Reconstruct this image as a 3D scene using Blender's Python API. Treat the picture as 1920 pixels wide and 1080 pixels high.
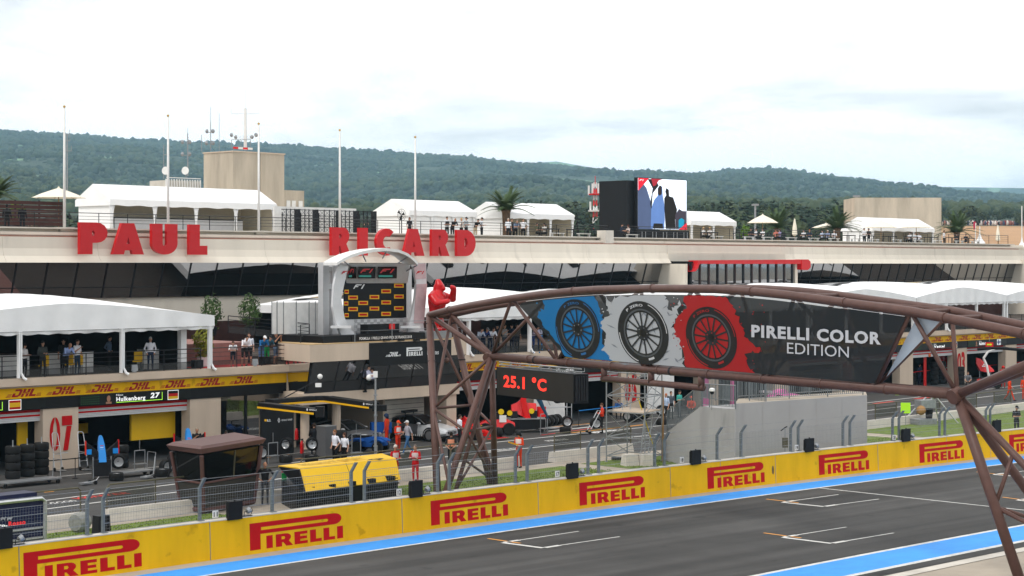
import bpy, math, random, bisect
import numpy as np
from mathutils import Vector, Matrix
from mathutils.geometry import tessellate_polygon
random.seed(7); rng = np.random.default_rng(7)
for o in list(bpy.data.objects): bpy.data.objects.remove(o)
sc = bpy.context.scene
COL = sc.collection
R = math.radians
# ---------------------------------------------------------------- camera, sky, sun
F, H, YH = 3500., 9.8, 497.          # focal length in photo pixels, eye height, horizon row
cam = bpy.data.objects.new('camera', bpy.data.cameras.new('camera')); COL.objects.link(cam)
cam.location = (0, 0, H); cam.rotation_euler = (R(90), 0, 0)
cam.data.sensor_width = 36; cam.data.lens = 36*F/1920
cam.data.shift_y = -(540-YH)/1920; cam.data.clip_start = .5; cam.data.clip_end = 20000
sc.camera = cam
SUN_EL, SUN_AZ = R(52), R(215)       # azimuth clockwise from +Y (camera forward)
w = bpy.data.worlds.new('World'); sc.world = w; w.use_nodes = True
nt = w.node_tree; nt.nodes.clear(); N = nt.nodes.new; L = nt.links.new
out = N('ShaderNodeOutputWorld'); bg = N('ShaderNodeBackground'); L(bg.outputs[0], out.inputs[0])
sky = N('ShaderNodeTexSky'); sky.sky_type = 'NISHITA'; sky.sun_disc = False
sky.sun_elevation = SUN_EL; sky.sun_rotation = SUN_AZ
sm = N('ShaderNodeVectorMath'); sm.operation = 'SCALE'; sm.inputs['Scale'].default_value = .9
L(sky.outputs[0], sm.inputs[0])
tc = N('ShaderNodeTexCoord'); mp = N('ShaderNodeMapping'); mp.inputs['Scale'].default_value = (1.0, 1.0, 3.4)
L(tc.outputs['Generated'], mp.inputs[0])
ns = N('ShaderNodeTexNoise'); ns.inputs['Scale'].default_value = 5.2; ns.inputs['Detail'].default_value = 7
ns.inputs['Roughness'].default_value = .55; ns.inputs['Distortion'].default_value = .35; L(mp.outputs[0], ns.inputs[0])
cr = N('ShaderNodeValToRGB'); e = cr.color_ramp.elements
e[0].position = .30; e[0].color = (7.6, 7.7, 7.85, 1); e[1].position = .48; e[1].color = (13.4, 13.3, 13.2, 1)
L(ns.outputs[0], cr.inputs[0])
mx = N('ShaderNodeMix'); mx.data_type = 'RGBA'; mx.inputs['Factor'].default_value = .93
L(sm.outputs[0], mx.inputs[6]); L(cr.outputs[0], mx.inputs[7]); L(mx.outputs[2], bg.inputs[0])
bg.inputs[1].default_value = .1
sd = bpy.data.lights.new('sun', 'SUN'); sd.energy = 1.5; sd.angle = R(11); sd.color = (1, .96, .9)
so = bpy.data.objects.new('sun', sd); COL.objects.link(so)
sv = Vector((math.sin(SUN_AZ)*math.cos(SUN_EL), math.cos(SUN_AZ)*math.cos(SUN_EL), math.sin(SUN_EL)))
so.rotation_euler = (-sv).to_track_quat('-Z', 'Y').to_euler(); so.location = sv*200
vs = sc.view_settings; vs.view_transform = 'Standard'; vs.look = 'None'; vs.exposure = .19; vs.gamma = 1
sc.cycles.volume_bounces = 2; sc.cycles.max_bounces = 8; sc.cycles.transparent_max_bounces = 16
# ---------------------------------------------------------------- frames of reference
U = Vector((58.8, 64.9, 0)).normalized(); NB = Vector((-U.y, U.x, 0)); P0 = Vector((-21.6, 89.6, 0))
def Bf(s, t, z=0): v = P0+U*s+NB*t; v.z = z; return v          # along the pit building, back from its front
def toB(v): d = v-P0; return d.dot(U), d.dot(NB)
def Sb(px, t=0):
    k = (px-960)/F; o = P0+NB*t
    return (k*o.y-o.x)/(U.x-k*U.y)
def Zb(px, py, t=0): d = (P0+NB*t).y+Sb(px, t)*U.y; return H+(YH-py)/F*d
def G(px, py, z=0): d = F*(H-z)/(py-YH); return Vector(((px-960)/F*d, d, z))
def W(px, py, d): return Vector(((px-960)/F*d, d, H+(YH-py)/F*d))
def yq(x): return 60.36+1.009*(x+8.28)-.00283*(x+8.28)*(x-9.89)
TAB = []; _s = 0; _p = (-25., yq(-25.))
for i in range(1701):
    x = -25+85*i/1700; y = yq(x); _s += math.hypot(x-_p[0], y-_p[1]); _p = (x, y)
    m_ = 1.009-.00283*(2*x-1.61); TAB.append((_s, x, y, m_))
SS = [a[0] for a in TAB]
def Tdir(s):
    i = 0 if s <= 0 else (1700 if s >= SS[-1] else bisect.bisect(SS, s))
    m = TAB[i][3]; c = 1/math.hypot(1, m); return Vector((c, c*m, 0)), i
def Tf(s, t, z=0):                                              # along the gently curving track edge
    d, i = Tdir(s); s0, x, y, _ = TAB[i]
    return Vector((x+d.x*(s-s0)-d.y*t, y+d.y*(s-s0)+d.x*t, z))
def St(px, t):                                                  # station on offset t seen at column px
    lo, hi = -60., 260.
    for _ in range(50):
        m = (lo+hi)/2; v = Tf(m, t)
        if v.y < 1 or 960+F*v.x/v.y < px: lo = m
        else: hi = m
    return lo
def toT(v):
    best = None
    for s0, x, y, m in TAB[::3]:
        c = 1/math.hypot(1, m); a = (v.x-x)*c+(v.y-y)*c*m
        if best is None or abs(a) < best[0]: best = (abs(a), s0+a, -(v.x-x)*c*m+(v.y-y)*c)
    return best[1], best[2]
BANG = math.atan2(U.y, U.x)
# ---------------------------------------------------------------- materials
def lin(c):
    if isinstance(c, str):
        c = c.lstrip('#'); c = [int(c[i:i+2], 16)/255 for i in (0, 2, 4)]
        return tuple(x/12.92 if x <= .04045 else ((x+.055)/1.055)**2.4 for x in c)
    return tuple(c)
MATS = {}
def mat(name, col, rough=.6, metal=0, var=.12, scale=3., bump=0., spec=.22, emit=0, alpha=1, bscale=None, streak=False, coat=0, trans=0):
    if name in MATS: return MATS[name]
    m = bpy.data.materials.new(name); m.use_nodes = True; MATS[name] = m
    nt = m.node_tree; p = nt.nodes['Principled BSDF']; N = nt.nodes.new; L = nt.links.new
    c = lin(col)
    p.inputs['Roughness'].default_value = rough; p.inputs['Metallic'].default_value = metal
    p.inputs['Specular IOR Level'].default_value = spec; p.inputs['Coat Weight'].default_value = coat
    p.inputs['Alpha'].default_value = alpha
    if trans: p.inputs['Transmission Weight'].default_value = trans
    tc = N('ShaderNodeTexCoord'); src = tc.outputs['Object']
    if var > 0:
        if streak:
            mp = N('ShaderNodeMapping'); mp.inputs['Scale'].default_value = (1, 1, .18); L(src, mp.inputs[0]); vsrc = mp.outputs[0]
        else: vsrc = src
        n1 = N('ShaderNodeTexNoise'); n1.inputs['Scale'].default_value = scale; n1.inputs['Detail'].default_value = 6; n1.inputs['Roughness'].default_value = .62
        L(vsrc, n1.inputs[0])
        r = N('ShaderNodeMapRange'); r.inputs[1].default_value = .3; r.inputs[2].default_value = .7
        r.inputs[3].default_value = 1-var; r.inputs[4].default_value = 1+var*.6; L(n1.outputs[0], r.inputs[0])
        mu = N('ShaderNodeVectorMath'); mu.operation = 'SCALE'; mu.inputs[0].default_value = c; L(r.outputs[0], mu.inputs['Scale'])
        L(mu.outputs[0], p.inputs['Base Color'])
    else: p.inputs['Base Color'].default_value = (*c, 1)
    if emit:
        p.inputs['Emission Color'].default_value = (*c, 1); p.inputs['Emission Strength'].default_value = emit
    if bump:
        n2 = N('ShaderNodeTexNoise'); n2.inputs['Scale'].default_value = bscale or scale*6; n2.inputs['Detail'].default_value = 4
        L(src, n2.inputs[0]); b = N('ShaderNodeBump'); b.inputs['Strength'].default_value = bump; b.inputs['Distance'].default_value = .05
        L(n2.outputs[0], b.inputs['Height']); L(b.outputs[0], p.inputs['Normal'])
    return m
def cm(col, rough=.75, var=.1): return mat('colour_'+col.strip('#'), col, rough, var=var, scale=9)
M = dict(
 asphalt=mat('asphalt', (.052, .050, .048), .82, var=.2, scale=.35, bump=.25, bscale=60),
 lane=mat('pit_lane_asphalt', (.058, .056, .054), .8, var=.25, scale=.3, bump=.25, bscale=50),
 sand=mat('sandy_concrete', (.36, .31, .25), .9, var=.16, scale=.5, bump=.2, bscale=20),
 conc=mat('concrete', (.56, .45, .35), .9, var=.12, scale=.8, bump=.15, bscale=18, streak=True),
 concw=mat('pale_concrete', (.55, .51, .45), .9, var=.15, scale=1.2, bump=.15, bscale=18),
 cream=mat('cream_render', (.66, .60, .51), .8, var=.07, scale=.5, streak=True),
 blue=mat('blue_track_paint', (.03, .28, .76), .6, var=.12, scale=1.2, bump=.1, bscale=30),
 white=mat('white_paint', (.72, .71, .69), .6, var=.12, scale=2),
 wline=mat('white_road_paint', (.62, .61, .58), .7, var=.25, scale=3),
 oline=mat('orange_road_paint', (.68, .30, .06), .7, var=.25, scale=3),
 rline=mat('red_road_paint', (.5, .05, .04), .7, var=.3, scale=3),
 yellow=mat('yellow_paint', (.75, .415, .005), .55, spec=.1, var=.13, scale=1.1, streak=True, bump=.12, bscale=3),
 red=mat('red_print', (.46, .003, .005), .6, var=.06, spec=.12),
 dhlred=mat('dark_red_print', (.33, .008, .008), .5, var=.06),
 letter=mat('red_gloss', (.50, .002, .005), .3, var=.05, spec=.35),
 brown=mat('brown_painted_steel', (.105, .055, .045), .42, var=.2, scale=2.5),
 steel=mat('galvanised_steel', (.30, .31, .32), .45, .6, var=.2, scale=6),
 postg=mat('grey_fence_post', (.16, .18, .19), .5, .3, var=.2, scale=6),
 alu=mat('aluminium', (.55, .56, .57), .3, .8, var=.1, scale=6),
 black=mat('black_plastic', (.008, .008, .009), .5, var=.2, scale=8, spec=.18),
 blackm=mat('black_metal', (.02, .02, .022), .4, .3, var=.2, scale=8),
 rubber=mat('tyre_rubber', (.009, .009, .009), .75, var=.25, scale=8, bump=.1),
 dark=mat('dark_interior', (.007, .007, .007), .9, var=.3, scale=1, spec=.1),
 tent=mat('white_tent_fabric', (.80, .80, .80), .55, var=.04, scale=1.5, bump=.35, bscale=1.6),
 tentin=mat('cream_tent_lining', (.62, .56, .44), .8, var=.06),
 grass=mat('grass', (.13, .185, .032), .95, var=.4, scale=2.2, bump=.8, bscale=30),
 podgrey=mat('grey_panel', (.36, .35, .35), .5, var=.05, scale=.6),
 silver=mat('silver_paint', (.50, .51, .52), .28, .2, var=.03, coat=.4),
 matgrey=mat('matt_dark_grey_paint', (.15, .15, .155), .35, .4, var=.04),
 glassd=mat('car_glass', (.01, .012, .013), .05, var=0, coat=.3),
 skin=mat('skin', (.45, .25, .17), .6, var=.08), skin2=mat('tanned_skin', (.36, .18, .11), .6, var=.08), skin3=mat('dark_skin', (.06, .03, .02), .6, var=.08),
 redpaint=mat('racing_red', (.62, .012, .012), .25, var=.04, coat=.4),
 bluepaint=mat('team_blue', (.01, .22, .62), .3, var=.04, coat=.3),
 ypaint=mat('stand_yellow', (.78, .47, .012), .4, var=.06, scale=1),
 terracotta=mat('terracotta_band', (.32, .13, .085), .8, var=.2, scale=2),
 leaf=mat('leaf_green', (.05, .095, .022), .7, var=.4, scale=2), leafy=mat('yellow_green_leaf', (.20, .21, .02), .7, var=.35, scale=3),
 palm=mat('palm_frond', (.05, .085, .028), .6, var=.35, scale=1.5), trunk=mat('palm_trunk', (.12, .075, .045), .95, var=.4, scale=5, bump=.8),
 bark=mat('bark', (.07, .05, .035), .95, var=.4, scale=4),
 wood=mat('wood', (.30, .17, .07), .7, var=.25, scale=3), umb=mat('parasol_canvas', (.74, .68, .56), .8, var=.05),
 darkred=mat('dark_red_boarding', (.055, .022, .018), .7, var=.25, scale=2),
 redcarpet=mat('red_carpet', (.45, .01, .012), .9, var=.1),
)
def track_streaks(m, amt=.45):      # rubbered-in streaks that run along the track
    nt = m.node_tree; N = nt.nodes.new; L = nt.links.new; p = nt.nodes['Principled BSDF']; src = p.inputs['Base Color'].links[0].from_socket
    tc = N('ShaderNodeTexCoord'); mp = N('ShaderNodeMapping'); mp.vector_type = 'TEXTURE'; mp.inputs['Rotation'].default_value = (0, 0, R(43.5)); mp.inputs['Scale'].default_value = (38, 1.1, 1); L(tc.outputs['Object'], mp.inputs[0])
    n = N('ShaderNodeTexNoise'); n.inputs['Scale'].default_value = 1.; n.inputs['Detail'].default_value = 5; L(mp.outputs[0], n.inputs[0])
    r = N('ShaderNodeMapRange'); r.inputs[1].default_value = .3; r.inputs[2].default_value = .7; r.inputs[3].default_value = 1-amt; r.inputs[4].default_value = 1+amt*.8; L(n.outputs[0], r.inputs[0])
    v = N('ShaderNodeVectorMath'); v.operation = 'SCALE'; L(src, v.inputs[0]); L(r.outputs[0], v.inputs['Scale']); L(v.outputs[0], p.inputs['Base Color'])
def spots(m, scale, lo, hi, k, stretch=(1, 1, 1)):      # scattered stains with a shape of their own
    nt = m.node_tree; N = nt.nodes.new; L = nt.links.new; p = nt.nodes['Principled BSDF']; src = p.inputs['Base Color'].links[0].from_socket
    tc = N('ShaderNodeTexCoord'); mp = N('ShaderNodeMapping'); mp.inputs['Scale'].default_value = stretch; L(tc.outputs['Object'], mp.inputs[0])
    n = N('ShaderNodeTexNoise'); n.inputs['Scale'].default_value = scale; n.inputs['Detail'].default_value = 3; L(mp.outputs[0], n.inputs[0])
    r = N('ShaderNodeMapRange'); r.inputs[1].default_value = lo; r.inputs[2].default_value = hi; r.inputs[3].default_value = 1; r.inputs[4].default_value = k; L(n.outputs[0], r.inputs[0])
    v = N('ShaderNodeVectorMath'); v.operation = 'SCALE'; L(src, v.inputs[0]); L(r.outputs[0], v.inputs['Scale']); L(v.outputs[0], p.inputs['Base Color'])
spots(M['yellow'], 1.7, .64, .72, .72); spots(M['yellow'], .35, .5, .7, .88); spots(M['asphalt'], .9, .66, .71, .72); spots(M['asphalt'], .16, .45, .65, 1.25); spots(M['cream'], .9, .62, .75, .86, (1, 1, .25)); spots(M['wline'], 6, .55, .7, .6); spots(M['podgrey'], .8, .58, .75, .85, (1, 1, .3))
track_streaks(M['asphalt']); track_streaks(M['lane'], .18); track_streaks(M['blue'], .1)
def glass_mat(name, tint, refl, see):
    m = bpy.data.materials.new(name); m.use_nodes = True; nt = m.node_tree; nt.nodes.clear(); N = nt.nodes.new; L = nt.links.new
    o = N('ShaderNodeOutputMaterial'); g = N('ShaderNodeBsdfGlossy'); g.inputs['Roughness'].default_value = .015; g.inputs['Color'].default_value = (refl, refl, refl*1.01, 1)
    d = N('ShaderNodeBsdfDiffuse'); d.inputs['Color'].default_value = (*tint, 1); t = N('ShaderNodeBsdfTransparent'); t.inputs['Color'].default_value = (.5, .5, .5, 1)
    n = N('ShaderNodeTexNoise'); n.inputs['Scale'].default_value = .7; tc = N('ShaderNodeTexCoord'); L(tc.outputs['Object'], n.inputs[0])
    b = N('ShaderNodeBump'); b.inputs['Strength'].default_value = .012; b.inputs['Distance'].default_value = .1; L(n.outputs[0], b.inputs['Height']); L(b.outputs[0], g.inputs['Normal'])
    a = N('ShaderNodeMixShader'); a.inputs[0].default_value = see; L(d.outputs[0], a.inputs[1]); L(t.outputs[0], a.inputs[2])
    f = N('ShaderNodeFresnel'); f.inputs['IOR'].default_value = 1.55
    ma = N('ShaderNodeMath'); ma.operation = 'MULTIPLY_ADD'; ma.inputs[1].default_value = 1.; ma.inputs[2].default_value = .27; L(f.outputs[0], ma.inputs[0])
    x = N('ShaderNodeMixShader'); L(ma.outputs[0], x.inputs[0]); L(a.outputs[0], x.inputs[1]); L(g.outputs[0], x.inputs[2]); L(x.outputs[0], o.inputs[0])
    MATS[name] = m; return m
M['glass'] = glass_mat('tinted_window_glass', (.012, .013, .013), .78, .35)
M['cabglass'] = glass_mat('cabin_window_glass', (.008, .009, .009), .1, .2)
def see_mat(name, col, a, emit=0):
    m = bpy.data.materials.new(name); m.use_nodes = True; nt = m.node_tree; p = nt.nodes['Principled BSDF']
    p.inputs['Base Color'].default_value = (*lin(col), 1); p.inputs['Roughness'].default_value = .55
    t = nt.nodes.new('ShaderNodeBsdfTransparent'); x = nt.nodes.new('ShaderNodeMixShader'); x.inputs[0].default_value = a
    nt.links.new(t.outputs[0], x.inputs[1]); nt.links.new(p.outputs[0], x.inputs[2]); nt.links.new(x.outputs[0], nt.nodes['Material Output'].inputs[0])
    MATS[name] = m; return m
M['meshscreen'] = see_mat('dark_mesh_screen', (.03, .032, .02), .62)
M['clearscreen'] = see_mat('smoked_screen', (.02, .022, .022), .55)
# ---------------------------------------------------------------- mesh building
class MB:
    def __init__(s): s.v = []; s.f = []; s.m = []
    def add(s, vs, fs, m=0):
        b = len(s.v); s.v += [tuple(x) for x in vs]; s.f += [tuple(b+i for i in q) for q in fs]; s.m += [m]*len(fs); return s
    def hexa(s, p, m=0):     # 8 corners: bottom 4 ccw, top 4 ccw
        return s.add(p, [(3, 2, 1, 0), (4, 5, 6, 7), (0, 1, 5, 4), (1, 2, 6, 5), (2, 3, 7, 6), (3, 0, 4, 7)], m)
    def box(s, c, d, rz=0, m=0, tap=1.):
        x, y, z = d[0]/2, d[1]/2, d[2]/2; cs, sn = math.cos(rz), math.sin(rz); p = []
        for k, (a, b, e) in enumerate([(-x, -y, -z), (x, -y, -z), (x, y, -z), (-x, y, -z), (-x, -y, z), (x, -y, z), (x, y, z), (-x, y, z)]):
            q = tap if k > 3 else 1; a *= q; b *= q
            p.append((c[0]+a*cs-b*sn, c[1]+a*sn+b*cs, c[2]+e))
        return s.hexa(p, m)
    def fbox(s, fr, a0, a1, b0, b1, z0, z1, m=0):
        return s.hexa([fr(a0, b0, z0), fr(a1, b0, z0), fr(a1, b1, z0), fr(a0, b1, z0), fr(a0, b0, z1), fr(a1, b0, z1), fr(a1, b1, z1), fr(a0, b1, z1)], m)
    def tube(s, p, q, r, n=6, r1=None, m=0):
        p = Vector(p); q = Vector(q); d = q-p
        if d.length < 1e-6: return s
        d.normalize(); a = d.orthogonal().normalized(); b = d.cross(a); r1 = r if r1 is None else r1
        vs = [p+(a*math.cos(2*math.pi*i/n)+b*math.sin(2*math.pi*i/n))*r for i in range(n)]+[q+(a*math.cos(2*math.pi*i/n)+b*math.sin(2*math.pi*i/n))*r1 for i in range(n)]
        return s.add(vs, [(i, (i+1) % n, n+(i+1) % n, n+i) for i in range(n)]+[tuple(range(n-1, -1, -1)), tuple(range(n, 2*n))], m)
    def path(s, pts, r, n=6, m=0):
        pts = [Vector(p) for p in pts]; a = None; rings = []
        for i, p in enumerate(pts):
            d = (pts[min(i+1, len(pts)-1)]-pts[max(i-1, 0)]).normalized()
            a = d.orthogonal().normalized() if a is None else (a-d*a.dot(d)).normalized()
            b = d.cross(a); rings.append([p+(a*math.cos(2*math.pi*k/n)+b*math.sin(2*math.pi*k/n))*(r[i] if isinstance(r, (list, tuple)) else r) for k in range(n)])
        return s.loft(rings, m=m)
    def loft(s, rings, m=0, closed=True, caps=True):
        n = len(rings[0]); vs = [v for r in rings for v in r]; fs = []
        for j in range(len(rings)-1):
            for i in range(n if closed else n-1):
                k = (i+1) % n; fs.append((j*n+i, j*n+k, (j+1)*n+k, (j+1)*n+i))
        if caps and closed: fs += [tuple(range(n-1, -1, -1)), tuple((len(rings)-1)*n+i for i in range(n))]
        return s.add(vs, fs, m)
    def lathe(s, prof, c=(0, 0, 0), n=14, ax='z', m=0, rz=0, caps=True):
        rings = []
        for r, z in prof:
            ring = []
            for i in range(n):
                a = 2*math.pi*i/n; x, y = r*math.cos(a), r*math.sin(a)
                if ax == 'z': v = (x, y, z)
                else:         # axis along local x rotated by rz about z
                    v = (z, x, y); v = (v[0]*math.cos(rz)-v[1]*math.sin(rz), v[0]*math.sin(rz)+v[1]*math.cos(rz), v[2])
                ring.append((c[0]+v[0], c[1]+v[1], c[2]+v[2]))
            rings.append(ring)
        return s.loft(rings, m=m, caps=caps)
    def ball(s, c, r, n=10, k=6, m=0):
        r = (r, r, r) if not hasattr(r, '__len__') else r; rings = []
        for j in range(k+1):
            th = math.pi*j/k; z = -math.cos(th); q = max(math.sin(th), .02)
            rings.append([(c[0]+r[0]*q*math.cos(2*math.pi*i/n), c[1]+r[1]*q*math.sin(2*math.pi*i/n), c[2]+r[2]*z) for i in range(n)])
        return s.loft(rings, m=m)
    def grid(s, fn, nu, nv, m=0):
        vs = [fn(i/nu, j/nv) for j in range(nv+1) for i in range(nu+1)]
        return s.add(vs, [(j*(nu+1)+i, j*(nu+1)+i+1, (j+1)*(nu+1)+i+1, (j+1)*(nu+1)+i) for j in range(nv) for i in range(nu)], m)
    def flat(s, conts, fn, m=0):      # filled polygon (outer + holes) mapped by fn(u, v)
        tr = tessellate_polygon([[Vector((p[0], p[1], 0)) for p in c] for c in conts])
        pts = [p for c in conts for p in c]
        return s.add([fn(*p) for p in pts], [tuple(t) for t in tr], m)
    def prism(s, conts, fn, w0, w1, m=0):   # fn(u, v, w)
        s.flat(conts, lambda u, v: fn(u, v, w0), m); s.flat(conts, lambda u, v: fn(u, v, w1), m)
        for c in conts:
            n = len(c); s.add([fn(*p, w0) for p in c]+[fn(*p, w1) for p in c], [(i, (i+1) % n, n+(i+1) % n, n+i) for i in range(n)], m)
        return s
    def geo(s, vf, fn, m=0): return s.add([fn(*p) for p in vf[0]], vf[1], m)
    def mesh(s, name, mats, smooth=False, off=None):
        me = bpy.data.meshes.new(name)
        v = s.v if off is None else [(a-off[0], b-off[1], c-off[2]) for a, b, c in s.v]
        me.from_pydata(v, [], s.f); mats = mats if isinstance(mats, (list, tuple)) else [mats]
        for k in mats: me.materials.append(M[k] if isinstance(k, str) else k)
        if len(mats) > 1: me.polygons.foreach_set('material_index', s.m)
        if smooth: me.polygons.foreach_set('use_smooth', [True]*len(s.f))
        me.update(); return me
    def build(s, name, mats, parent=None, smooth=False, world=True):
        off = parent_world(parent) if (parent is not None and world) else None
        return link(name, s.mesh(name, mats, smooth, off), parent)
def parent_world(o):
    v = Vector((0, 0, 0))
    while o is not None: v += o.location; o = o.parent
    return v
def link(name, me, parent=None, loc=None, rz=0):
    o = bpy.data.objects.new(name, me); COL.objects.link(o); o.parent = parent
    if loc is not None: o.location = loc
    if rz: o.rotation_euler.z = rz
    return o
def tag(o, label, cat, group=None):
    o['label'] = label; o['category'] = cat
    if group: o['group'] = group
    return o
def thing(name, label, cat, loc=(0, 0, 0), rz=0, group=None):
    o = bpy.data.objects.new(name, None); COL.objects.link(o); o.location = loc; o.rotation_euler.z = rz; o.empty_display_size = .2
    return tag(o, label, cat, group)
def structure(o): o['kind'] = 'structure'; return o
def stuff(o): o['kind'] = 'stuff'; return o
def kids(o): return [c for c in bpy.data.objects if c.parent == o]
def copy_tree(o, parent=None, ch=None):
    c = o.copy(); COL.objects.link(c); c.parent = parent
    for k in kids(o): copy_tree(k, c)
    return c
def dup(o, label, loc, rz=0):
    c = copy_tree(o); c.location = loc; c.rotation_euler.z = rz; c['label'] = label; return c
TXT = {}
def text(t, bold=0., wide=1.):   # unit cap height text: (verts2d, faces), baseline at 0, starts at 0
    key = (t, bold)
    if key not in TXT:
        cu = bpy.data.curves.new('t', 'FONT'); cu.body = t; cu.size = 1; cu.offset = bold; cu.space_character = 1+bold*3.2; cu.resolution_u = 3; cu.fill_mode = 'FRONT'
        ob = bpy.data.objects.new('t', cu); COL.objects.link(ob); dg = bpy.context.evaluated_depsgraph_get()
        me = ob.evaluated_get(dg).to_mesh(); vs = [(v.co.x, v.co.y) for v in me.vertices]; fs = [tuple(p.vertices) for p in me.polygons]
        bpy.data.objects.remove(ob); bpy.data.curves.remove(cu)
        x0 = min(v[0] for v in vs); TXT[key] = ([(v[0]-x0, v[1]) for v in vs], fs, max(v[0] for v in vs)-x0)
    v, f, wd = TXT[key]; return ([(a*wide, b) for a, b in v], f, wd*wide)
CAPH = .69
def fit(t, u0, u1, v0, h, bold=0., slant=0.):   # place text in a rectangle: baseline v0, cap height h
    v, f, wd = text(t, bold); k = (u1-u0)/wd; q = h/CAPH
    return ([(u0+a*k+b*q*slant, v0+b*q) for a, b in v], f)
def rect(u0, v0, u1, v1): return [(u0, v0), (u1, v0), (u1, v1), (u0, v1)]
def arc(cx, cy, r, a0, a1, n=10, ry=None): return [(cx+r*math.cos(R(a0+(a1-a0)*i/n)), cy+(ry or r)*math.sin(R(a0+(a1-a0)*i/n))) for i in range(n+1)]
# ================================================================ setting: ground, track, lanes
def K(px, py, t=0): return Bf(Sb(px, t), t, Zb(px, py, t))       # point on the vertical plane t of the pit building
def tstrip(name, t0, t1, z, m, s0=-60, s1=230, step=3, parent=None):
    mb = MB(); n = int((s1-s0)/step)+1
    mb.grid(lambda a, b: Tf(s0+(s1-s0)*a, t0+(t1-t0)*b, z), n, 1)
    o = mb.build(name, m, parent)
    return structure(o) if parent is None else o
def bstrip(name, s0, s1, t0, t1, z, m, parent=None, dt=0):
    mb = MB(); mb.add([Bf(s0, t0, z), Bf(s1, t0+dt, z), Bf(s1, t1+dt, z), Bf(s0, t1, z)], [(0, 1, 2, 3)])
    o = mb.build(name, m, parent); return structure(o) if parent is None else o
mb = MB(); mb.add([(9000*math.cos(2*math.pi*i/48), 9000*math.sin(2*math.pi*i/48), -.03) for i in range(48)], [tuple(range(48))])
structure(mb.build('ground', 'sand'))
track = tstrip('track', -15.4, 2.3, .0, 'asphalt')
for nm, a, b, m in [('blue_edge_strip', .1, 1.6, 'blue'), ('blue_edge_strip', -14.55, -12.62, 'blue'), ('white_edge_line', -.06, .1, 'wline'),
                    ('white_edge_line', -12.62, -12.42, 'wline'), ('white_edge_line', -14.8, -14.55, 'wline'), ('concrete_edge_strip', 1.6, 2.3, 'sand')]:
    tstrip(nm, a, b, .005, m, parent=track)
tstrip('verge', -15.9, -15.4, -.012, 'concw')
# starting grid boxes and the line across the track
def tline(pts, wd, m, name='grid_line'):
    for p, q in zip(pts, pts[1:]):
        p = Vector(p); q = Vector(q); d = (q-p).normalized(); n = Vector((-d.y, d.x, 0))*wd/2
        v = [p-n, q-n, q+n, p+n]
        for x in v: x.z = .009
        MB().add(v, [(0, 1, 2, 3)]).build(name, m, track)
for (o0, o1, f0, f1, b0, b1) in [((915, 1010), (976, 1019), (940, 1018), (1016, 1028), (1085, 996.5), (1162, 1006.5)),
        ((1436.5, 936), (1497, 943), (1465, 942.3), (1543, 950.3), (1572, 927.5), (1648, 936)),
        ((1432, 999.5), (1502, 1009), (1465, 1008), (1557, 1019.5), (1587, 988.5), (1676, 999.5)),
        ((1831, 885.2), (1890, 891.3), (1861, 890), (1935, 896.3), (1960, 879), (2040, 886)),
        ((1880, 932.5), (1950, 941.5), (1905, 938), (2000, 949), (2020, 925), (2110, 935))]:
    g = lambda p: G(*p)
    tline([g(o0), g(o1)], .13, 'oline', 'orange_grid_line')
    d = (g(b0)-g(f0)).normalized()
    tline([g(f0)+d*.05, g(f1)+d*.05], .2, 'wline'); tline([g(f0)+d*.16, g(f0)+d*.9], .2, 'wline'); tline([g(f1)+d*.16, g(f1)+d*.9], .2, 'wline')
    tline([g(f0)+d*.92, g(b0)], .09, 'wline'); tline([g(f1)+d*.92, g(b1)], .09, 'wline')
s_ = St(1532, 0); MB().add([Tf(s_, -.1, .009), Tf(s_+.13, -.1, .009), Tf(s_+.13, -12.4, .009), Tf(s_, -12.4, .009)], [(0, 1, 2, 3)]).build('grid_line', 'wline', track)
# pit side: paved service strip, grass, pit lane
structure(MB().add([Tf(s, 2.7, -.004) for s in range(-50, 200, 5)]+[Bf(160, 25, -.004), Bf(-60, 25, -.004)], [tuple(range(52))]).build('pit_lane', 'lane'))
tstrip('service_path', 2.7, 3.0, .004, 'sand')
def patch(name, pts, m, z=.004):
    mb = MB(); mb.flat([[(p.x, p.y) for p in pts]], lambda a, b: (a, b, z)); return structure(mb.build(name, m))
patch('service_path', [Tf(s, 3.0) for s in range(-40, 120, 4)]+[Bf(s, -17) for s in range(95, 27, -5)]+[Bf(26, -15.5), Bf(1, -15.5), Bf(0, -17)]+[Bf(s, -17) for s in range(-5, -40, -5)], 'sand')
def lawn(s0, s1, tb=-17.9, n=14, ta=3.5):
    pts = [Tf(s0+(s1-s0)*i/n, ta) for i in range(n+1)]
    e0, _ = toB(Tf(s0, 8)); e1, _ = toB(Tf(s1, 8))
    return patch('lawn', pts+[Bf(e1+(e0-e1)*i/n, tb) for i in range(n+1)], 'grass', .012)
LAWNS = [(17.0, 32.2), (35.8, 40.5), (41.3, 54.2), (55.6, 61.2), (62.8, 78.0), (79.6, 120)]
for a, b in LAWNS: lawn(a, b, -17.9 if a < 41 else -16.9, 14, 3.0)
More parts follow.
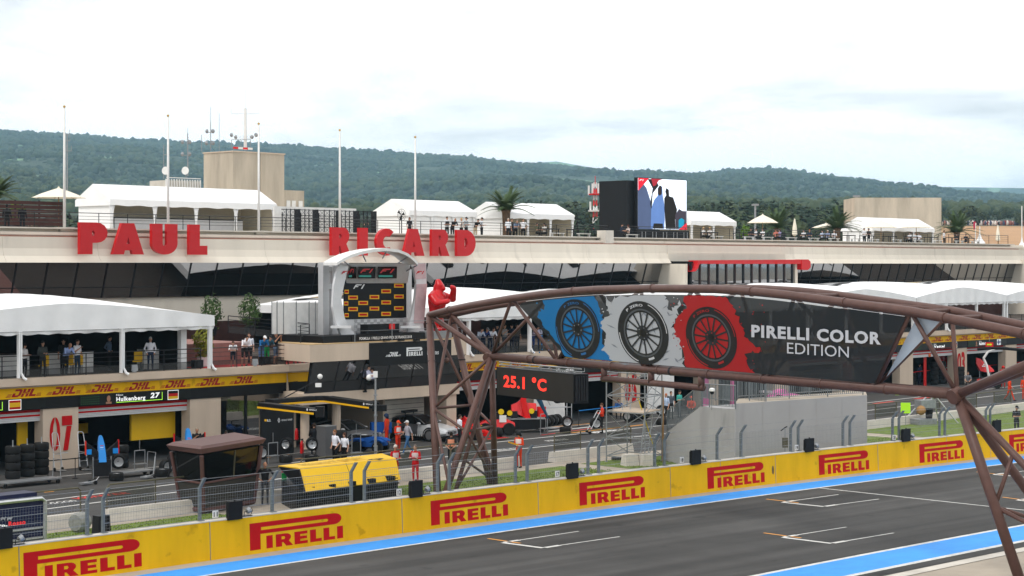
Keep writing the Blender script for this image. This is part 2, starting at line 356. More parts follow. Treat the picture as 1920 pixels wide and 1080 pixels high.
# grass blades standing on the lawns (nobody could count them)
gv, gf = [], []
for a, b in LAWNS[:5]:
    for _ in range(int((b-a)*520)):
        s = random.uniform(a+.1, b-.1); t = random.uniform(3.6, 12.5); p = Tf(s, t)
        if toB(p)[1] > (-18 if a < 41 else -17): continue
        q = random.uniform(0, 6.3); h = random.uniform(.03, .08); k = len(gv); dx, dy = math.cos(q)*.03, math.sin(q)*.03
        gv += [(p.x-dx, p.y-dy, .01), (p.x+dx, p.y+dy, .01), (p.x+dy*1.2, p.y-dx*1.2, h)]; gf.append((k, k+1, k+2))
me = bpy.data.meshes.new('grass'); me.from_pydata(gv, [], gf); me.materials.append(M['grass']); go = link('grass', me)
stuff(go); go['label'] = 'short mown grass on the strips behind the yellow wall'; go['category'] = 'grass'
# painted lines of the pit lane
bstrip('pit_lane_line', -14, 2.6, -10.35, -10.2, .006, 'wline', dt=1.6); bstrip('pit_lane_line', -14, 9, -12.5, -12.33, .006, 'wline', dt=2.0)
bstrip('pit_lane_line', 9.3, 42, -6.0, -5.83, .006, 'wline', dt=-.6); bstrip('pit_lane_line', 42, 110, -6.6, -6.43, .006, 'wline', dt=2.4)
bstrip('pit_lane_line', 9, 40, -9.6, -9.43, .006, 'wline', dt=-.5); bstrip('pit_lane_line', 40, 110, -10.1, -9.93, .006, 'wline', dt=2.0)
bstrip('pit_lane_line', -14, 24, -2.6, -2.5, .006, 'wline'); bstrip('pit_lane_line', 27, 60, -2.6, -2.5, .006, 'wline')
for px, py in [(26, 931.5), (60, 927), (92, 922.5), (500, 858), (535, 853), (560, 860), (600, 852)]:
    p = G(px, py); s, t = toB(p); bstrip('orange_lane_mark', s-.25, s+.25, t-.05, t+.05, .007, 'oline')
for (x0, y0, x1, y1, wd, m) in [(1015, 816, 1125, 801, .22, 'rline'), (1010, 803, 1110, 794, .2, 'oline'), (1070, 812, 1210, 796, .25, 'oline'), (1025, 809, 1052, 806, .45, 'wline'), (1066, 805, 1130, 798, .3, 'wline'),
                                (1640, 757, 1675, 753, .5, 'rline'), (1716, 748, 1772, 742, .5, 'rline'), (1660, 737, 1690, 735, .15, 'oline'), (1735, 740, 1755, 738, .25, 'oline'), (1678, 741, 1700, 740, .12, 'lime')]:
    if m == 'lime': m = cm('#a8d818')
    p, q = G(x0, y0), G(x1, y1); d = (q-p).normalized(); n = Vector((-d.y, d.x, 0))*wd/2; v = [p-n, q-n, q+n, p+n]
    for x in v: x.z = .007
    structure(MB().add(v, [(0, 1, 2, 3)]).build('pit_lane_mark', m))
def ground_text(t, px, py, px2, h, m, bold=.03, depth=.55):
    s0, t0 = toB(G(px, py)); s1 = s0+(px2-px)/33.
    structure(MB().geo(fit(t, s0, s1, t0, depth, bold, .3), lambda a, b: Bf(a, b, .008)).build('pit_lane_lettering', m))
ground_text('GOOD', 98, 946, 140, 0, 'wline'); ground_text('WINTER', 140, 937, 235, 0, 'rline'); ground_text('PIRELLI', 905, 848, 1000, 0, 'wline', depth=.5)
ground_text('PIRELLI', 1030, 828, 1085, 0, 'wline'); ground_text('HEINEKEN', 1120, 813, 1200, 0, 'white', depth=.9)
# ---------------------------------------------------------------- hills and woods behind
RID = [(-1800, 330), (-900, 270), (-300, 240), (0, 247), (120, 255), (240, 265), (400, 270), (540, 274), (640, 281), (780, 291), (860, 295), (960, 307), (1050, 313), (1190, 327), (1290, 329), (1380, 323), (1440, 319), (1500, 325), (1600, 340), (1700, 352), (1800, 361), (1920, 367), (2300, 385), (3200, 400)]
MID = [(-1800, 400), (0, 318), (150, 330), (300, 352), (420, 375), (560, 392), (800, 385), (1000, 362), (1150, 372), (1300, 368), (1450, 385), (1600, 396), (1800, 402), (2000, 404), (3200, 410)]
def ip(tab, x): return float(np.interp(x, [a for a, _ in tab], [b for _, b in tab]))
def hz(px, d):    # ground height at column px, depth d
    f = lambda py, dd: H+(YH-py)/F*dd
    zs = [(230, -.5), (330, 4.), (560, f(430, 560)), (900, f(413, 900)), (1500, f((ip(MID, px)+413)/2, 1500)), (2500, f(ip(MID, px)+2, 2500)), (4600, f(ip(RID, px)+2, 4600)), (6000, f(ip(RID, px)+40, 6000)), (7800, 20)]
    return float(np.interp(d, [a for a, _ in zs], [b for _, b in zs]))
from mathutils import noise as mn
def hzn(px, d):
    z = hz(px, d); k = min(max((d-600)/1500, 0), 1)
    q = mn.fractal(Vector((px*d/F/420, d/420, 3.1)), 1, 2, 5)*24*k
    if d > 4200: q *= .25
    return z+q
pxs = list(np.linspace(-1700, 3100, 150)); dsl = [230, 280, 330, 400, 480, 560, 700, 900, 1100, 1300, 1500, 1800, 2150, 2500, 2750, 3000, 3300, 3600, 3900, 4300, 4600, 4750, 5100, 6000, 7800]
mb = MB(); mb.grid(lambda a, b: ((pxs[round(a*149)]-960)/F*dsl[round(b*24)], dsl[round(b*24)], hzn(pxs[round(a*149)], dsl[round(b*24)])), 149, 24)
hillm = mat('wooded_hillside', (.030, .050, .026), .95, var=.5, scale=.02, bump=1, bscale=.12); spots(hillm, .006, .60, .66, 5.5)
fieldm = mat('dry_field', (.42, .25, .13), .95, var=.15, scale=.03)
for i, f in enumerate(mb.f):
    x, y, z = mb.v[f[0]]; mb.m[i] = 1 if y < 690 else 0
structure(mb.build('hills', [hillm, fieldm], smooth=True))
far = MB(); fp = [(-900, 330), (940, 322), (985, 312), (1010, 304), (1040, 302), (1090, 311), (1180, 326), (1400, 345), (2400, 360)]
far.grid(lambda a, b: (lambda px, d: ((px-960)/F*d, d, H+(YH-ip(fp, px))/F*7600-(300*abs(2*b-1))))(-900+3300*a, 7600+(b-.5)*900), 90, 2)
structure(far.build('far_hill', hillm, smooth=True))
# trees of the hillside: thousands of tiny crowns that read as one wood
def blob():
    v = [(0, 0, 1)]+[(math.cos(a)*r, math.sin(a)*r, z) for z, r in ((.72, .72), (.25, 1.), (-.35, .7)) for a in [2*math.pi*i/6+z for i in range(6)]]+[(0, 0, -.6)]
    f = [(0, 1+i, 1+(i+1) % 6) for i in range(6)]
    for j in range(2): f += [(1+j*6+i, 7+j*6+i, 7+j*6+(i+1) % 6) for i in range(6)]+[(1+j*6+i, 7+j*6+(i+1) % 6, 1+j*6+(i+1) % 6) for i in range(6)]
    return np.array(v, float), np.array(f)
def scatter(name, pts, sizes, m, label, base=None, jit=.28, pick=None):
    bv, bf = base or blob(); n = len(pts); pts = np.array(pts); sizes = np.array(sizes)
    rot = rng.uniform(0, 6.28, n); c, s = np.cos(rot), np.sin(rot); V = bv[None]*np.ones((n, 1, 1))
    V = V*(1+rng.uniform(-jit, jit, V.shape))
    X = V[:, :, 0]*c[:, None]-V[:, :, 1]*s[:, None]; Y = V[:, :, 0]*s[:, None]+V[:, :, 1]*c[:, None]
    V = np.stack([X*sizes[:, 0:1], Y*sizes[:, 0:1], V[:, :, 2]*sizes[:, 1:2]], 2)+pts[:, None, :]
    Fc = (bf[None]+(np.arange(n)*len(bv))[:, None, None]).reshape(-1, bf.shape[1])
    me = bpy.data.meshes.new(name); me.vertices.add(n*len(bv)); me.vertices.foreach_set('co', V.ravel())
    me.loops.add(Fc.size); me.loops.foreach_set('vertex_index', Fc.ravel()); me.polygons.add(len(Fc))
    me.polygons.foreach_set('loop_start', np.arange(len(Fc))*bf.shape[1]); me.update(calc_edges=True); me.validate()
    for mm in m: me.materials.append(mm)
    if len(m) > 1: me.polygons.foreach_set('material_index', np.repeat(rng.integers(0, len(m), n) if pick is None else np.array(pick), len(bf)).astype(np.int32))
    o = link(name, me); stuff(o); o['label'] = label; o['category'] = 'forest'; return o
tm = [mat('forest_green_%d' % i, c, .95, var=.35, scale=.3) for i, c in enumerate([(.026, .046, .024), (.038, .060, .028), (.020, .036, .020), (.055, .074, .034)])]
pts, szs = [], []
while len(pts) < 44000:
    px = random.uniform(-250, 2150); d = 950+random.random()**.85*3690
    if mn.noise(Vector((px*d/F/130, d/130, 9))) < -.36: continue
    r = random.uniform(3.2, 6.4)*(1 if d > 2400 else .62); h = r*random.uniform(.8, 1.25)
    pts.append(((px-960)/F*d, d, hzn(px, d)+h*.35)); szs.append((r, h))
for i in range(520):
    px = random.uniform(-250, 2150); d = random.uniform(4560, 4620); r = random.uniform(3.5, 8.); pts.append(((px-960)/F*d, d, hzn(px, d)+r*.5)); szs.append((r, r*random.uniform(.8, 1.3)))
scatter('hillside_forest', pts, szs, tm, 'dense dark green forest covering the long hillside', pick=[random.choice((1, 3, 3, 0) if p[1] < 2500 else ((0, 1, 2, 2) if mn.noise(Vector((p[0]/300, p[1]/300, 2))) < .1 else (0, 1, 3, 1))) for p in pts])
# nearer wood behind the building: leafy clumps
lv = []; 
def leafclump():
    v, f = [], []
    for i in range(46):
        a = random.uniform(0, 6.28); z = random.uniform(-.7, 1); q = math.sqrt(max(0, 1-z*z))*random.uniform(.72, 1.08); c = Vector((math.cos(a)*q, math.sin(a)*q, z))
        n = (c+Vector((random.uniform(-.6, .6), random.uniform(-.6, .6), random.uniform(-.3, .8)))).normalized(); t = n.orthogonal().normalized(); b = n.cross(t); e = random.uniform(.2, .36)
        k = len(v); v += [tuple(c+t*e), tuple(c+b*e*.8), tuple(c-t*e), tuple(c-b*e*.8)]; f.append((k, k+1, k+2, k+3))
    return np.array(v), np.array(f)
pts, szs = [], []
for i in range(420):
    px = random.uniform(-100, 2050); d = random.uniform(640, 900) if px > 1690 else random.uniform(330, 620)
    zg = hzn(px, d); top = 408+random.uniform(-10, 16) if px < 900 else (388+random.uniform(-10, 20) if px < 1690 else 398+random.uniform(-10, 8))
    ht = max(3.5, min(11, H+(YH-top)/F*d-zg)); x = (px-960)/F*d
    for k in range(6):
        r = ht*random.uniform(.2, .32); pts.append((x+random.uniform(-1, 1)*ht*.34, d+random.uniform(-1, 1)*ht*.3, zg+ht*random.uniform(.35, .85))); szs.append((r, r*.9))
scatter('woodland', pts, szs, tm, 'nearer belt of green trees behind the terrace building', base=leafclump(), jit=.08)
# crowd standing along the field edge, far away
pts, szs = [], []
for i in range(520):
    px = random.uniform(1690, 2100); d = random.uniform(655, 668); pts.append(((px-960)/F*d, d, hzn(px, d)+1.0)); szs.append((.45, 1.15))
cr_ = scatter('crowd', pts, szs, [cm(c) for c in ('#b8b4b0', '#7a2a2a', '#3a4258', '#cfc8c0', '#8a5a50', '#262626')], 'distant crowd lined up along the dry field'); cr_['category'] = 'crowd'
# air that turns the far hills blue
hz_ = MB(); hz_.box((0, 150, 223), (19000, 19300, 454)); vm = bpy.data.materials.new('hazy_air'); vm.use_nodes = True; vnt = vm.node_tree; vnt.nodes.clear()
vo = vnt.nodes.new('ShaderNodeOutputMaterial'); vp = vnt.nodes.new('ShaderNodeVolumePrincipled'); vp.inputs['Color'].default_value = (.48, .78, 1., 1); vp.inputs['Density'].default_value = .000095
vp.inputs['Anisotropy'].default_value = .2; vnt.links.new(vp.outputs[0], vo.inputs['Volume'])
HAZE = stuff(hz_.build('haze', vm)); HAZE['label'] = 'pale blue haze in the air over the far hills'; HAZE['category'] = 'haze'
# ================================================================ lettering shapes
def logo_bar():      # tall P whose bowl runs over the word; 5.0 wide, 2.0 high: list of polygons with holes
    P = []
    out = [(0, 0), (.56, 0), (.56, 1.14), (4.45, 1.14)]+arc(4.55, 1.57, .43, -90, 90, 8)+[(0, 2.0)]
    slot = [(.6, 1.42), (4.1, 1.42)]+arc(4.12, 1.53, .11, -90, 90, 5)+[(.6, 1.64)]
    P.append([out, slot[::-1]])
    x = .86; h = .95
    def I(x): P.append([rect(x, 0, x+.34, h)]); return x+.34+.16
    x = I(x)
    P.append([[(x, 0), (x+.33, 0), (x+.33, .3), (x+.40, .3), (x+.56, 0), (x+.92, 0), (x+.70, .38)]+arc(x+.52, .65, .3, -40, 90, 6)+[(x, h)], [(x+.31, .53), (x+.31, .74), (x+.45, .74), (x+.5, .635), (x+.45, .53)]]); x += .92+.08
    P.append([[(x, 0), (x+.72, 0), (x+.72, .22), (x+.32, .22), (x+.32, .37), (x+.68, .37), (x+.68, .58), (x+.32, .58), (x+.32, .73), (x+.71, .73), (x+.71, h), (x, h)]]); x += .72+.13
    for _ in range(2): P.append([[(x, 0), (x+.64, 0), (x+.64, .24), (x+.33, .24), (x+.33, h), (x, h)]]); x += .64+.10
    P.append([rect(x+.02, 0, x+.36, h)])
    return P
LOGO = logo_bar()
def logo_slant():    # three slanted capitals with speed lines; about 3.4 wide, 1 high
    sl = lambda pts: [(x+.42*y, y) for x, y in pts]; P = []
    P.append([sl([(.0, 0), (.62, 0), (.80, .18), (.80, .60), (.98, .60), (.98, .18)][:0]+[(0, 0), (.66, 0)]+[(.92, .2), (.92, .8), (.72, 1), (.10, 1), (.10, .76), (.60, .76), (.64, .7), (.64, .3), (.56, .24), (.30, .24), (.30, .5), (.0, .5)])])
    P.append([sl([(1.0, 0), (1.28, 0), (1.28, .38), (1.48, .38), (1.48, 0), (1.76, 0), (1.76, .44), (1.0, .44)])]); P.append([sl([(1.0, .5), (1.76, .5), (1.76, 1), (1.48, 1), (1.48, .64), (1.28, .64), (1.28, 1), (1.0, 1)])])
    P.append([sl([(1.84, 0), (2.6, 0), (2.6, .26), (2.14, .26), (2.14, 1), (1.84, 1)])])
    for k in range(3):
        P.append([sl(rect(-.62+.05*k, .02+.15*k, -.08, .10+.15*k))]); P.append([sl(rect(2.68, .02+.15*k, 3.2-.05*k, .10+.15*k))])
    return P
SLANT = logo_slant()
def logo_f1(): return [[[(0, 0), (.35, 0), (.62, .38), (1.25, .38), (1.45, .62), (.9, .62), (1.0, .74), (2.1, .74), (2.35, 1), (.95, 1), (.62, .86)]], [[(2.05, 0), (2.4, 0), (3.1, 1), (2.72, 1)]]]
F1L = logo_f1()
def stamp(mb, shapes, fn, m=0):
    for c in shapes: mb.flat(c, fn, m)
    return mb
# block letters of the roof sign
BL = {
 'P': (1.0, [[(0, 0), (.46, 0), (.46, .36), (.62, .36)]+arc(.62, .68, .40, -90, 90, 8, .32)+[(0, 1)], [(.44, .58), (.44, .74), (.5, .74), (.56, .66), (.5, .58)]]),
 'A': (1.22, [[(0, 0), (.44, 0), (.48, .13), (.74, .13), (.78, 0), (1.22, 0), (.84, 1), (.36, 1)], [(.55, .34), (.67, .34), (.61, .56)]]),
 'U': (1.06, [[(0, 1), (0, .36)]+arc(.53, .36, .53, 180, 360, 12, .36)+[(1.06, 1), (.62, 1), (.62, .38)]+arc(.53, .36, .09, 0, -180, 5)+[(.44, 1)]]),
 'L': (.76, [[(0, 0), (.76, 0), (.76, .3), (.44, .3), (.44, 1), (0, 1)]]),
 'R': (1.1, [[(0, 0), (.42, 0), (.42, .34), (.48, .34), (.62, 0), (1.1, 0), (.84, .42)]+arc(.68, .7, .33, -50, 90, 7, .3)+[(0, 1)], [(.42, .6), (.42, .77), (.54, .77), (.58, .685), (.54, .6)]]),
 'I': (.5, [[(0, 0), (.5, 0), (.5, 1), (0, 1)]]),
 'C': (1.08, [arc(.56, .5, .56, 48, 312, 18, .5)+arc(.60, .5, .24, -60, -300, 12, .22)]),
 'D': (1.1, [[(0, 0), (.52, 0)]+arc(.52, .5, .58, -90, 90, 12, .5)+[(0, 1)], [(.44, .3), (.44, .7)]+arc(.5, .5, .12, 90, -90, 5, .2)]),
}
# ================================================================ pit building
PIL = [-.07+8.757*k for k in range(-2, 15)]
bld = thing('pit_building', 'long cream pit building with garages below and a terrace on its roof', 'building', Bf(0, 0))
SL, SR = -24., 137.
def pb(name, m, s0, s1, t0, t1, z0, z1, parent=bld):
    return MB().fbox(Bf, s0, s1, t0, t1, z0, z1).build(name, m, parent)
# garage storey
for k, s in zip(range(-2, 15), PIL):
    if 14.6 < s < 25.5: continue
    p = pb('pillar', 'conc', s-1.0, s+1.0, .0, .7, 0, 3.5)
    num = {0: '07', 3: '06', 5: '05', 8: '04', 10: '03', 13: '02'}.get(k)
    if num:
        g = MB(); c0 = s-.62
        for ci, ch in enumerate(num):
            u0 = c0+ci*.68
            if ch == '0':
                ell = lambda r, q: [(u0+.28+r*math.cos(a)*.28, 1.72+q*math.sin(a)*.80) for a in [2*math.pi*i/22 for i in range(22)]]
                for sg in (-1, 1):
                    outr = [(u0+.28+sg*.28*math.cos(R(a)), 1.72+.8*math.sin(R(a))) for a in range(-84, 85, 12)]; inn = [(u0+.28+sg*(.05+.08*math.cos(R(a))), 1.72+.55*math.sin(R(a))) for a in range(84, -85, -12)]
                    g.prism([outr+inn], lambda a, b, w: Bf(a, w, b), -.05, -.002)
            elif ch == '7':
                g.prism([[(u0, 2.1), (u0+.56, 2.1), (u0+.56, 2.55), (u0, 2.55)]], lambda a, b, w: Bf(a, w, b), -.05, -.002); g.prism([[(u0+.08, .9), (u0+.32, .9), (u0+.52, 2.06), (u0+.27, 2.06)]], lambda a, b, w: Bf(a, w, b), -.05, -.002)
            else: g.geo(fit(ch, u0, u0+.58, .92, 1.6, .045), lambda a, b: Bf(a, -.012, b))
        g.build('lettering', 'red', p)
pb('end_pier', 'conc', 14.1, 14.75, -.1, 1.0, 0, 4.6); pb('end_pier', 'conc', 25.6, 26.1, -.1, 1.0, 0, 4.4)
for a, b in ((SL, 14.1), (26.1, SR)):
    pb('black_header', 'black', a, b, -.06, .3, 2.95, 3.52); pb('yellow_header', 'yellow', a, b, -.10, .3, 3.523, 4.03)
    pb('parapet', 'conc', a, b, -.42, .3, 4.12, 4.47); pb('parapet_soffit', 'conc', a, b, -.2, .3, 4.033, 4.117)
    s = a+.8
    while s < min(b, 118)-2.4:
        stamp(MB(), SLANT, lambda u, v: Bf(s+.35+u*.50, -.104, 3.6+v*.36)).build('lettering', 'dhlred', bld); s += 2.22
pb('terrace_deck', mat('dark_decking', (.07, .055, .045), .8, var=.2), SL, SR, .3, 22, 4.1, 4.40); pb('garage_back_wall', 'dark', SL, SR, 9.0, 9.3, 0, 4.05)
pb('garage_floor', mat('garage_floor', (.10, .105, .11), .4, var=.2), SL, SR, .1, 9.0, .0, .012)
shut = mat('white_shutter', (.55, .55, .55), .45, var=.05)
for i in range(len(PIL)-1):
    a, b = PIL[i]+1.0, PIL[i+1]-1.0
    if 13 < (a+b)/2 < 26.5 or i > 13: continue
    if i == 3: continue
    sh = thing if 0 else None
    o = pb('roller_shutter', shut, a, b, .25, .31, 2.38, 2.95)
    pb('red_stripe', 'red', a, b, .243, .249, 2.80, 2.93, o); pb('red_stripe', 'red', a, b, .243, .249, 2.60, 2.69, o)
    for z in (2.46, 2.54, 2.75): pb('slat_joint', 'steel', a, b, .246, .249, z, z+.012, o)
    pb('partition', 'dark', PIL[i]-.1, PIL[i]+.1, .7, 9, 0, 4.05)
# yellow garage boards inside the bay by number 07
ga, gb_ = PIL[2]+1, PIL[3]-1
pb('yellow_partition', 'ypaint', gb_-2.75, gb_-.02, 1.2, 1.35, .95, 2.45); pb('yellow_partition', 'ypaint', ga+2.2, gb_-2.7, 5.0, 5.15, 1.1, 1.62); pb('yellow_partition', 'ypaint', PIL[2]-1.6, PIL[2]-1.05, 1.2, 1.3, .4, 2.4)
# dark glazed bay at the end
pb('glazing', 'glass', 9.7, 14.05, .5, .56, .1, 2.9); pb('mullion', 'blackm', 11.7, 11.8, .42, .5, .1, 2.9)
# name boards over the garages
board = mat('screen_black', (.008, .01, .009), .3, var=.1); limeM = mat('lime_light', (.35, .75, .05), .5, emit=.9, var=0); whiteL = mat('white_light', (.8, .8, .8), .5, emit=.55, var=0)
def flag(fn, u, v, kind, par):
    w_, h_ = .62, .42; pb_ = lambda c: cm(c)
    cols = {'es': [('#b01818', 0, .25), ('#e0b020', .25, .75), ('#b01818', .75, 1)], 'de': [('#d8b020', 0, .33), ('#b81818', .33, .67), ('#101010', .67, 1)], 'fi': [('#e8e8e8', 0, 1)]}[kind]
    MB().flat([rect(u-.03, v-.03, u+w_+.03, v+h_+.03)], lambda a, b: fn(a, b, .008)).build('flag_border', whiteL, par)
    for c, y0, y1 in cols: MB().flat([rect(u, v+h_*y0, u+w_, v+h_*y1)], lambda a, b: fn(a, b, .012)).build('flag_band', cm(c), par)
    if kind == 'fi':
        MB().flat([rect(u, v+.16, u+w_, v+.26)], lambda a, b: fn(a, b, .016)).build('flag_band', cm('#203880'), par); MB().flat([rect(u+.16, v, u+.28, v+.16)], lambda a, b: fn(a, b, .016)).build('flag_band', cm('#203880'), par); MB().flat([rect(u+.16, v+.26, u+.28, v+h_)], lambda a, b: fn(a, b, .016)).build('flag_band', cm('#203880'), par)
def nameboard(s0, s1, first, last, num, fl, u, acc, lab):
    t = thing('name_board', lab, 'sign', Bf((s0+s1)/2, -.1, 2.98), group='driver name boards over the garages')
    fn = lambda a, b, w=0: Bf(a, -.075-w, b)
    MB().fbox(Bf, s0, s1, -.09, -.062, 2.99, 3.49).build('panel', board, t)
    fn = lambda a, b, w=0: Bf(a, -.092-w, b)
    MB().geo(fit(last, u, u+1.75, 3.10, .20, .03), lambda a, b: fn(a, b, .002)).build('lettering', whiteL, t)
    MB().geo(fit(first, u, u+.4, 3.36, .09), lambda a, b: fn(a, b, .002)).build('lettering', whiteL, t)
    if num: MB().geo(fit(num, u+2.05, u+2.6, 3.16, .24, .04, .2), lambda a, b: fn(a, b, .002)).build('lettering', whiteL, t)
    g = MB(); g.flat([rect(u, 3.03, u+2.8, 3.055)], lambda a, b: fn(a, b, .002)); g.flat([rect(u+2.77, 3.055, u+2.8, 3.42)], lambda a, b: fn(a, b, .002)); g.build('underline', acc, t)
    if fl: flag(fn, u+3.15, 3.03, fl, t)
    f = MB(); f.flat([[(u-.45+.11*math.cos(a), 3.25+.16*math.sin(a)) for a in [2*math.pi*i/14 for i in range(14)]]], lambda a, b: fn(a, b, .003)); f.flat([rect(u-.62, 3.0, u-.28, 3.10)], lambda a, b: fn(a, b, .004)); f.build('portrait', 'skin2', t)
    gd = MB()
    for i in range(10):
        for j in range(4): gd.flat([rect(s0+.1+i*.11, 3.03+j*.11, s0+.15+i*.11, 3.08+j*.11)], lambda a, b: fn(a, b, .002))
    stuff(gd.build('light_dots', mat('dim_green_light', (.02, .10, .03), .6, var=0), t))
nameboard(ga-.0, gb_+.0, 'Nico', 'Hulkenberg', '27', 'de', Sb(216), limeM, 'black name board with white driver name and number 27 above yellow-lined garage')
nameboard(PIL[1]+1, PIL[2]-.9, 'Carlos', 'Sainz', '55', 'es', Sb(15)-3.15, limeM, 'black name board with a Spanish flag above the garage beside pillar 07')
nameboard(PIL[11]+1, PIL[12]-1, 'Sebastian', 'Vettel', '', 'de', Sb(1749), cm('#a01818'), 'black name board with a German flag above garage beside pillar 03')
nameboard(PIL[12]+1, PIL[13]-1, 'Kimi', 'Räikkönen', '', 'fi', Sb(1834), cm('#a01818'), 'black name board with a Finnish flag above garage beyond pillar 03')
nameboard(PIL[6]+1, PIL[7]-1, 'Sergey', 'Sirotkin', '', None, Sb(1040), cm('#d8d8d8'), 'black name board seen above the temperature display')
# upper storey: wall, tilted glazing, fascia
pb('lower_wall', 'cream', SL, SR, 21.3, 21.8, 6.1, 7.75); pb('dark_boarding', 'darkred', SL, SR, 21.25, 21.8, 4.4, 6.095)
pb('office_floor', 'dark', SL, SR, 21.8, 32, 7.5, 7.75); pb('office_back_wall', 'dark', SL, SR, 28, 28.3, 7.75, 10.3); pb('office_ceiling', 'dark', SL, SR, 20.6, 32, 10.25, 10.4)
def zg(z): return 20.35+(9.95-z)*.30          # tilted glass line: bottom farther back
def glazing(s0, s1, step, zb=7.75, zt=10.0):
    n = max(1, round((s1-s0)/step))
    for i in range(n):
        a = s0+(s1-s0)*i/n; b = s0+(s1-s0)*(i+1)/n
        MB().add([Bf(a+.04, zg(zb), zb), Bf(b-.04, zg(zb), zb), Bf(b-.04, zg(zt), zt), Bf(a+.04, zg(zt), zt)], [(0, 1, 2, 3)]).build('window', 'glass', bld)
        MB().hexa([Bf(a-.04, zg(zb)-.05, zb), Bf(a+.04, zg(zb)-.05, zb), Bf(a+.04, zg(zb)+.1, zb), Bf(a-.04, zg(zb)+.1, zb), Bf(a-.04, zg(zt)-.05, zt), Bf(a+.04, zg(zt)-.05, zt), Bf(a+.04, zg(zt)+.1, zt), Bf(a-.04, zg(zt)+.1, zt)]).build('mullion', 'blackm', bld)
    MB().hexa([Bf(s0, zg(8.42)-.03, 8.39), Bf(s1, zg(8.42)-.03, 8.39), Bf(s1, zg(8.42)+.05, 8.39), Bf(s0, zg(8.42)+.05, 8.39), Bf(s0, zg(8.46)-.03, 8.43), Bf(s1, zg(8.46)-.03, 8.43), Bf(s1, zg(8.46)+.05, 8.43), Bf(s0, zg(8.46)+.05, 8.43)]).build('transom', 'blackm', bld)
glazing(SL, 73.6, 2.15); glazing(91.5, SR, 1.72)
fas = [(19.55, 9.95), (19.62, 10.05), (19.85, 10.35), (19.98, 10.8), (20.0, 11.42), (20.0, 11.5), (20.35, 11.5), (20.35, 11.62), (20.25, 11.62), (20.25, 11.80), (21.0, 11.80), (21.0, 12.0), (21.25, 12.0), (21.25, 11.72), (33, 11.72), (33, 10.4), (21, 10.4), (20.2, 10.15), (20.1, 9.95)]
def fascia(s0, s1):
    for i in range(math.ceil((s1-s0)/6.7)):
        a = s0+6.7*i; b = min(a+6.7, s1)-.015
        MB().loft([[Bf(a, t, z) for t, z in fas], [Bf(b, t, z) for t, z in fas]]).build('fascia_panel', 'cream', bld)
fascia(SL, 73.8); fascia(91.3, SR+3)
MB().loft([[Bf(s, t, z) for t, z in fas[3:16]] for s in (73.7, 91.4)]).build('fascia_panel', 'cream', bld)
pb('terracotta_band', 'terracotta', SL, SR, 20.02, 20.34, 11.503, 11.56); pb('roof_ledge', 'concw', SL, SR, 20.5, 21.2, 12.003, 12.09)
# projecting bay with the red hood
bay = MB()
for i, s in enumerate(np.linspace(74.4, 89.6, 13)):
    pb('mullion', cm('#3a302e') if i % 3 else 'blackm', s-.07, s+.07, 17.9, 18.1, 7.6, 9.95)
for i in range(12):
    a = 74.4+15.2*i/12; pb('window', 'glass', a+.08, a+15.2/12-.08, 18.0, 18.04, 7.6, 9.95)
pb('fascia_panel', 'cream', 73.75, 91.35, 19.9, 21.0, 10.12, 10.86); pb('bay_slab', 'cream', 74.0, 90.0, 18.0, 21.5, 7.2, 7.6); pb('bay_side', 'cream', 73.6, 73.95, 18.0, 21.5, 7.2, 9.9); pb('bay_side', 'cream', 90.1, 90.5, 18.0, 21.5, 7.2, 9.9); pb('bay_ceiling', 'dark', 74, 90, 18.1, 21.5, 9.96, 10.1)
hd = MB(); prof = [(74.0, 9.25)]+[(74.0+.9*math.sin(R(a)), 9.25+.95*(1-math.cos(R(a)))) for a in range(15, 91, 15)]+[(91.2, 10.3), (91.5, 10.15), (91.5, 9.75)]
inn = [(91.2, 9.75), (91.1, 9.9), (75.1, 9.9)]+[(74.25+.75*math.sin(R(a)), 9.25+.72*(1-math.cos(R(a)))) for a in range(75, -1, -15)]
hd.prism([prof+inn], lambda a, b, w: Bf(a, w, b), 17.55, 18.6); hd.prism([[(90.4, 9.4), (91.4, 9.35), (91.85, 9.6), (91.85, 10.1), (91.5, 10.31), (90.4, 10.31)]], lambda a, b, w: Bf(a, w, b), 17.5, 18.2); hd.build('red_hood', 'letter', bld)
# end wall of the block so that it reads as a solid from the side
pb('end_wall', 'cream', SR, SR+.3, 0, 33, 0, 10.4); pb('back_wall', 'cream', SL, SR, 33, 33.3, 0, 11.9)
# ---------------------------------------------------------------- big red letters on the fascia
def sign_letter(ch, px0, px1, word):
    s0, s1 = Sb(px0, 19.2), Sb(px1, 19.2); wd, cont = BL[ch]; k = (s1-s0)/wd; g = MB()
    g.prism(cont, lambda a, b, w: Bf(s0+a*k, w, 10.46+b*1.94), 19.2, 19.45)
    o = g.build('sign_letter', 'letter', None); return tag(o, 'big red letter %s of the word %s on the roof edge' % (ch, word), 'letter', 'red letters of the roof sign')
for ch, a, b in [('P', 150, 201), ('A', 211, 270), ('U', 285, 333), ('L', 355, 389)]: sign_letter(ch, a, b, 'PAUL').location = (0, 0, 0)
for i, (ch, a, b) in enumerate([('R', 622, 658), ('I', 674, 690), ('C', 706, 743), ('A', 756, 796), ('R', 810, 843), ('D', 857, 892)]):
    o = sign_letter(ch, a, b, 'RICARD')
    if ch == 'R': o['label'] = 'big red letter R that begins the second word' if i == 0 else 'big red letter R next to the last letter D'
for o in [o for o in bpy.data.objects if o.name.startswith('sign_letter')]:
    pass
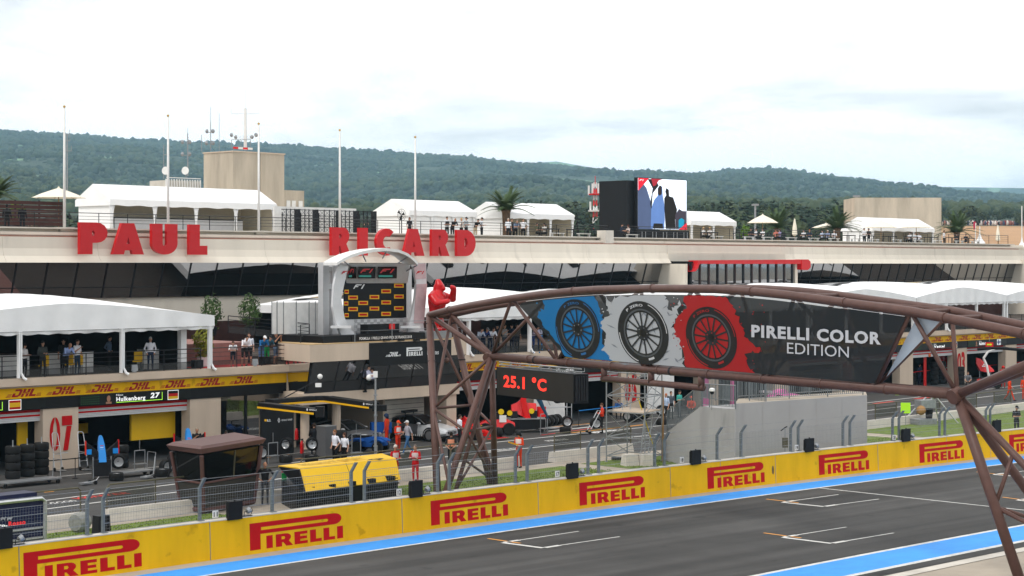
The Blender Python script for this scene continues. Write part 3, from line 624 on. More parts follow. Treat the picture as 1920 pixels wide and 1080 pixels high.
# ---------------------------------------------------------------- hospitality tents along the balcony
def vip_tent(sc_, half, label, prints, posts, t1=10.5, rise=.75):
    t = thing('hospitality_tent', label, 'tent', Bf(sc_, 0, 4.47), group='white hospitality tents on the balcony')
    za = lambda a: 7.22+rise*(1-abs(a)**1.35)          # a in -1..1 along the front
    def z(a, b): return za(a)+.42*math.sin(math.pi*min(b*1.15, 1))*(1-.75*abs(a)**2)+.012*math.sin(a*40)*math.sin(b*20)
    MB().grid(lambda u, v: Bf(sc_+half*(2*u-1), -.5+(t1+.5)*v, z(2*u-1, v)), 28, 10).build('roof', 'tent', t, smooth=True)
    MB().grid(lambda u, v: Bf(sc_+half*(2*u-1), -.52+.05*math.sin(u*60)*(1-v), 6.68+(za(2*u-1)-6.68)*v), 48, 5).build('front_gable', 'tent', t, smooth=True)
    for sg in (-1, 1):
        MB().grid(lambda u, v: Bf(sc_+sg*(half+.005), -.5+(t1+.5)*u, 6.72+(z(sg, u)-6.72)*v), 16, 2).build('side_valance', 'tent', t, smooth=True)
    va = MB()
    for i in range(60):
        a = -1+i/30; b = a+1/30; va.add([Bf(sc_+half*a, -.5, 6.66), Bf(sc_+half*b, -.5, 6.66), Bf(sc_+half*b, -.46+.04*math.sin(i), 6.52+.03*math.sin(i*1.7)), Bf(sc_+half*a, -.46+.04*math.sin(i-1), 6.52+.03*math.sin(i*1.7-1.7))], [(0, 1, 2, 3)])
    va.build('rolled_blind', 'tent', t)
    for s in posts:
        MB().path([Bf(s, -.42, 6.7), Bf(s, -.42, 4.75), Bf(s+.1, -.5, 4.5), Bf(s+.2, -.58, 4.42)], .07, 6).build('post', 'tent', t); MB().fbox(Bf, s-.16, s-.1, -.5, -.3, 4.5, 6.7).build('post', 'tent', t)
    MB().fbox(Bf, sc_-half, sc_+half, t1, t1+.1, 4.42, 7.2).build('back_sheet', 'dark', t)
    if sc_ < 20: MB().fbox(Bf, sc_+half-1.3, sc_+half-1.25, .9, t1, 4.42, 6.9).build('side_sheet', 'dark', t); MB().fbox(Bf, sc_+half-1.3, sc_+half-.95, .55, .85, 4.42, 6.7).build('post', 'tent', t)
    if prints:
        pr = MB(); gl = fit('Paddock', -.72, .66, .52, .42, .008)
        pr.geo(gl, lambda a, b: Bf(sc_+half*a, -.5+(t1+.5)*(b), z(a, b)+.03)); pr.build('lettering', cm('#1c1c1c'), t)
    if prints == 2 or not prints:
        tp = MB(); tp.grid(lambda u, v: Bf(sc_+half*(-.55+1.0*u), -.5+(t1+.5)*(.62+.3*v), z(-.55+1.0*u, .62+.3*v)+.02), 10, 4); tp.build('tan_print', mat('tan_print', (.42, .33, .20), .6, var=.05), t, smooth=True)
    return t
vip_tent(.1, 8.75, 'white hospitality tent with open front nearest the camera', 0, [-8.5, -2.54, 3.27, 8.72])
vip_tent(34.2, 7.55, 'white hospitality tent behind the red ape statue', 2, [28.0, 33.4, 39.0], 17.5)
for i, c in enumerate([49.3, 64.35, 79.4-7.55+.02+7.55, 94.5, 109.6, 124.7]):
    pass
for i, (c, lab) in enumerate([(49.2+7.55, 'white tent roof just right of the gantry crown'), (64.3+7.5, 'white tent roof behind the printed banner words'), (86.95, 'white tent with two open bays above pillar 03'), (102.05, 'white tent at the far right end of the row'), (117.2, 'far white tent beyond the frame edge')][:4]):
    vip_tent(c, 7.53, lab, 1 + i % 2, [c-7.3, c-2.5, c+2.5, c+7.3], 18.5)
# ---------------------------------------------------------------- railings
def railing(label, pts, h=1.0, rails=4, step=1.55, screen=0, name='railing', m='blackm', r=.025, cat='railing'):
    pts = [Vector(p) for p in pts]; t = thing(name, label, cat, pts[0], group=None)
    for p, q in zip(pts, pts[1:]):
        L_ = (q-p).length; n = max(1, round(L_/step)); up = Vector((0, 0, h))
        for i in range(n+1):
            a = p.lerp(q, i/n); MB().tube(a, a+up, r*1.1, 5).build('post', m, t)
        for k in range(rails):
            z = Vector((0, 0, h*(1-k/rails*.85))); MB().tube(p+z, q+z, r if k == 0 else r*.55, 5).build('rail', m, t)
        if screen: MB().add([p+Vector((0, 0, .03)), q+Vector((0, 0, .03)), q+Vector((0, 0, screen)), p+Vector((0, 0, screen))], [(0, 1, 2, 3)]).build('screen', 'clearscreen', t)
    return t
railing('dark railing with smoked screen along the first tent balcony', [Bf(-22, -.1, 4.47), Bf(8.3, -.1, 4.47)], 1.05, 4, 2.3, .4)
railing('dark railing of the open balcony left of the podium', [Bf(9.0, -.1, 4.47), Bf(14.0, -.1, 4.47), Bf(14.0, 3, 4.47)], 1.05, 4, 1.6, .4)
railing('dark railing of the balcony behind the gantry leg', [Bf(26.3, -.1, 4.47), Bf(49, -.1, 4.47)], 1.05, 4, 2.0, .4)
railing('dark railing of the far garage balcony', [Bf(78, -.1, 4.47), Bf(118, -.1, 4.47)], 1.05, 4, 2.0, .4)
tl = [Sb(122, 21.4), Sb(1145, 21.4), Sb(1890, 21.4)]
railing('dark roof terrace railing at the far left by the two suited men', [Bf(-2, 21.4, 12.09), Bf(tl[0]-.1, 21.4, 12.09)], .95, 4, 2.2)
railing('long dark roof terrace railing above the red letters', [Bf(tl[0]+.3, 21.4, 12.09), Bf(tl[1]-.3, 21.4, 12.09)], .95, 4, 2.2)
railing('dark roof terrace railing along the dining tables', [Bf(tl[1]+1.5, 21.4, 12.09), Bf(tl[2], 21.4, 12.09)], .95, 4, 2.2)
# ================================================================ yellow pit wall
WT = 2.3                                                  # face of the wall
pw = thing('pit_wall', 'long yellow concrete wall with red lettering along the race track', 'wall', Tf(40, WT))
seams = [-14, St(37, WT), St(395, WT), St(755, WT), St(1010, WT), St(1258, WT), St(1352, WT), St(1455, WT), St(1647, WT), St(1776, WT), St(1858, WT), 90, 105, 130]
for a, b in zip(seams, seams[1:]):
    n = max(2, int((b-a)/1.5)); ring = lambda s: [Tf(s, WT, 0), Tf(s, WT+.42, 0), Tf(s, WT+.36, 1.27), Tf(s, WT+.05, 1.27)]
    wl = MB().loft([ring(a+.018+(b-a-.036)*i/n) for i in range(n+1)]); wl.m = [0 if (i % 4 == 3 and i < 4*n) else 1 for i in range(len(wl.f))]; wl.build('panel', ['yellow', 'concw'], pw)
    ring = lambda s: [Tf(s, WT+.04, 1.272), Tf(s, WT+.38, 1.272), Tf(s, WT+.38, 1.31), Tf(s, WT+.04, 1.31)]
    MB().loft([ring(a+(b-a)*i/n) for i in range(n+1)]).build('coping', 'concw', pw)
face = lambda s, z, o=0: Tf(s, WT+.05*z/1.27-.004-o, z)
for a, b in [(45, 264), (469, 642), (808.5, 951.5), (1087, 1208.5), (1327, 1433), (1536, 1629), (1724.5, 1807), (1893, 1968)]:
    s0, s1 = St(a, WT), St(b, WT)
    lg = MB(); stamp(lg, LOGO, lambda u, v: face(s0+(s1-s0)*u/5., .14+v*.455)); lg.build('lettering', 'red', pw)
for px, py in [(742, 985), (1490, 865), (690, 1010)]:       # stains and a small hatch
    pass
hatch = St(1450, WT); MB().flat([[(hatch+.08*math.cos(a), .62+.2*math.sin(a)) for a in [2*math.pi*i/12 for i in range(12)]]], lambda a, b: face(a, b)).build('hole', mat('rusty_hole', (.16, .10, .04), .9), pw)
# ---------------------------------------------------------------- catch fence
FT = WT+.26
def fence_panel(p0, p1, ends, label):
    s0, s1 = St(p0, FT), St(p1, FT); t = thing('fence_panel', label, 'fence', Tf(s0, FT, 1.31), group='steel catch fence panels on the yellow wall')
    hh = 1.48
    def up(s, z):                                        # fence leans out over the track near its top
        k = max(0, z-1.08); return Tf(s, FT-k*.75, 1.31+z)
    for e, s in ((0, s0), (1, s1)):
        if ends[e]:
            MB().loft([[up(s-.045, z)+Vector((0, 0, 0)), up(s+.045, z), up(s+.045, z)+(Tf(s, FT+.1)-Tf(s, FT)), up(s-.045, z)+(Tf(s, FT+.1)-Tf(s, FT))] for z in (0, .5, 1.08, 1.45)]).build('post', 'postg', t)
            MB().box(Tf(s, FT, 1.322), (.2, .2, .02), rz=math.atan2(Tdir(s)[0].y, Tdir(s)[0].x)).build('foot_plate', 'postg', t)
    n = max(2, int((s1-s0)/1.5))
    for z in (.03, .3, .57, .84, 1.1, 1.42): MB().path([up(s0+(s1-s0)*i/n, z) for i in range(n+1)], .009, 4).build('cable', 'steel', t)
    ms = MB(); k = int((s1-s0)/.1)
    for i in range(1, k): s = s0+(s1-s0)*i/k; ms.tube(up(s, .03), up(s, 1.1), .0028, 3)
    for j in range(1, 11): ms.path([up(s0+(s1-s0)*i/n, .03+j*.1) for i in range(n+1)], .0028, 3)
    stuff(ms.build('wire_mesh', 'steel', t))
FP = [(-110, 165, (1, 1), 'leftmost catch fence panel beside the dark blue stand'), (195, 376, (1, 1), 'catch fence panel left of the brown cabin'), (376, 512, (0, 1), 'catch fence panel in front of the brown cabin'),
      (512, 660, (0, 1), 'catch fence panel before the front of the yellow stand'), (685, 822, (1, 1), 'catch fence panel before the two red-suited men'), (844, 968, (1, 1), 'catch fence panel before the gantry leg'),
      (990, 1104, (1, 1), 'catch fence panel right of the flag marshal'), (1124, 1229, (1, 1), 'catch fence panel before the scaffold tower'), (1247, 1346, (1, 1), 'catch fence panel before the grey stair block'),
      (1346, 1391, (0, 1), 'narrow catch fence panel before the corner of the grey block'), (1391, 1484, (0, 1), 'catch fence panel before the middle of the grey block'), (1498, 1582, (1, 1), 'catch fence panel before the right half of grey block'),
      (1595, 1675, (1, 1), 'catch fence panel at the right edge of the grey block'), (1687, 1763, (1, 1), 'catch fence panel before the lime green board lawn'), (1773, 1811, (1, 1), 'short catch fence panel left of the gantry right leg'),
      (1815, 1850, (1, 1), 'shortest catch fence panel left of the gantry right leg'), (1858, 1990, (1, 1), 'catch fence panel behind the gantry right leg')]
for a in FP: fence_panel(*a)
# light panels standing on the wall
def light_panel(px0, px1, label, num=None, big=1.):
    s0, s1 = St(px0, WT), St(px1, WT); s1 = s0+.58*big if s1-s0 > .62*big else s1
    t = thing('led_light', label, 'light', Tf(s0, WT, 1.31), group='black light panels on the yellow wall')
    fr = lambda a, b, z: Tf(s0+a, WT-.06+b, 1.26+z)
    MB().fbox(fr, 0, s1-s0, 0, .12, 0, .62).build('panel', 'black', t); MB().fbox(fr, .04, s1-s0-.04, .12, .2, .06, .56).build('housing', 'black', t)
    MB().tube(fr((s1-s0)/2, .06, .62), fr((s1-s0)/2, .06, .66), .03, 6).build('knob', 'black', t)
    e = s1-s0
    if num:
        fl_ = thing if 0 else None
        f = thing('floodlight', 'small floodlight on the wall ' + label.split(' light panel ')[1], 'floodlight', fr(e+.3, .15, .05), group='small floodlights on the yellow wall')
        c = fr(e+.34, .2, .2); MB().tube(c, c+Tdir(s0)[0]*.12+Vector((0, 0, .05)), .09, 10, .11).build('lamp_head', 'steel', f)
        MB().path([fr(e+.22, .2, .05), fr(e+.22, .2, .2), c], .015, 5).build('bracket', 'blackm', f); MB().fbox(fr, e+.12, e+.5, .1, .28, .04, .07).build('base', 'black', f)
        MB().path([fr(e+.5, .2, .06), fr(e+.6, .22, .22), fr(e+.56, .22, .3), fr(e+.44, .22, .24)], .012, 5).build('cable', 'black', f)
        p = thing('number_plate', 'small white plate on the wall reading %s' % {'10':'ten','11':'eleven','12':'twelve','17':'seventeen','18':'eighteen','19':'nineteen','20':'twenty'}[num], 'number plate', fr(-.35, .3, .1), group='number plates on the wall')
        MB().fbox(fr, -.44, -.2, .3, .32, .1, .34).build('plate', 'white', p); MB().geo(fit(num, -.40, -.24, .14, .15, .03), lambda a, b: fr(a, .295, b)).build('lettering', 'black', p)
light_panel(-4, 22, 'large black light panel at the left frame edge', '10', 1.25); light_panel(427, 455, 'black light panel below the brown cabin', '11'); light_panel(769, 795, 'black light panel by the two red-suited men', '12')
light_panel(1064, 1087, 'black light panel right of the flag marshal', '17'); light_panel(1296, 1315, 'black light panel before the sloping end of grey block', '18'); light_panel(1510, 1527, 'black light panel before the middle of grey block', '19')
light_panel(1692, 1708, 'black light panel on the wall before the right lawn', '20'); light_panel(1863, 1880, 'black light panel next to the gantry right leg')
# ================================================================ low kerb wall of the pit lane and its handrail
for i, (a, b) in enumerate([(-22, -10.6), (-9.6, -.2), (1.5, 15.6), (18.2, 24.5), (41, 56), (56.05, 95)]):
    kt = (-17., -17., -15.45, -15.3, -17., -17.)[i]
    o = MB().loft([[Bf(s, kt-.25, 0), Bf(s, kt+.25, 0), Bf(s, kt+.15, .5), Bf(s, kt-.15, .5)] for s in (a, b)]).build('kerb_wall', 'concw', None)
    tag(o, ['low pale concrete kerb wall at the left frame edge', 'low pale concrete kerb wall left of the brown cabin', 'low pale concrete kerb wall behind the yellow stand and gantry leg', 'low pale concrete kerb wall behind the scaffold tower', 'low pale concrete kerb wall right of the grey block', 'far low pale concrete kerb wall behind camera crane'][i], 'kerb wall', 'low concrete walls beside the pit lane')
olive = mat('olive_steel', (.10, .09, .055), .5, .3, var=.2)
def hand_rail(a, b, label, scr=1.7):
    q = 1.5 if 1 < a < 30 else 0
    t = thing('handrail', label, 'handrail', Bf(a, -16.9+q, 0), group='olive handrails along the pit lane'); n = max(1, round((b-a)/2.3)); zt = 1.42
    MB().path([Bf(a, -16.9+q, .4), Bf(a, -16.9+q, zt-.12), Bf(a+.12, -16.9+q, zt), Bf(b-.12, -16.9+q, zt), Bf(b, -16.9+q, zt-.12), Bf(b, -16.9+q, .4)], .032, 6).build('top_rail', olive, t)
    for i in range(1, n): s = a+(b-a)*i/n; MB().tube(Bf(s, -16.9+q, .4), Bf(s, -16.9+q, zt), .03, 6).build('post', olive, t)
    for i in range(n):
        if i % 2 == 0 or scr > 2: s = a+(b-a)*i/n; MB().add([Bf(s+.06, -16.9+q, .62), Bf(s+(b-a)/n-.06, -16.9+q, .62), Bf(s+(b-a)/n-.06, -16.9+q, 1.25), Bf(s+.06, -16.9+q, 1.25)], [(0, 1, 2, 3)]).build('screen', 'meshscreen', t)
hand_rail(-21, -10.7, 'olive handrail behind the dark blue stand'); hand_rail(-9.5, -.4, 'olive handrail left of the brown cabin'); hand_rail(1.6, 15.5, 'olive handrail behind the two red-suited men'); hand_rail(18.3, 24.4, 'olive handrail behind the scaffold tower'); hand_rail(41.2, 51, 'olive handrail right of the grey block'); hand_rail(51.5, 80, 'olive handrail behind the camera crane')
# ================================================================ gantry over the track
GC = W(922, 668, 81.9); GD = W(1795, 740, 57.6); gz = (GC.z+GD.z)/2
GG = (GD-GC); GG.z = 0; GG.normalize(); GH = Vector((-GG.y, GG.x, 0))      # along the span, and away to the right
if GH.x < 0: GH = -GH
def plane_hit(px, py, lean, off=0.):       # point of pixel on the leaning truss face through the bottom chord
    m = Vector((GH.x*lean, GH.y*lean, 1)); n = GG.cross(m).normalized(); o = Vector((0, 0, H)); d = Vector(((px-960)/F, 1, (YH-py)/F)); c = GC+n*off
    return o+d*((c-o).dot(n)/d.dot(n))
LE = -.34
FRn = (GG.cross(Vector((GH.x*LE, GH.y*LE, 1)))).normalized()
if FRn.y > 0: FRn = -FRn
def fp(px, py, off=0.): return plane_hit(px, py, LE, 0)+FRn*off
def mirror(p): q = p-GC; h_ = q.dot(GH); return p-GH*2*h_
top = [(805, 591), (843, 581), (881, 573), (960, 559.5), (1020, 551.5), (1076, 546), (1121, 543), (1224, 541), (1340, 542), (1410, 546.5), (1475, 553), (1585, 567.5), (1708, 584), (1772, 596), (1840, 609.5), (1920, 626), (2010, 648)]
gan = thing('gantry', 'brown tubular steel truss gantry arching over the race track', 'gantry', (GC.x, GC.y, 0))
def gt(name, p, q, r, n=10): return MB().tube(p, q, r, n).build(name, 'brown', gan, smooth=True)
TF = [fp(*p) for p in top]; TB = [mirror(p) for p in TF]
MB().path(TF, .155, 12).build('top_chord', 'brown', gan, smooth=True); MB().path(TB, .14, 12).build('top_chord', 'brown', gan, smooth=True)
gt('bottom_chord', GC-GG*.2, GD+GG*.2, .165, 12)
bk = GC+GH*.55+Vector((0, 0, .08)); gt('service_pipe', bk+GG*.5, GD+GH*.55+Vector((0, 0, .1)), .05, 6)
bot = lambda px: GC.lerp(GD, max(0, min(1, bisect_px(px))))
def bisect_px(px):
    lo, hi = 0., 1.
    for _ in range(40):
        m = (lo+hi)/2; v = GC.lerp(GD, m)
        if 960+F*v.x/v.y < px: lo = m
        else: hi = m
    return lo
# zig-zag members of both faces
zz = [(922, 'b'), (960, 't'), (1045, 'b'), (1121, 't'), (1210, 'b'), (1300, 't'), (1440, 'b'), (1490, 't'), (1640, 'b'), (1708, 't'), (1795, 'b')]
def tp(px):
    for a, b in zip(top, top[1:]):
        if a[0] <= px <= b[0]: k = (px-a[0])/(b[0]-a[0]); return fp(px, a[1]+(b[1]-a[1])*k)
nodes = [bot(px) if k == 'b' else tp(px) for px, k in zz]
for a, b in zip(nodes, nodes[1:]):
    gt('web_member', a, b, .075, 8)
    ma, mb_ = mirror(a), mirror(b); gt('web_member', ma, mb_, .075, 8)
for px, k in zz:
    if k == 't': p = tp(px); gt('cross_member', p, mirror(p), .07, 8)
tops = [tp(px) for px, k in zz if k == 't']
for a, b in zip(tops, tops[1:]): gt('cross_member', a, mirror(b), .06, 8)
for a, b in zip(TF[1:-1:2], TF[2:]): d_ = (b-a).normalized(); MB().tube(a-d_*.035, a+d_*.035, .178, 14).build('flange', 'brown', gan)
for k in range(1, 9): p = GC.lerp(GD, k/9); MB().tube(p-GG*.03, p+GG*.03, .188, 14).build('flange', 'brown', gan)
gt('cross_member', TF[0], TB[0], .15, 10); gt('web_member', TF[0], GC, .12, 10); gt('web_member', TB[0], GC, .12, 10)
gt('cross_member', tp(1772), mirror(tp(1772)), .08)
# left leg
bA, bB = G(820, 925), G(920, 908); bA.z = bB.z = 0
gt('leg', bA, TF[0], .165, 12); gt('leg', bB, TB[0], .16, 12)
bC = G(928, 909); bC2 = G(832, 934); bC3 = G(852, 928); gt('leg', bC, GC, .135, 10); gt('leg', bC2, GC, .14, 10); gt('leg', bC3, GC+GH*.2, .09, 8)
mA = bA.lerp(TF[0], .46); mB = bB.lerp(TB[0], .46); mC = bC.lerp(GC, .46); mC2 = bC2.lerp(GC, .46)
X1 = (TF[0]+mB+TB[0]+mA)/4
gt('brace', TF[0], mB, .075, 8); gt('brace', TB[0], mA, .075, 8); gt('brace', mA, mB, .065, 8); gt('brace', mA, mC2, .065, 8); gt('brace', mB, mC, .06, 8); gt('brace', mC2, mC, .06, 8); gt('brace', mA, GC, .07, 8)
gt('brace', mA, bC2.lerp(GC, .1), .065, 8); gt('brace', mB, bC2.lerp(GC, .28), .06, 8); gt('brace', mC2, bC.lerp(GC, .02), .06, 8); gt('brace', mC, bC3.lerp(GC, .04), .06, 8); gt('brace', mB, bC.lerp(GC, .05), .055, 8); gt('brace', bC3.lerp(GC, .25), bB.lerp(TB[0], .04), .055, 8)
MB().ball(X1, .13).build('node', 'brown', gan)
MB().tube(GC-FRn*-.05-GG*.25, GC+FRn*.18-GG*.12, .2, 14).build('node', 'brown', gan); MB().tube(GD-FRn*.1, GD+FRn*.24, .24, 14).build('node', 'brown', gan)
# right leg
rb = G(1918, 1105, 0); rb2 = Vector((rb.x+2.6, rb.y+1.6, 0)); rb3 = Vector((rb.x+3.4, rb.y-1.2, 0))
gt('leg', rb, GD, .165, 12); gt('leg', rb2, GD, .15, 12); gt('leg', rb3, GD, .12, 10); gt('web_member', GD, TF[-1], .15, 10); gt('web_member', GD, TB[-1], .13, 10)
gt('leg', rb+Vector((2.2, -1.5, 0)), TF[-1], .15, 10); gt('leg', rb2+Vector((2.2, -1.5, 0)), TB[-1], .15, 10); gt('cross_member', TF[-1], TB[-1], .12)
ml = rb.lerp(GD, .42); gt('brace', ml, GD.lerp(rb3, .3), .07, 8); gt('brace', ml, rb3.lerp(GD, .1), .07, 8); gt('brace', ml, rb2.lerp(GD, .3), .06, 8)
# frame hanging under the bottom chord
dn = Vector((0, 0, -.52)); hp = [bot(1133), bot(1221), bot(1315)]
for p in hp: gt('hanger', p, p+dn, .13, 10)
gt('hanger_bar', hp[0]+dn-GG*.12, hp[2]+dn+GG*.12, .125, 10)
for px in (1005, 1260): p = bot(px); MB().tube(p-GG*.05, p+GG*.05, .18, 12).build('collar', 'blackm', gan)
for z in (.62, .4): 
    for a, b in ((bA, TF[0]), (bB, TB[0])): c = a.lerp(b, z+.33); MB().tube(c-Vector((0, 0, .03)), c+Vector((0, 0, .03)), .18, 12).build('collar', 'blackm', gan)
# ---------------------------------------------------------------- printed banner
ban = thing('banner', 'dark mesh banner with three wheels on blue, white and red paint and white words', 'banner', fp(1350, 630), group=None)
print_m = {}
def pm(c, a=.9):
    k = (c, a)
    if k not in print_m: print_m[k] = see_mat('banner_print_%s_%d' % (c.strip('#'), int(a*100)), c, a)
    return print_m[k]
tline_ = lambda px: next(a[1]+(b[1]-a[1])*(px-a[0])/(b[0]-a[0]) for a, b in zip(top, top[1:]) if a[0] <= px <= b[0])+9.5
bline_ = lambda px: 660+(px-922)*.0842-4.
LB = [(978, 572), (1066, bline_(1066))]; RBn = [(1644, bline_(1644)), (1704, 591)]
def edge(px0, px1, fn, n=12): return [(px0+(px1-px0)*i/n, fn(px0+(px1-px0)*i/n)) for i in range(n+1)]
outline = [LB[0]]+[LB[1]]+edge(1072, 1640, bline_)+[RBn[0], RBn[1]]+edge(1700, 982, tline_)
def bl(k): return lambda a, b: fp(a, b, .11+.004*k)
MB().flat([outline], bl(0)).build('cloth', pm('#1c2124', .95), ban)
def inside(x): return x
def wob(pts, amp, sub=5, seed=1):
    r_ = random.Random(seed); o = []
    for (a, b), (c, d) in zip(pts, pts[1:]+pts[:1]):
        for i in range(sub): k = i/sub; o.append((a+(c-a)*k+r_.uniform(-amp, amp), b+(d-b)*k+r_.uniform(-amp, amp)))
    return o
def clampb(pts): return [(x, max(tline_(x)+.6, min(bline_(x)-.6, y))) for x, y in pts]
blue = clampb(wob([(1022, 560), (1060, 553), (1115, 549), (1128, 575), (1136, 600), (1132, 640), (1150, 660), (1166, 679), (1125, 677), (1072, 672), (1040, 630), (1018, 603), (1012, 585), (1026, 575)], 3, 5, 3))
white = clampb(wob([(1138, 551), (1150, 570), (1155, 556), (1200, 548), (1250, 549), (1255, 570), (1262, 578), (1282, 562), (1276, 585), (1266, 610), (1280, 622), (1284, 660), (1288, 692), (1200, 684), (1155, 676), (1134, 652), (1140, 622), (1131, 608), (1150, 585)], 4, 6, 5))
redp = clampb(wob([(1284, 552), (1330, 551), (1368, 553), (1382, 580), (1396, 606), (1404, 630), (1432, 655), (1402, 662), (1412, 690), (1430, 704), (1360, 699), (1292, 692), (1281, 640), (1268, 620), (1270, 596), (1290, 575)], 3.5, 6, 8))
MB().flat([blue], bl(1)).build('paint_splash', pm('#0a78b8'), ban); MB().flat([white], bl(2)).build('paint_splash', pm('#c2c4c6'), ban); MB().flat([redp], bl(3)).build('paint_splash', pm('#b8161a'), ban)
rr = random.Random(4); dr = {'#c2c4c6': MB(), '#b8161a': MB(), '#0a78b8': MB()}
for i in range(90):
    c, x0, x1 = rr.choice([('#c2c4c6', 1210, 1300), ('#b8161a', 1262, 1300), ('#b8161a', 1385, 1440), ('#0a78b8', 1005, 1035), ('#c2c4c6', 1130, 1160)]); x = rr.uniform(x0, x1); y = rr.uniform(tline_(x)+4, bline_(x)-4); q = rr.uniform(.4, 1.5)
    dr[c].flat([[(x+q*math.cos(a)*rr.uniform(.7, 1.5), y+q*math.sin(a)) for a in [2*math.pi*k/7 for k in range(7)]]], bl(4))
for c, m_ in dr.items(): stuff(m_.build('paint_drops', pm(c), ban))
# folds in the white paint
fo = MB()
for i in range(26):
    x = rr.uniform(1140, 1285); y = rr.uniform(560, 680); L_ = rr.uniform(5, 22); a = rr.uniform(-1.2, 1.2); wd = rr.uniform(.8, 2.2)
    fo.flat([[(x, y), (x+L_*.5*math.cos(a)+wd*math.sin(a), y+L_*.5*math.sin(a)-wd*math.cos(a)), (x+L_*math.cos(a), y+L_*math.sin(a)), (x+L_*.5*math.cos(a)-wd*math.sin(a), y+L_*.5*math.sin(a)+wd*math.cos(a))]], bl(4))
stuff(fo.build('paint_folds', pm('#8c9096'), ban))
def wheel_print(cx, cy, ax, bx, th, acc, k):
    # th tilts the ellipse; ax, bx half sizes in picture-plane units of the print
    def el(r, n=40, a0=0, a1=360, dx=0, dy=0):
        o = []
        for i in range(n+1):
            a = R(a0+(a1-a0)*i/n); u = r*ax*math.cos(a); v = r*bx*math.sin(a); o.append((cx+dx+u*math.cos(th)-v*math.sin(th), cy+dy+u*math.sin(th)+v*math.cos(th)))
        return o
    full = lambda r, n=40: el(r, n, 0, 360*(n-1)/n, )[:n]
    MB().flat([full(1.0), full(.74)[::-1]], bl(5)).build('printed_tyre', pm('#1b1d1f'), ban)
    MB().flat([full(.76), full(.70)[::-1]], bl(6)).build('printed_rim', pm('#55595c'), ban); MB().flat([full(.71), full(.655)[::-1]], bl(6)).build('printed_rim', pm('#141617'), ban)
    s_ = MB()
    for i in range(14):
        a = 360*i/14; 
        p = el(.68, 1, a-2.4, a+2.4)+el(.2, 1, a+9, a-9); s_.flat([p], bl(7))
    s_.flat([full(.24, 20)], bl(8)); s_.build('printed_spokes', pm('#232629'), ban)
    MB().flat([full(.12, 16)], bl(9)).build('printed_hub', pm('#0c0d0e'), ban)
    t_ = MB()
    for i in range(5): c_ = el(.17, 1, i*72+20, i*72+20)[0]; t_.flat([[(c_[0]+1.1*math.cos(a), c_[1]+1.1*math.sin(a)) for a in [2*math.pi*j/8 for j in range(8)]]], bl(10))
    stuff(t_.build('printed_bolts', pm('#8a8e90' if acc != '#b02020' else '#b02020'), ban))
    for a0, a1 in ((-55, 15), (125, 195)):
        MB().flat([el(.955, 14, a0, a1)+el(.925, 14, a1, a0)], bl(6)).build('printed_stripe', pm(acc), ban)
    lt = text('P ZERO', .02); wdt = lt[2]; g = MB()
    def onarc(u, v, c=-90, span=46):
        a = R(c-span/2+span*u/wdt); r = .87+.075*v/CAPH-.03; x = r*ax*math.cos(a); y = r*bx*math.sin(a); return fp(cx+x*math.cos(th)-y*math.sin(th), cy+x*math.sin(th)+y*math.cos(th), .15)
    g.geo(lt[:2], onarc); g.build('lettering', pm(acc if acc != '#d8d8d8' else '#e8e8e8'), ban)
    b0 = el(.87, 6, 82, 98)+el(.80, 6, 98, 82); MB().flat([b0], bl(7)).build('printed_label', pm(acc), ban)
wheel_print(1088, 615, 41, 57, -.24, '#2c6ea8', 0); wheel_print(1211, 622, 46, 61, -.32, '#d8d8d8', 1); wheel_print(1339, 631, 46, 60, -.38, '#b02020', 2)
# words
def btext(t, x0, y0, x1, y1, h, bold, sp=0):
    g = text(t, bold); k = (x1-x0)/g[2]; q = h/CAPH; sl_ = (y1-y0)/(x1-x0)
    return MB().geo(g[:2], lambda u, v: fp(x0+u*k, y0+u*k*sl_-v*q, .155))
btext('PIRELLI COLOR', 1415, 628, 1658, 642, 21, .04).build('lettering', pm('#d4d4d6', .97), ban); btext('EDITION', 1482, 659.5, 1598, 667.5, 20.5, 0).build('lettering', pm('#d4d4d6', .97), ban)
MB().path([fp(*p, .1) for p in edge(990, 1700, lambda x: tline_(x)-1.5, 30)], .012, 4).build('lacing_rope', 'white', ban)
b2 = thing('banner', 'small pale blue triangular banner at the right end of the gantry', 'banner', fp(1710, 640))
MB().flat([[(1716, 592), (1762, 600), (1655, 711)]], lambda a, b: fp(a, b, -.15)).build('cloth', see_mat('pale_blue_cloth', (.50, .57, .64), .95), b2)
# ---------------------------------------------------------------- temperature display
p0 = bot(944)+Vector((0, 0, -.42)); p1 = bot(1090)+Vector((0, 0, -.42)); led = thing('temperature_display', 'black display box reading 25.1 degrees in red under the gantry', 'display', p0.lerp(p1, .5), group=None)
f_ = lambda u, w_, z: p0+(p1-p0)*u+GH*w_+Vector((0, 0, z))
LW = (p1-p0).length
MB().fbox(lambda a, b, z: f_(a, b, z), 0, 1, -.35, .35, -1.2, .0).build('case', 'black', led)
MB().flat([rect(.01, -1.17, .99, -.03)], lambda a, b: f_(a, -.356, b)).build('screen', mat('led_screen', (.02, .017, .014), .5, var=.1), led)
redL = mat('red_led', (.9, .035, .02), .5, var=0, emit=1.0)
g = text('25.1 °C', .03); MB().geo(g[:2], lambda u, v: f_(.10+.56*u/g[2], -.362, -.80+v*.68)).build('lettering', redL, led)
for k in range(5): MB().fbox(lambda a, b, z: f_(a, b, z), 1.0, 1.012, -.3+k*.12, -.22+k*.12, -1.1, -.1).build('cooling_vent', 'blackm', led)
for u in (.1, .5, .9): MB().tube(f_(u, 0, 0), f_(u, 0, .42), .025, 6).build('hanger', 'steel', led)
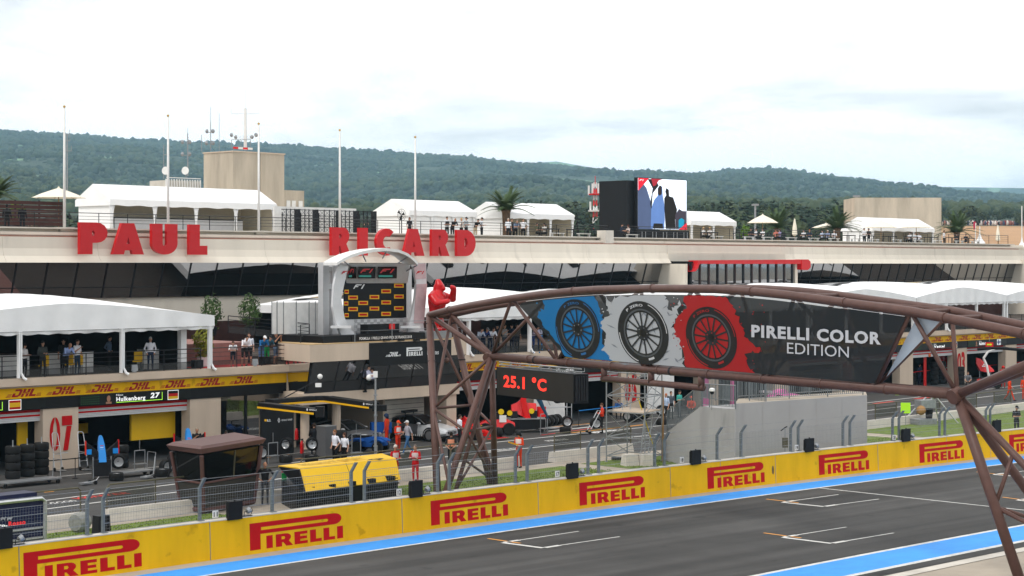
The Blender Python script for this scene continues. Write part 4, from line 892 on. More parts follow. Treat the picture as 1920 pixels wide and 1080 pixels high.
MB().path([f_(0, -.2, .1), f_(1.05, -.2, .1)], .03, 6).build('truss_bar', 'alu', led); MB().path([f_(0, -.2, .22), f_(1.05, -.2, .22)], .03, 6).build('truss_bar', 'alu', led)
for i in range(8): MB().tube(f_(i/8, -.2, .1), f_((i+.5)/8, -.2, .22), .015, 4).build('truss_lacing', 'alu', led)
# ================================================================ podium wing of the building
pod = thing('podium_building', 'cream podium wing with slanted dark windows jutting out of the pit building', 'building', Bf(18, -3, 0))
foot = [(14.2, 1.0), (13.15, -3.0), (25.0, -3.0), (26.0, .6)]
def ringz(k, z, sc=1.0, dt=0): return [Bf(s, t+dt if t < -1 else t, z) for s, t in foot]
MB().loft([ringz(0, 4.72), ringz(0, 5.62)]).build('parapet', 'conc', pod); MB().loft([ringz(0, 5.623), ringz(0, 5.66)]).build('balcony_floor', mat('ochre_floor', (.45, .31, .16), .8), pod)
MB().loft([ringz(0, 2.45, dt=.55), ringz(0, 3.05, dt=.55)]).build('beam', 'conc', pod)
def slant(sa, sb, zb=3.055, zt=4.715): return [Bf(sa, -2.42, zb), Bf(sb, -2.42, zb), Bf(sb, -2.95, zt), Bf(sa, -2.95, zt)]
for i in range(6):
    a = 13.4+11.4*i/6; b = 13.4+11.4*(i+1)/6
    MB().add(slant(a+.05, b-.05), [(0, 1, 2, 3)]).build('window', 'glass', pod); MB().add(slant(a+.05, b-.05, 3.052, 3.06)+[], [(0, 1, 2, 3)]) 
    v = slant(a-.05, a+.05); MB().hexa([v[0], v[1], v[1]+NB*.1, v[0]+NB*.1, v[3], v[2], v[2]+NB*.1, v[3]+NB*.1]).build('mullion', 'blackm', pod)
    gy = slant(a+.05, b-.05, 3.06, 3.62); MB().add([p-NB*.02 for p in [Bf(a+.05, -2.43, 3.06), Bf(b-.05, -2.43, 3.06), Bf(b-.05, -2.61, 3.62), Bf(a+.05, -2.61, 3.62)]], [(0, 1, 2, 3)]).build('lower_pane', mat('grey_spandrel', (.035, .034, .034), .25, var=.05), pod)
MB().add([Bf(13.4, -2.42, 3.055), Bf(14.3, .3, 3.055), Bf(14.2, .3, 4.715), Bf(13.2, -2.95, 4.715)], [(0, 1, 2, 3)]).build('window', 'glass', pod); MB().add([Bf(24.8, -2.42, 3.055), Bf(25.9, .3, 3.055), Bf(25.9, .3, 4.715), Bf(24.95, -2.95, 4.715)], [(0, 1, 2, 3)]).build('window', 'glass', pod)
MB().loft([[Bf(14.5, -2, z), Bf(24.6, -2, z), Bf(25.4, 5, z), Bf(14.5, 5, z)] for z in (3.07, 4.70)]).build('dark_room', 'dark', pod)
MB().fbox(Bf, 14.8, 25.6, 7.6, 7.8, 0, 2.5).build('back_wall', mat('grey_green_wall', (.10, .105, .10), .8), pod); MB().fbox(Bf, 14.8, 25.5, .6, 7.6, 2.44, 2.6).build('ceiling', 'conc', pod)
for s, t in [(16.3, -1.6), (14.4, -1.2)]: MB().lathe([(.24, 0), (.24, 2.46)], Bf(s, t, 0), 14).build('column', 'conc', pod)
MB().fbox(Bf, 24.1, 24.9, -2.3, -1.6, 0, 2.46).build('column', 'conc', pod)
sh2 = MB().fbox(Bf, 20.9, 24.1, -.5, -.42, 0, 2.44).build('slatted_door', 'concw', pod)
for i in range(9): MB().fbox(Bf, 20.95, 24.05, -.525, -.503, .1+i*.26, .12+i*.26).build('slat_shadow_gap', 'blackm', sh2)
MB().fbox(Bf, 20.75, 20.9, -.6, 4, 0, 2.44).build('side_wall', 'conc', pod)
# black sponsor panel on the balcony front
sp = thing('sponsor_panel', 'black panel with three white logos on the podium balcony', 'sign', Bf(20, -3.1, 4.5))
s0, s1 = Sb(693, -3.05), Sb(846, -3.05); MB().fbox(Bf, s0, s1, -3.06, -3.003, 4.35, 5.60).build('panel', 'black', sp)
whitep = mat('white_print', (.70, .70, .70), .6, var=0)
stamp(MB(), SLANT, lambda u, v: Bf(Sb(726, -3.06)+u*.30+.05, -3.066, 4.82+v*.24)).build('lettering', whitep, sp); stamp(MB(), LOGO, lambda u, v: Bf(Sb(762, -3.06)+u*.246, -3.066, 4.80+v*.235)).build('lettering', whitep, sp)
em = MB().geo(fit('Emirates', Sb(801, -3.06), Sb(822.5, -3.06), 4.82, .24, .01), lambda a, b: Bf(a, -3.066, b)); em.path([Bf(Sb(808, -3.06)+.12*math.sin(i*.9), -3.07, 5.1+i*.05) for i in range(7)], .03, 4); em.build('lettering', whitep, sp)
# ---------------------------------------------------------------- winners' podium stage
stg = thing('podium_stage', 'silver winners podium with curved fins, arched roof and black logo wall', 'podium', Bf(18, -1, 5.66))
silv = mat('brushed_silver', (.52, .52, .53), .35, .5, var=.06); lsil = mat('light_silver_panel', (.60, .60, .61), .45, .2, var=.06)
TS = -.9
P_ = lambda px, py, t=TS: K(px, py, t)
def quadbox(name, m, px0, px1, py0, py1, t0, t1, par=stg): 
    a, b = Sb(px0, t0), Sb(px1, t0); return MB().fbox(Bf, a, b, t0, t1, Zb((px0+px1)/2, py1, t0), Zb((px0+px1)/2, py0, t0)).build(name, m, par)
quadbox('base', 'black', 606, 797, 627, 640, -2.4, 1.6); quadbox('lettering_panel', 'black', 660, 795, 625.5, 638, -2.46, -2.41)
MB().geo(fit('FORMULA 1 PIRELLI GRAND PRIX DE FRANCE 2018', Sb(674, -2.47), Sb(772, -2.47), Zb(720, 635.5, -2.47), .14, .02), lambda a, b: Bf(a, -2.47, b)).build('lettering', whitep, stg)
bw = quadbox('logo_wall', 'black', 646, 762, 531, 597, -.6, -.5)
qf = lambda px, py: K(px, py, -.607)
lg = mat('yellow_print', (.75, .42, .015), .5, var=0)
for r_, row in enumerate([(748, 535.5), (724, 546), (662, 558), (702, 557), (748, 556), (681, 568), (724, 567), (662, 579.5), (702, 578.5), (748, 578), (681, 590), (724, 588.5), (650, 547), (649, 569), (650, 591)]):
    x, y = row; hw = 9 if x > 655 else 4; MB().flat([rect(x-hw, y-3.8, x+hw, y+3.8)], lambda a, b: qf(a, b)).build('printed_badge', lg, bw); MB().flat([rect(x-hw*.78, y-2, x+hw*.78, y+1.9)], lambda a, b: K(a, b, -.612)).build('printed_badge_bar', 'red', bw)
stamp(MB(), F1L, lambda u, v: K(662+u*7.2, 541.5-v*8.5, -.607)).build('lettering', whitep, bw)
# checkered lower wall and upper wall with screens
lowm = mat('checker_silver', (.5, .5, .5), .4, var=.3, scale=4)
quadbox('lower_wall', lsil, 646, 764, 597.5, 628, -.55, -.45)
ck = MB()
for i in range(16):
    for j in range(5):
        if (i+j) % 2 == 0: x = 664+i*6.1; y = 599+j*5.4; ck.flat([rect(x, y, x+6, y+5.3)], lambda a, b: K(a, b, -.56))
stuff(ck.build('checker_pattern', mat('pale_checker', (.36, .36, .37), .4), stg))
MB().add([P_(650, 531, -.6), P_(764, 531, -.6), P_(770, 494, -1.5), P_(640, 494, -1.5)], [(0, 1, 2, 3)]).build('upper_wall', lsil, stg)
for x0, x1 in ((652, 668), (671, 704), (708, 744)):
    sc_ = MB().add([P_(x0, 522, -1.0), P_(x1, 522, -1.0), P_(x1+.5, 500, -1.5), P_(x0+(4 if x0 < 660 else .5), 500, -1.5)], [(0, 1, 2, 3)]).build('screen', mat('stage_screen', (.012, .010, .010), .2, var=0), stg)
    stamp(MB(), F1L, lambda u, v: K(x0+4+u*(x1-x0-8)/3.1, 512-v*8, -1.52)).build('lettering', mat('dim_red_light', (.30, .02, .02), .5, emit=.25, var=0), sc_)
    MB().flat([rect(x0+2, 516, x1-8, 519.5)], lambda a, b: K(a, b, -1.3)).build('caption', mat('dim_teal', (.03, .22, .18), .5, emit=.15, var=0), sc_)
def fin(pts, t0, t1, m, name='fin'):     # curved side fin: outline in photo columns/rows on plane t0
    g = MB(); g.prism([pts], lambda a, b, w: Bf(Sb(a, t0), w, Zb(a, b, t0)), t0, t1); return g.build(name, m, stg)
fin([(637, 496), (655, 493), (646, 531), (640, 560), (646, 595), (656, 616), (668, 627), (640, 628), (630, 605), (624, 575), (626, 535), (631, 512)], -1.6, -1.45, lsil)
fin([(774, 494), (799, 494), (800, 531), (798, 560), (793, 600), (796, 623), (764, 622), (772, 590), (778, 560), (781, 531)], -1.6, -1.45, lsil)
fin([(781, 533), (801, 532), (799, 560), (795, 606), (776, 606)], -1.63, -1.605, mat('pinkish_panel', (.50, .36, .37), .5, var=.2, scale=1.5), 'fin_panel'); fin([(776, 495), (798, 494), (799, 522), (779, 524)], -1.63, -1.605, mat('pinkish_panel', (.5, .36, .37), .5), 'fin_panel')
for x in (640, 780): stamp(MB(), F1L, lambda u, v: K(x+u*5, 514-v*6, -1.64)).build('lettering', 'red', stg)
for x0, x1 in ((606, 617), (624, 634)): quadbox('frame_post', silv, x0, x1, 492, 628, -.8, -.4)
quadbox('frame_post', silv, 764, 772, 505, 628, .2, .5)
for y in (500, 533): quadbox('frame_rung', silv, 606, 636, y, y+9, -.75, -.45)
for x in (640, 770): MB().box(K(x, 613, -1.9), (1.1, .7, .12)).build('step', lsil, stg)
# arched roof
ar = []
for (x, y) in [(632, 491), (645, 483), (660, 476), (680, 470), (700, 466), (725, 464), (748, 467), (765, 474), (776, 483), (783, 490)]: ar.append((x, y))
rf = MB(); rf.loft([[K(x, y+1, -2.2), K(x, y+6.5, -2.2), K(x, y+6.5, -2.2)+NB*1.1, K(x, y+1, -2.2)+NB*1.1] for x, y in ar]); rf.build('arched_roof', 'white', stg)
for x, y in ar[1::2]: MB().tube(K(x, y+7, -2.4), K((x-700)*.7+700, y+20, -.9), .04, 5).build('roof_strut', 'steel', stg)
dk = MB(); dk.box(K(712, 616, -1.4), (2.4, .6, .5), rz=BANG); o = dk.build('winner_block', 'black', stg); MB().box(K(735, 612, -1.75), (.4, .06, .3), rz=BANG).build('red_cap_mark', 'redpaint', o)
# white partition screen beside the stage
ws = thing('partition_screen', 'row of white partition panels with thin grey posts beside the podium', 'partition', Bf(14, .6, 5.66))
for a, b in zip([510, 520, 532, 556, 580, 592], [520, 532, 556, 580, 592, 605]): quadbox('panel', 'white', a+.8, b-.4, 567, 626, .6, .63, ws)
for a in (510, 520, 532, 556, 580, 592): quadbox('post', 'steel', a-.5, a+.5, 565, 626, .55, .58, ws)
railing('dark railing around the podium terrace', [K(428, 625, 3.0), K(580, 640, .2), Bf(14.1, -1.2, 5.66)], .95, 4, 1.7, .4)
railing('thin grey railing in front of the podium stage', [Bf(16.5, -2.85, 5.66), Bf(24.8, -2.85, 5.66)], 1.05, 2, 2.9, 0, m='steel', r=.018)
pt = MB().fbox(Bf, 9.5, 14.2, 3.0, 21, 4.4, 5.6).build('raised_terrace', mat('reddish_render', (.26, .13, .11), .8), bld); MB().fbox(Bf, 9.2, 14, -.05, 3.0, 4.401, 4.42).build('red_carpet', 'redcarpet', bld)
for i in range(6): MB().fbox(Bf, 9.0+.0, 10.6, 3.0-.32*(6-i)+1.6, 3.0-.32*(5-i)+1.6, 4.42, 4.55+i*.18).build('stair_step', 'darkred', bld)
# security camera, spot lamps
cm_ = thing('security_camera', 'small white security camera on the podium wall', 'camera', K(567, 662, -.9)); p = K(567, 662, -1.2); MB().tube(p, p+Vector((-.25, -.25, -.05)), .07, 8).build('housing', 'white', cm_); MB().tube(p+Vector((-.25, -.25, -.05)), p+Vector((-.27, -.27, -.055)), .05, 8).build('lens', 'black', cm_); MB().tube(p, p+NB*.5, .025, 6).build('bracket', 'steel', cm_)
for i, px in enumerate((725, 752, 781)):
    o = thing('spot_lamp', ['black spot lamp above the first white logo of the panel', 'black spot lamp above the second white logo of the panel', 'black spot lamp above the third white logo of the panel'][i], 'lamp', K(px, 638, -3.0), group='spot lamps over the black panel')
    c = K(px, 637, -3.15); MB().box(c, (.3, .25, .12), rz=BANG).build('lamp_head', 'black', o); MB().tube(c, c+NB*.3+Vector((0, 0, -.1)), .02, 5).build('arm', 'black', o)
# ---------------------------------------------------------------- red ape statue on its plinth
pl = MB().fbox(Bf, Sb(757, -2.4)+2.0, Sb(846, -2.7), -2.75, -1.2, 5.66, 6.08).build('statue_plinth', mat('grey_plinth', (.22, .23, .24), .6), None); tag(pl, 'grey plinth under the red ape statue', 'plinth')
# ================================================================ roof terrace
def frame_tent(label, px0, px1, t0, t1, ze, zr, bays, front='open', side=True, zf=11.72):
    s0, s1 = Sb(px0, t0), Sb(px1, t0); t = thing('frame_tent', label, 'tent', Bf(s0, t0, zf), group='white frame tents on the roof terrace'); tm_ = (t0+t1)/2; o = .18
    rr_ = [(t0-o, ze-.08), (tm_, zr), (t1+o, ze-.08)]
    nb = bays*6
    MB().grid(lambda u, v: Bf(s0-o+(s1-s0+2*o)*u, t0-o+(tm_-t0+o)*v, ze+(zr-ze)*v-.035*abs(math.sin(u*bays*math.pi))*math.sin(v*math.pi)), nb, 5).build('roof', 'tent', t, smooth=True); MB().grid(lambda u, v: Bf(s0-o+(s1-s0+2*o)*u, t1+o-(t1-tm_+o)*v, ze+(zr-ze)*v), nb, 3).build('roof', 'tent', t, smooth=True)
    for s in (s0-o, s1+o): MB().add([Bf(s, t0-o, ze), Bf(s, t1+o, ze), Bf(s, tm_, zr)], [(0, 1, 2)]).build('gable', 'tent', t)
    MB().grid(lambda u, v: Bf(s0-o+(s1-s0+2*o)*u, t0-o-.01, ze-.42*v+.03*math.sin(u*bays*12)*v), nb*2, 2).build('valance', 'tent', t, smooth=True)
    for s in (s0-o, s1+o): MB().add([Bf(s, t0-o, ze), Bf(s, t1+o, ze), Bf(s, t1+o, ze-.42), Bf(s, t0-o, ze-.42)], [(0, 1, 2, 3)]).build('valance', 'tent', t)
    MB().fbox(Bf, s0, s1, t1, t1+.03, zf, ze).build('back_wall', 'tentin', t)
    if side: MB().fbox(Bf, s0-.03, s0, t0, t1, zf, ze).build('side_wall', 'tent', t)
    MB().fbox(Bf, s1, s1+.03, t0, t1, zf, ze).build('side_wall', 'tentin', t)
    for i in range(bays+1):
        s = s0+(s1-s0)*i/bays; MB().tube(Bf(s, t0, zf), Bf(s, t0, ze), .05, 6).build('post', 'alu', t)
        MB().loft([[Bf(s+dx*w_, t0-.06-abs(dx)*.05, z) for dx in (-1, -.4, .4, 1)]+[Bf(s, t0+.1, z)] for z, w_ in ((ze-.1, .32), (zf+1.7, .16), (zf+1.0, .09), (zf+.1, .18))]).build('curtain', 'tent', t, smooth=True)
    if front == 'closed': MB().grid(lambda u, v: Bf(s0+(s1-s0)*u, t0-.02+.03*math.sin(u*40), zf+(ze-zf)*v), 40, 2).build('front_wall', 'tent', t, smooth=True)
    return t
frame_tent('white frame tent with four open bays and bar counter on the left roof', 208, 512, 26, 29.6, 14.15, 15.2, 4)
frame_tent('closed white frame tent behind the tall fan', 768, 888, 25.5, 29.2, 14.0, 14.9, 3, 'closed'); frame_tent('open white frame tent behind the roof palm tree', 945, 1072, 25.5, 29.2, 14.0, 14.95, 3)
frame_tent('small white frame tent right of the big screen', 1296, 1376, 27, 30.6, 13.9, 14.85, 2, side=False); frame_tent('white frame tent with parasols in front at the right of roof', 1636, 1748, 27, 30.6, 13.8, 14.85, 3)
o = thing('bar_counter', 'pale bar counter with dark top inside the left roof tent', 'counter', Bf(24, 27.5, 11.72)); MB().fbox(Bf, Sb(215, 27.3), Sb(455, 27.3), 27.3, 28.0, 11.72, 12.95).build('body', lsil, o); MB().fbox(Bf, Sb(214, 27.2), Sb(456, 27.2), 27.2, 28.1, 12.953, 13.0).build('top', 'black', o)
# stair tower and its cabin
tw = thing('stair_tower', 'weathered cream stair tower on the roof', 'tower', Bf(39, 34, 11.9)); a, b = Sb(437, 33.5), Sb(533, 33.5)
stain = mat('weathered_render', (.50, .43, .34), .9, var=.3, scale=.6, streak=True)
MB().fbox(Bf, a, b, 33.5, 37, 10, 18.3).build('body', stain, tw); MB().fbox(Bf, a-.06, b+.06, 33.44, 37.06, 18.303, 18.4).build('coping', 'conc', tw); ab = MB().fbox(Bf, b, Sb(575, 33.5), 33.8, 39, 10, 15.6).build('annex', stain, tw)
for i, px in enumerate((540, 550, 563)): MB().fbox(Bf, Sb(px, 33.7)-.1, Sb(px, 33.7)+.28, 33.74, 33.79, 14.2, 14.8).build('vent_grille', 'white', ab)
MB().tube(Bf(Sb(491, 33.4), 33.4, 10), Bf(Sb(491, 33.4), 33.4, 18.3), .05, 6).build('drain_pipe', stain, tw)
cab = thing('louvred_cabin', 'white louvred plant box left of the stair tower', 'plant box', Bf(33, 34, 14)); 
s0, s1 = Sb(312, 34), Sb(376, 34); MB().fbox(Bf, s0, s1, 34.1, 36, 10, 16.0).build('body', 'concw', cab)
for i in range(14): s = s0+(s1-s0)*i/13; MB().fbox(Bf, s-.03, s+.03, 33.98, 34.08, 14.6, 16.1).build('louvre', 'white', cab)
MB().tube(Bf(s0, 34.0, 16.2), Bf(s1, 34.0, 16.2), .03, 5).build('rail', 'white', cab)
# aerials
def mast(label, px, pyb, pyt, t, r=.05, arms=(), whip=None, m='steel', name='aerial_mast'):
    s = Sb(px, t); o = thing(name, label, 'aerial', Bf(s, t, Zb(px, pyb, t)), group='aerials on the stair tower roof'); MB().tube(Bf(s, t, Zb(px, pyb, t)), Bf(s, t, Zb(px, pyt, t)), r, 8, r*.8).build('pole', m, o)
    for (py, x0, x1, kind) in arms:
        MB().tube(K(x0, py, t), K(x1, py, t), .025, 5).build('cross_arm', m, o)
        for x in (x0, x1):
            if kind == 'lamp':
                c = K(x, py-2, t); g = MB(); g.lathe([(.04, -.08), (.15, .0), (.17, .08)], tuple(c), 10, 'x', rz=2.4 if x > px else .7); g.build('flood_head', 'steel', o)
            elif kind == 'dish':
                c = K(x, py, t); MB().lathe([(.02, -.08), (.16, -.02), (.22, .06)], tuple(c), 10, 'x', rz=4.5).build('dish', 'white', o)
            elif kind == 'rod': MB().tube(K(x, py, t), K(x, py-10, t), .02, 5).build('rod', m, o)
    if whip: MB().tube(K(px+whip[0], whip[1], t), K(px+whip[0], whip[2], t), .018, 5).build('whip', m, o)
    return o
mast('thick white radio mast with cross arm on the stair tower', 460, 281, 203, 35, .13, [(213, 434, 485, 'rod'), (255, 433, 481, 'lamp'), (259, 441, 473, 'lamp')], (0, 203, 168), 'white')
mast('thin aerial with twin lamp heads left of the thick white mast', 395, 283, 228, 35, .035, [(270, 386, 400, 'lamp'), (248, 387, 400, 'lamp')], (0, 228, 200)); mast('slim whip aerial next to the thick white mast', 411, 283, 212, 35, .02); mast('slim rod aerial at the left edge of the stair tower', 378, 284, 252, 35, .025)
mast('lattice aerial with round lamps above the louvred box', 352, 330, 250, 34.5, .05, [(268, 341, 356, 'lamp'), (291, 341, 356, 'lamp')], (0, 250, 240)); mast('small curved aerial behind the second flagpole', 307, 335, 272, 34.5, .03, [(290, 307, 313, 'rod')])
mast('far dark mast with short arms behind the first flagpole', 126, 360, 250, 38, .05, [(253, 119, 130, 'rod'), (264, 119, 131, 'rod'), (283, 124, 134, 'rod')])
o = thing('mast_platform', 'small red and white platform at the foot of the thick mast', 'platform', K(452, 280, 35)); 
for i in range(4): MB().fbox(Bf, Sb(433+i*9, 35), Sb(442+i*9, 35), 34.7, 34.75, Zb(445, 280, 35), Zb(445, 276, 35)).build('board', 'redpaint' if i % 2 == 0 else 'white', o)
for x in (434, 452, 470): MB().tube(K(x, 279, 34.8), K(x, 262, 34.8), .025, 5).build('post', 'steel', o)
MB().tube(K(434, 262, 34.8), K(470, 262, 34.8), .025, 5).build('rail', 'steel', o)
for x, y in ((348, 320), (311, 320)):
    c = K(x, y, 34); o = thing('satellite_dish', 'white dish at the %s of the louvred box' % ('right corner' if x > 330 else 'left corner'), 'dish', c); MB().lathe([(.03, -.14), (.2, -.08), (.3, .06)], tuple(c), 14, 'x', rz=4.4).build('bowl', 'white', o); MB().tube(c, c+Vector((0, .1, -.5)), .03, 5).build('arm', 'steel', o)
# flagpoles
for i, (px, py0, py1) in enumerate([(120.5, 423, 200), (315, 425, 217), (485, 430, 232), (637, 430, 244), (778.5, 430, 257)]):
    s = Sb(px, 21.1); o = thing('flagpole', ['bare white flagpole at the far left of the roof', 'bare white flagpole above letter U', 'bare white flagpole right of stair tower', 'bare white flagpole above first letter R', 'bare white flagpole above letter A of second word'][i], 'flagpole', Bf(s, 21.1, 11.72), group='bare flagpoles along the roof edge')
    MB().tube(Bf(s, 21.1, 11.9), Bf(s, 21.1, Zb(px, py1+2, 21.1)), .085, 10, .055).build('pole', 'white', o, smooth=True); MB().ball(Bf(s, 21.1, Zb(px, py1, 21.1)), .09, 8, 5).build('finial', mat('brass', (.5, .33, .10), .3, .8), o); MB().fbox(Bf, s-.5, s+.5, 20.75, 21.5, 11.85, 12.12).build('base', 'concw', o)
    MB().tube(Bf(s+.12, 21.1, 12.2), Bf(s+.09, 21.1, Zb(px, py1+6, 21.1)), .008, 4).build('halyard', 'white', o)
# dark lattice planters / folding screens
o = None
for i, (a, b) in enumerate([(529, 563), (564, 597), (598, 640), (640, 673), (674, 706)]):
    t_ = 23.2; s0, s1 = Sb(a, t_), Sb(b, t_); o = thing('lattice_screen', ['first dark lattice screen left of the first letter R', 'second dark lattice screen from the left tent', 'middle dark lattice screen of the five', 'fourth dark lattice screen behind flagpole', 'last dark lattice screen before the fan'][i], 'screen', Bf(s0, t_, 11.72), group='dark lattice screens on the roof')
    zt = 13.75; fr = MB(); 
    for s in np.linspace(s0+.03, s1-.12, 5): MB().fbox(Bf, s-.025, s+.025, t_, t_+.05, 12.0, zt-(.25 if s < s0+.1 else 0)).build('upright', 'blackm', o)
    for z in np.linspace(12.1, zt-.05, 5): MB().fbox(Bf, s0, s1-.1, t_+.052, t_+.09, z-.025, z+.025).build('rail', 'blackm', o)
    for j in range(4):
        for k in range(4):
            sa = s0+.03+(s1-s0-.15)*j/4; sb = s0+.03+(s1-s0-.15)*(j+1)/4; za_ = 12.1+(zt-12.15)*k/4; zb_ = 12.1+(zt-12.15)*(k+1)/4
            MB().tube(Bf(sa, t_-.01, za_), Bf(sb, t_-.01, zb_), .012, 4).build('diagonal', 'blackm', o); MB().tube(Bf(sa, t_-.03, zb_), Bf(sb, t_-.03, za_), .012, 4).build('diagonal', 'blackm', o)
    MB().fbox(Bf, s1-.1, s1, t_-.02, t_+.5, 12, zt).build('side_panel', 'blackm', o)
wb = MB().fbox(Bf, Sb(514, 24.5), Sb(668, 24.5), 24.5, 24.6, 11.72, 13.95).build('white_hoarding', 'white', None); tag(wb, 'white hoarding behind the dark lattice screens', 'hoarding')
hed = thing('dark_hedge_fence', 'dark slatted fence at the far left end of the roof', 'fence', Bf(10, 24, 11.72))
for i in range(7): MB().fbox(Bf, Sb(-30, 24), Sb(122, 24), 24, 24.04, 12.0+i*.26, 12.22+i*.26).build('slat', 'darkred', hed)
for x in (-20, 30, 75, 120): MB().fbox(Bf, Sb(x, 24)-.05, Sb(x, 24)+.05, 24.05, 24.12, 11.72, 13.85).build('post', 'blackm', hed)
# big screen
bs = thing('big_screen', 'big video screen showing two standing men on the roof', 'screen', Bf(78, 24, 11.72)); s0, s1 = Sb(1195, 24), Sb(1288, 24); z0, z1 = 12.9, 17.38
MB().fbox(Bf, s0, s1, 24, 24.35, z0, z1).build('case', 'black', bs); SP = lambda u, v, k=0: Bf(s0+(s1-s0)*u, 23.994-.004*k, z0+(z1-z0)*v)
def scr(name, c, poly, k, e=.75): return MB().flat([poly], lambda a, b: SP(a, b, k)).build(name, mat('screen_%s' % c.strip('#'), c, .6, var=.1, scale=2, emit=e), bs)
scr('picture', '#dfe8f4', rect(.01, .01, .99, .99), 0, .8); scr('picture_shape', '#4a5878', [(.01, .0), (.30, .0), (.26, .55), (.18, .8), (.10, .9), (.01, .75)], 1, .4); scr('picture_shape', '#16141a', [(.2, .98), (.36, .98), (.42, .86), (.30, .7), (.28, .35), (.25, .5), (.30, .8)], 2, .3); scr('picture_shape', '#a02030', [(.27, .99), (.5, .99), (.42, .96), (.36, .86), (.31, .84)], 3, .4)
scr('picture_shape', '#5878b0', [(.26, .02), (.27, .4), (.33, .58), (.40, .66), (.40, .8), (.44, .87), (.49, .84), (.50, .68), (.53, .5), (.54, .2), (.53, .02)], 4, .5); scr('picture_shape', '#15120f', [(.30, .02), (.32, .12), (.5, .12), (.51, .02)], 5, .3); scr('picture_shape', '#2a1c18', [(.40, .7), (.40, .8), (.44, .87), (.48, .84), (.48, .7), (.44, .66)], 6, .3)
scr('picture_shape', '#14100e', [(.56, .02), (.53, .4), (.53, .62), (.57, .68), (.55, .75), (.57, .82), (.62, .79), (.63, .66), (.71, .64), (.76, .5), (.79, .4), (.75, .2), (.76, .02)], 7, .3); scr('picture_shape', '#3a3440', [(.76, .02), (.75, .3), (.83, .42), (.9, .38), (.98, .38), (.98, .02)], 8, .4); scr('picture_shape', '#0a88a8', [(.82, .02), (.82, .2), (.88, .24), (.94, .2), (.92, .05)], 9, .5); scr('picture_shape', '#c02030', [(.82, .01), (.99, .01), (.99, .15)], 10, .7); scr('picture_shape', '#c8142c', [(.01, .99), (.01, .74), (.22, .99)], 11, .7)
stamp(MB(), F1L, lambda u, v: SP(.03+u*.028, .93+v*.035, 12)).build('lettering', whiteL, bs)
MB().fbox(Bf, Sb(1154, 26)-.4, s0+.3, 24.4, 27.5, 11.72, 17.1).build('rear_scaffold_cover', 'black', bs); MB().fbox(Bf, s0-.2, s1+.2, 23.9, 24.6, 11.72, 12.85).build('stand', 'black', bs)
for i in range(5): s = s0+.4+i*1.5; MB().path([Bf(s, 23.8, 12), Bf(s, 23.8, 12.7), Bf(s+.5, 23.8, 12.7), Bf(s+.5, 23.8, 12)], .025, 5).build('stand_frame', 'alu', bs)
# parasols
def parasol(label, px, pyr, pyt, half, t, openp=True):
    s = Sb(px, t); zt = Zb(px, pyt, t); o = thing('parasol', label, 'parasol', Bf(s, t, 11.72), group='cream parasols on the roof terrace'); MB().tube(Bf(s, t, 11.9), Bf(s, t, zt), .035, 6).build('pole', 'wood', o)
    if openp:
        zr = Zb(px, pyr, t); hw = half*(P0+U*s+NB*t).y/F; g = MB(); n = 8; rings = []
        for k, (q, z) in enumerate([(1, zr), (.66, zr+(zt-zr)*.42), (.33, zr+(zt-zr)*.75), (.05, zt)]): rings.append([Bf(s, t, z)+Vector((math.cos(2*math.pi*i/n+.4)*hw*q, math.sin(2*math.pi*i/n+.4)*hw*q, 0)) for i in range(n)])
        g.loft(rings, caps=False); g.build('canopy', 'umb', o)
        for i in range(n): MB().tube(rings[0][i]-Vector((0, 0, .02)), Bf(s, t, zt-.12), .012, 4).build('rib', 'wood', o)
        MB().lathe([(.1, 0), (.02, .12)], Bf(s, t, zt), 8).build('cap', 'umb', o)
    else: MB().lathe([(.10, Zb(px, pyr, t)-0), (.26, Zb(px, pyr, t)+.12), (.2, (Zb(px, pyr, t)+zt)/2), (.05, zt)], (*Bf(s, t, 0)[:2], 0), 8).build('folded_canopy', 'umb', o)
parasol('large cream parasol at the left end of the roof', 110, 371, 353, 50, 24.5); parasol('cream parasol right of the small tent', 1430, 418, 403, 30, 25); parasol('cream parasol left of the second palm', 1549, 427, 419, 28, 28); parasol('cream parasol before the right tent left side', 1652, 427, 414, 30, 25); parasol('cream parasol before the right tent right side', 1718, 427, 417, 30, 25)
parasol('folded cream parasol between the dining groups', 1490, 442, 410, 0, 24, False); parasol('folded cream parasol at the right end of the roof', 1871, 452, 422, 0, 23, False)
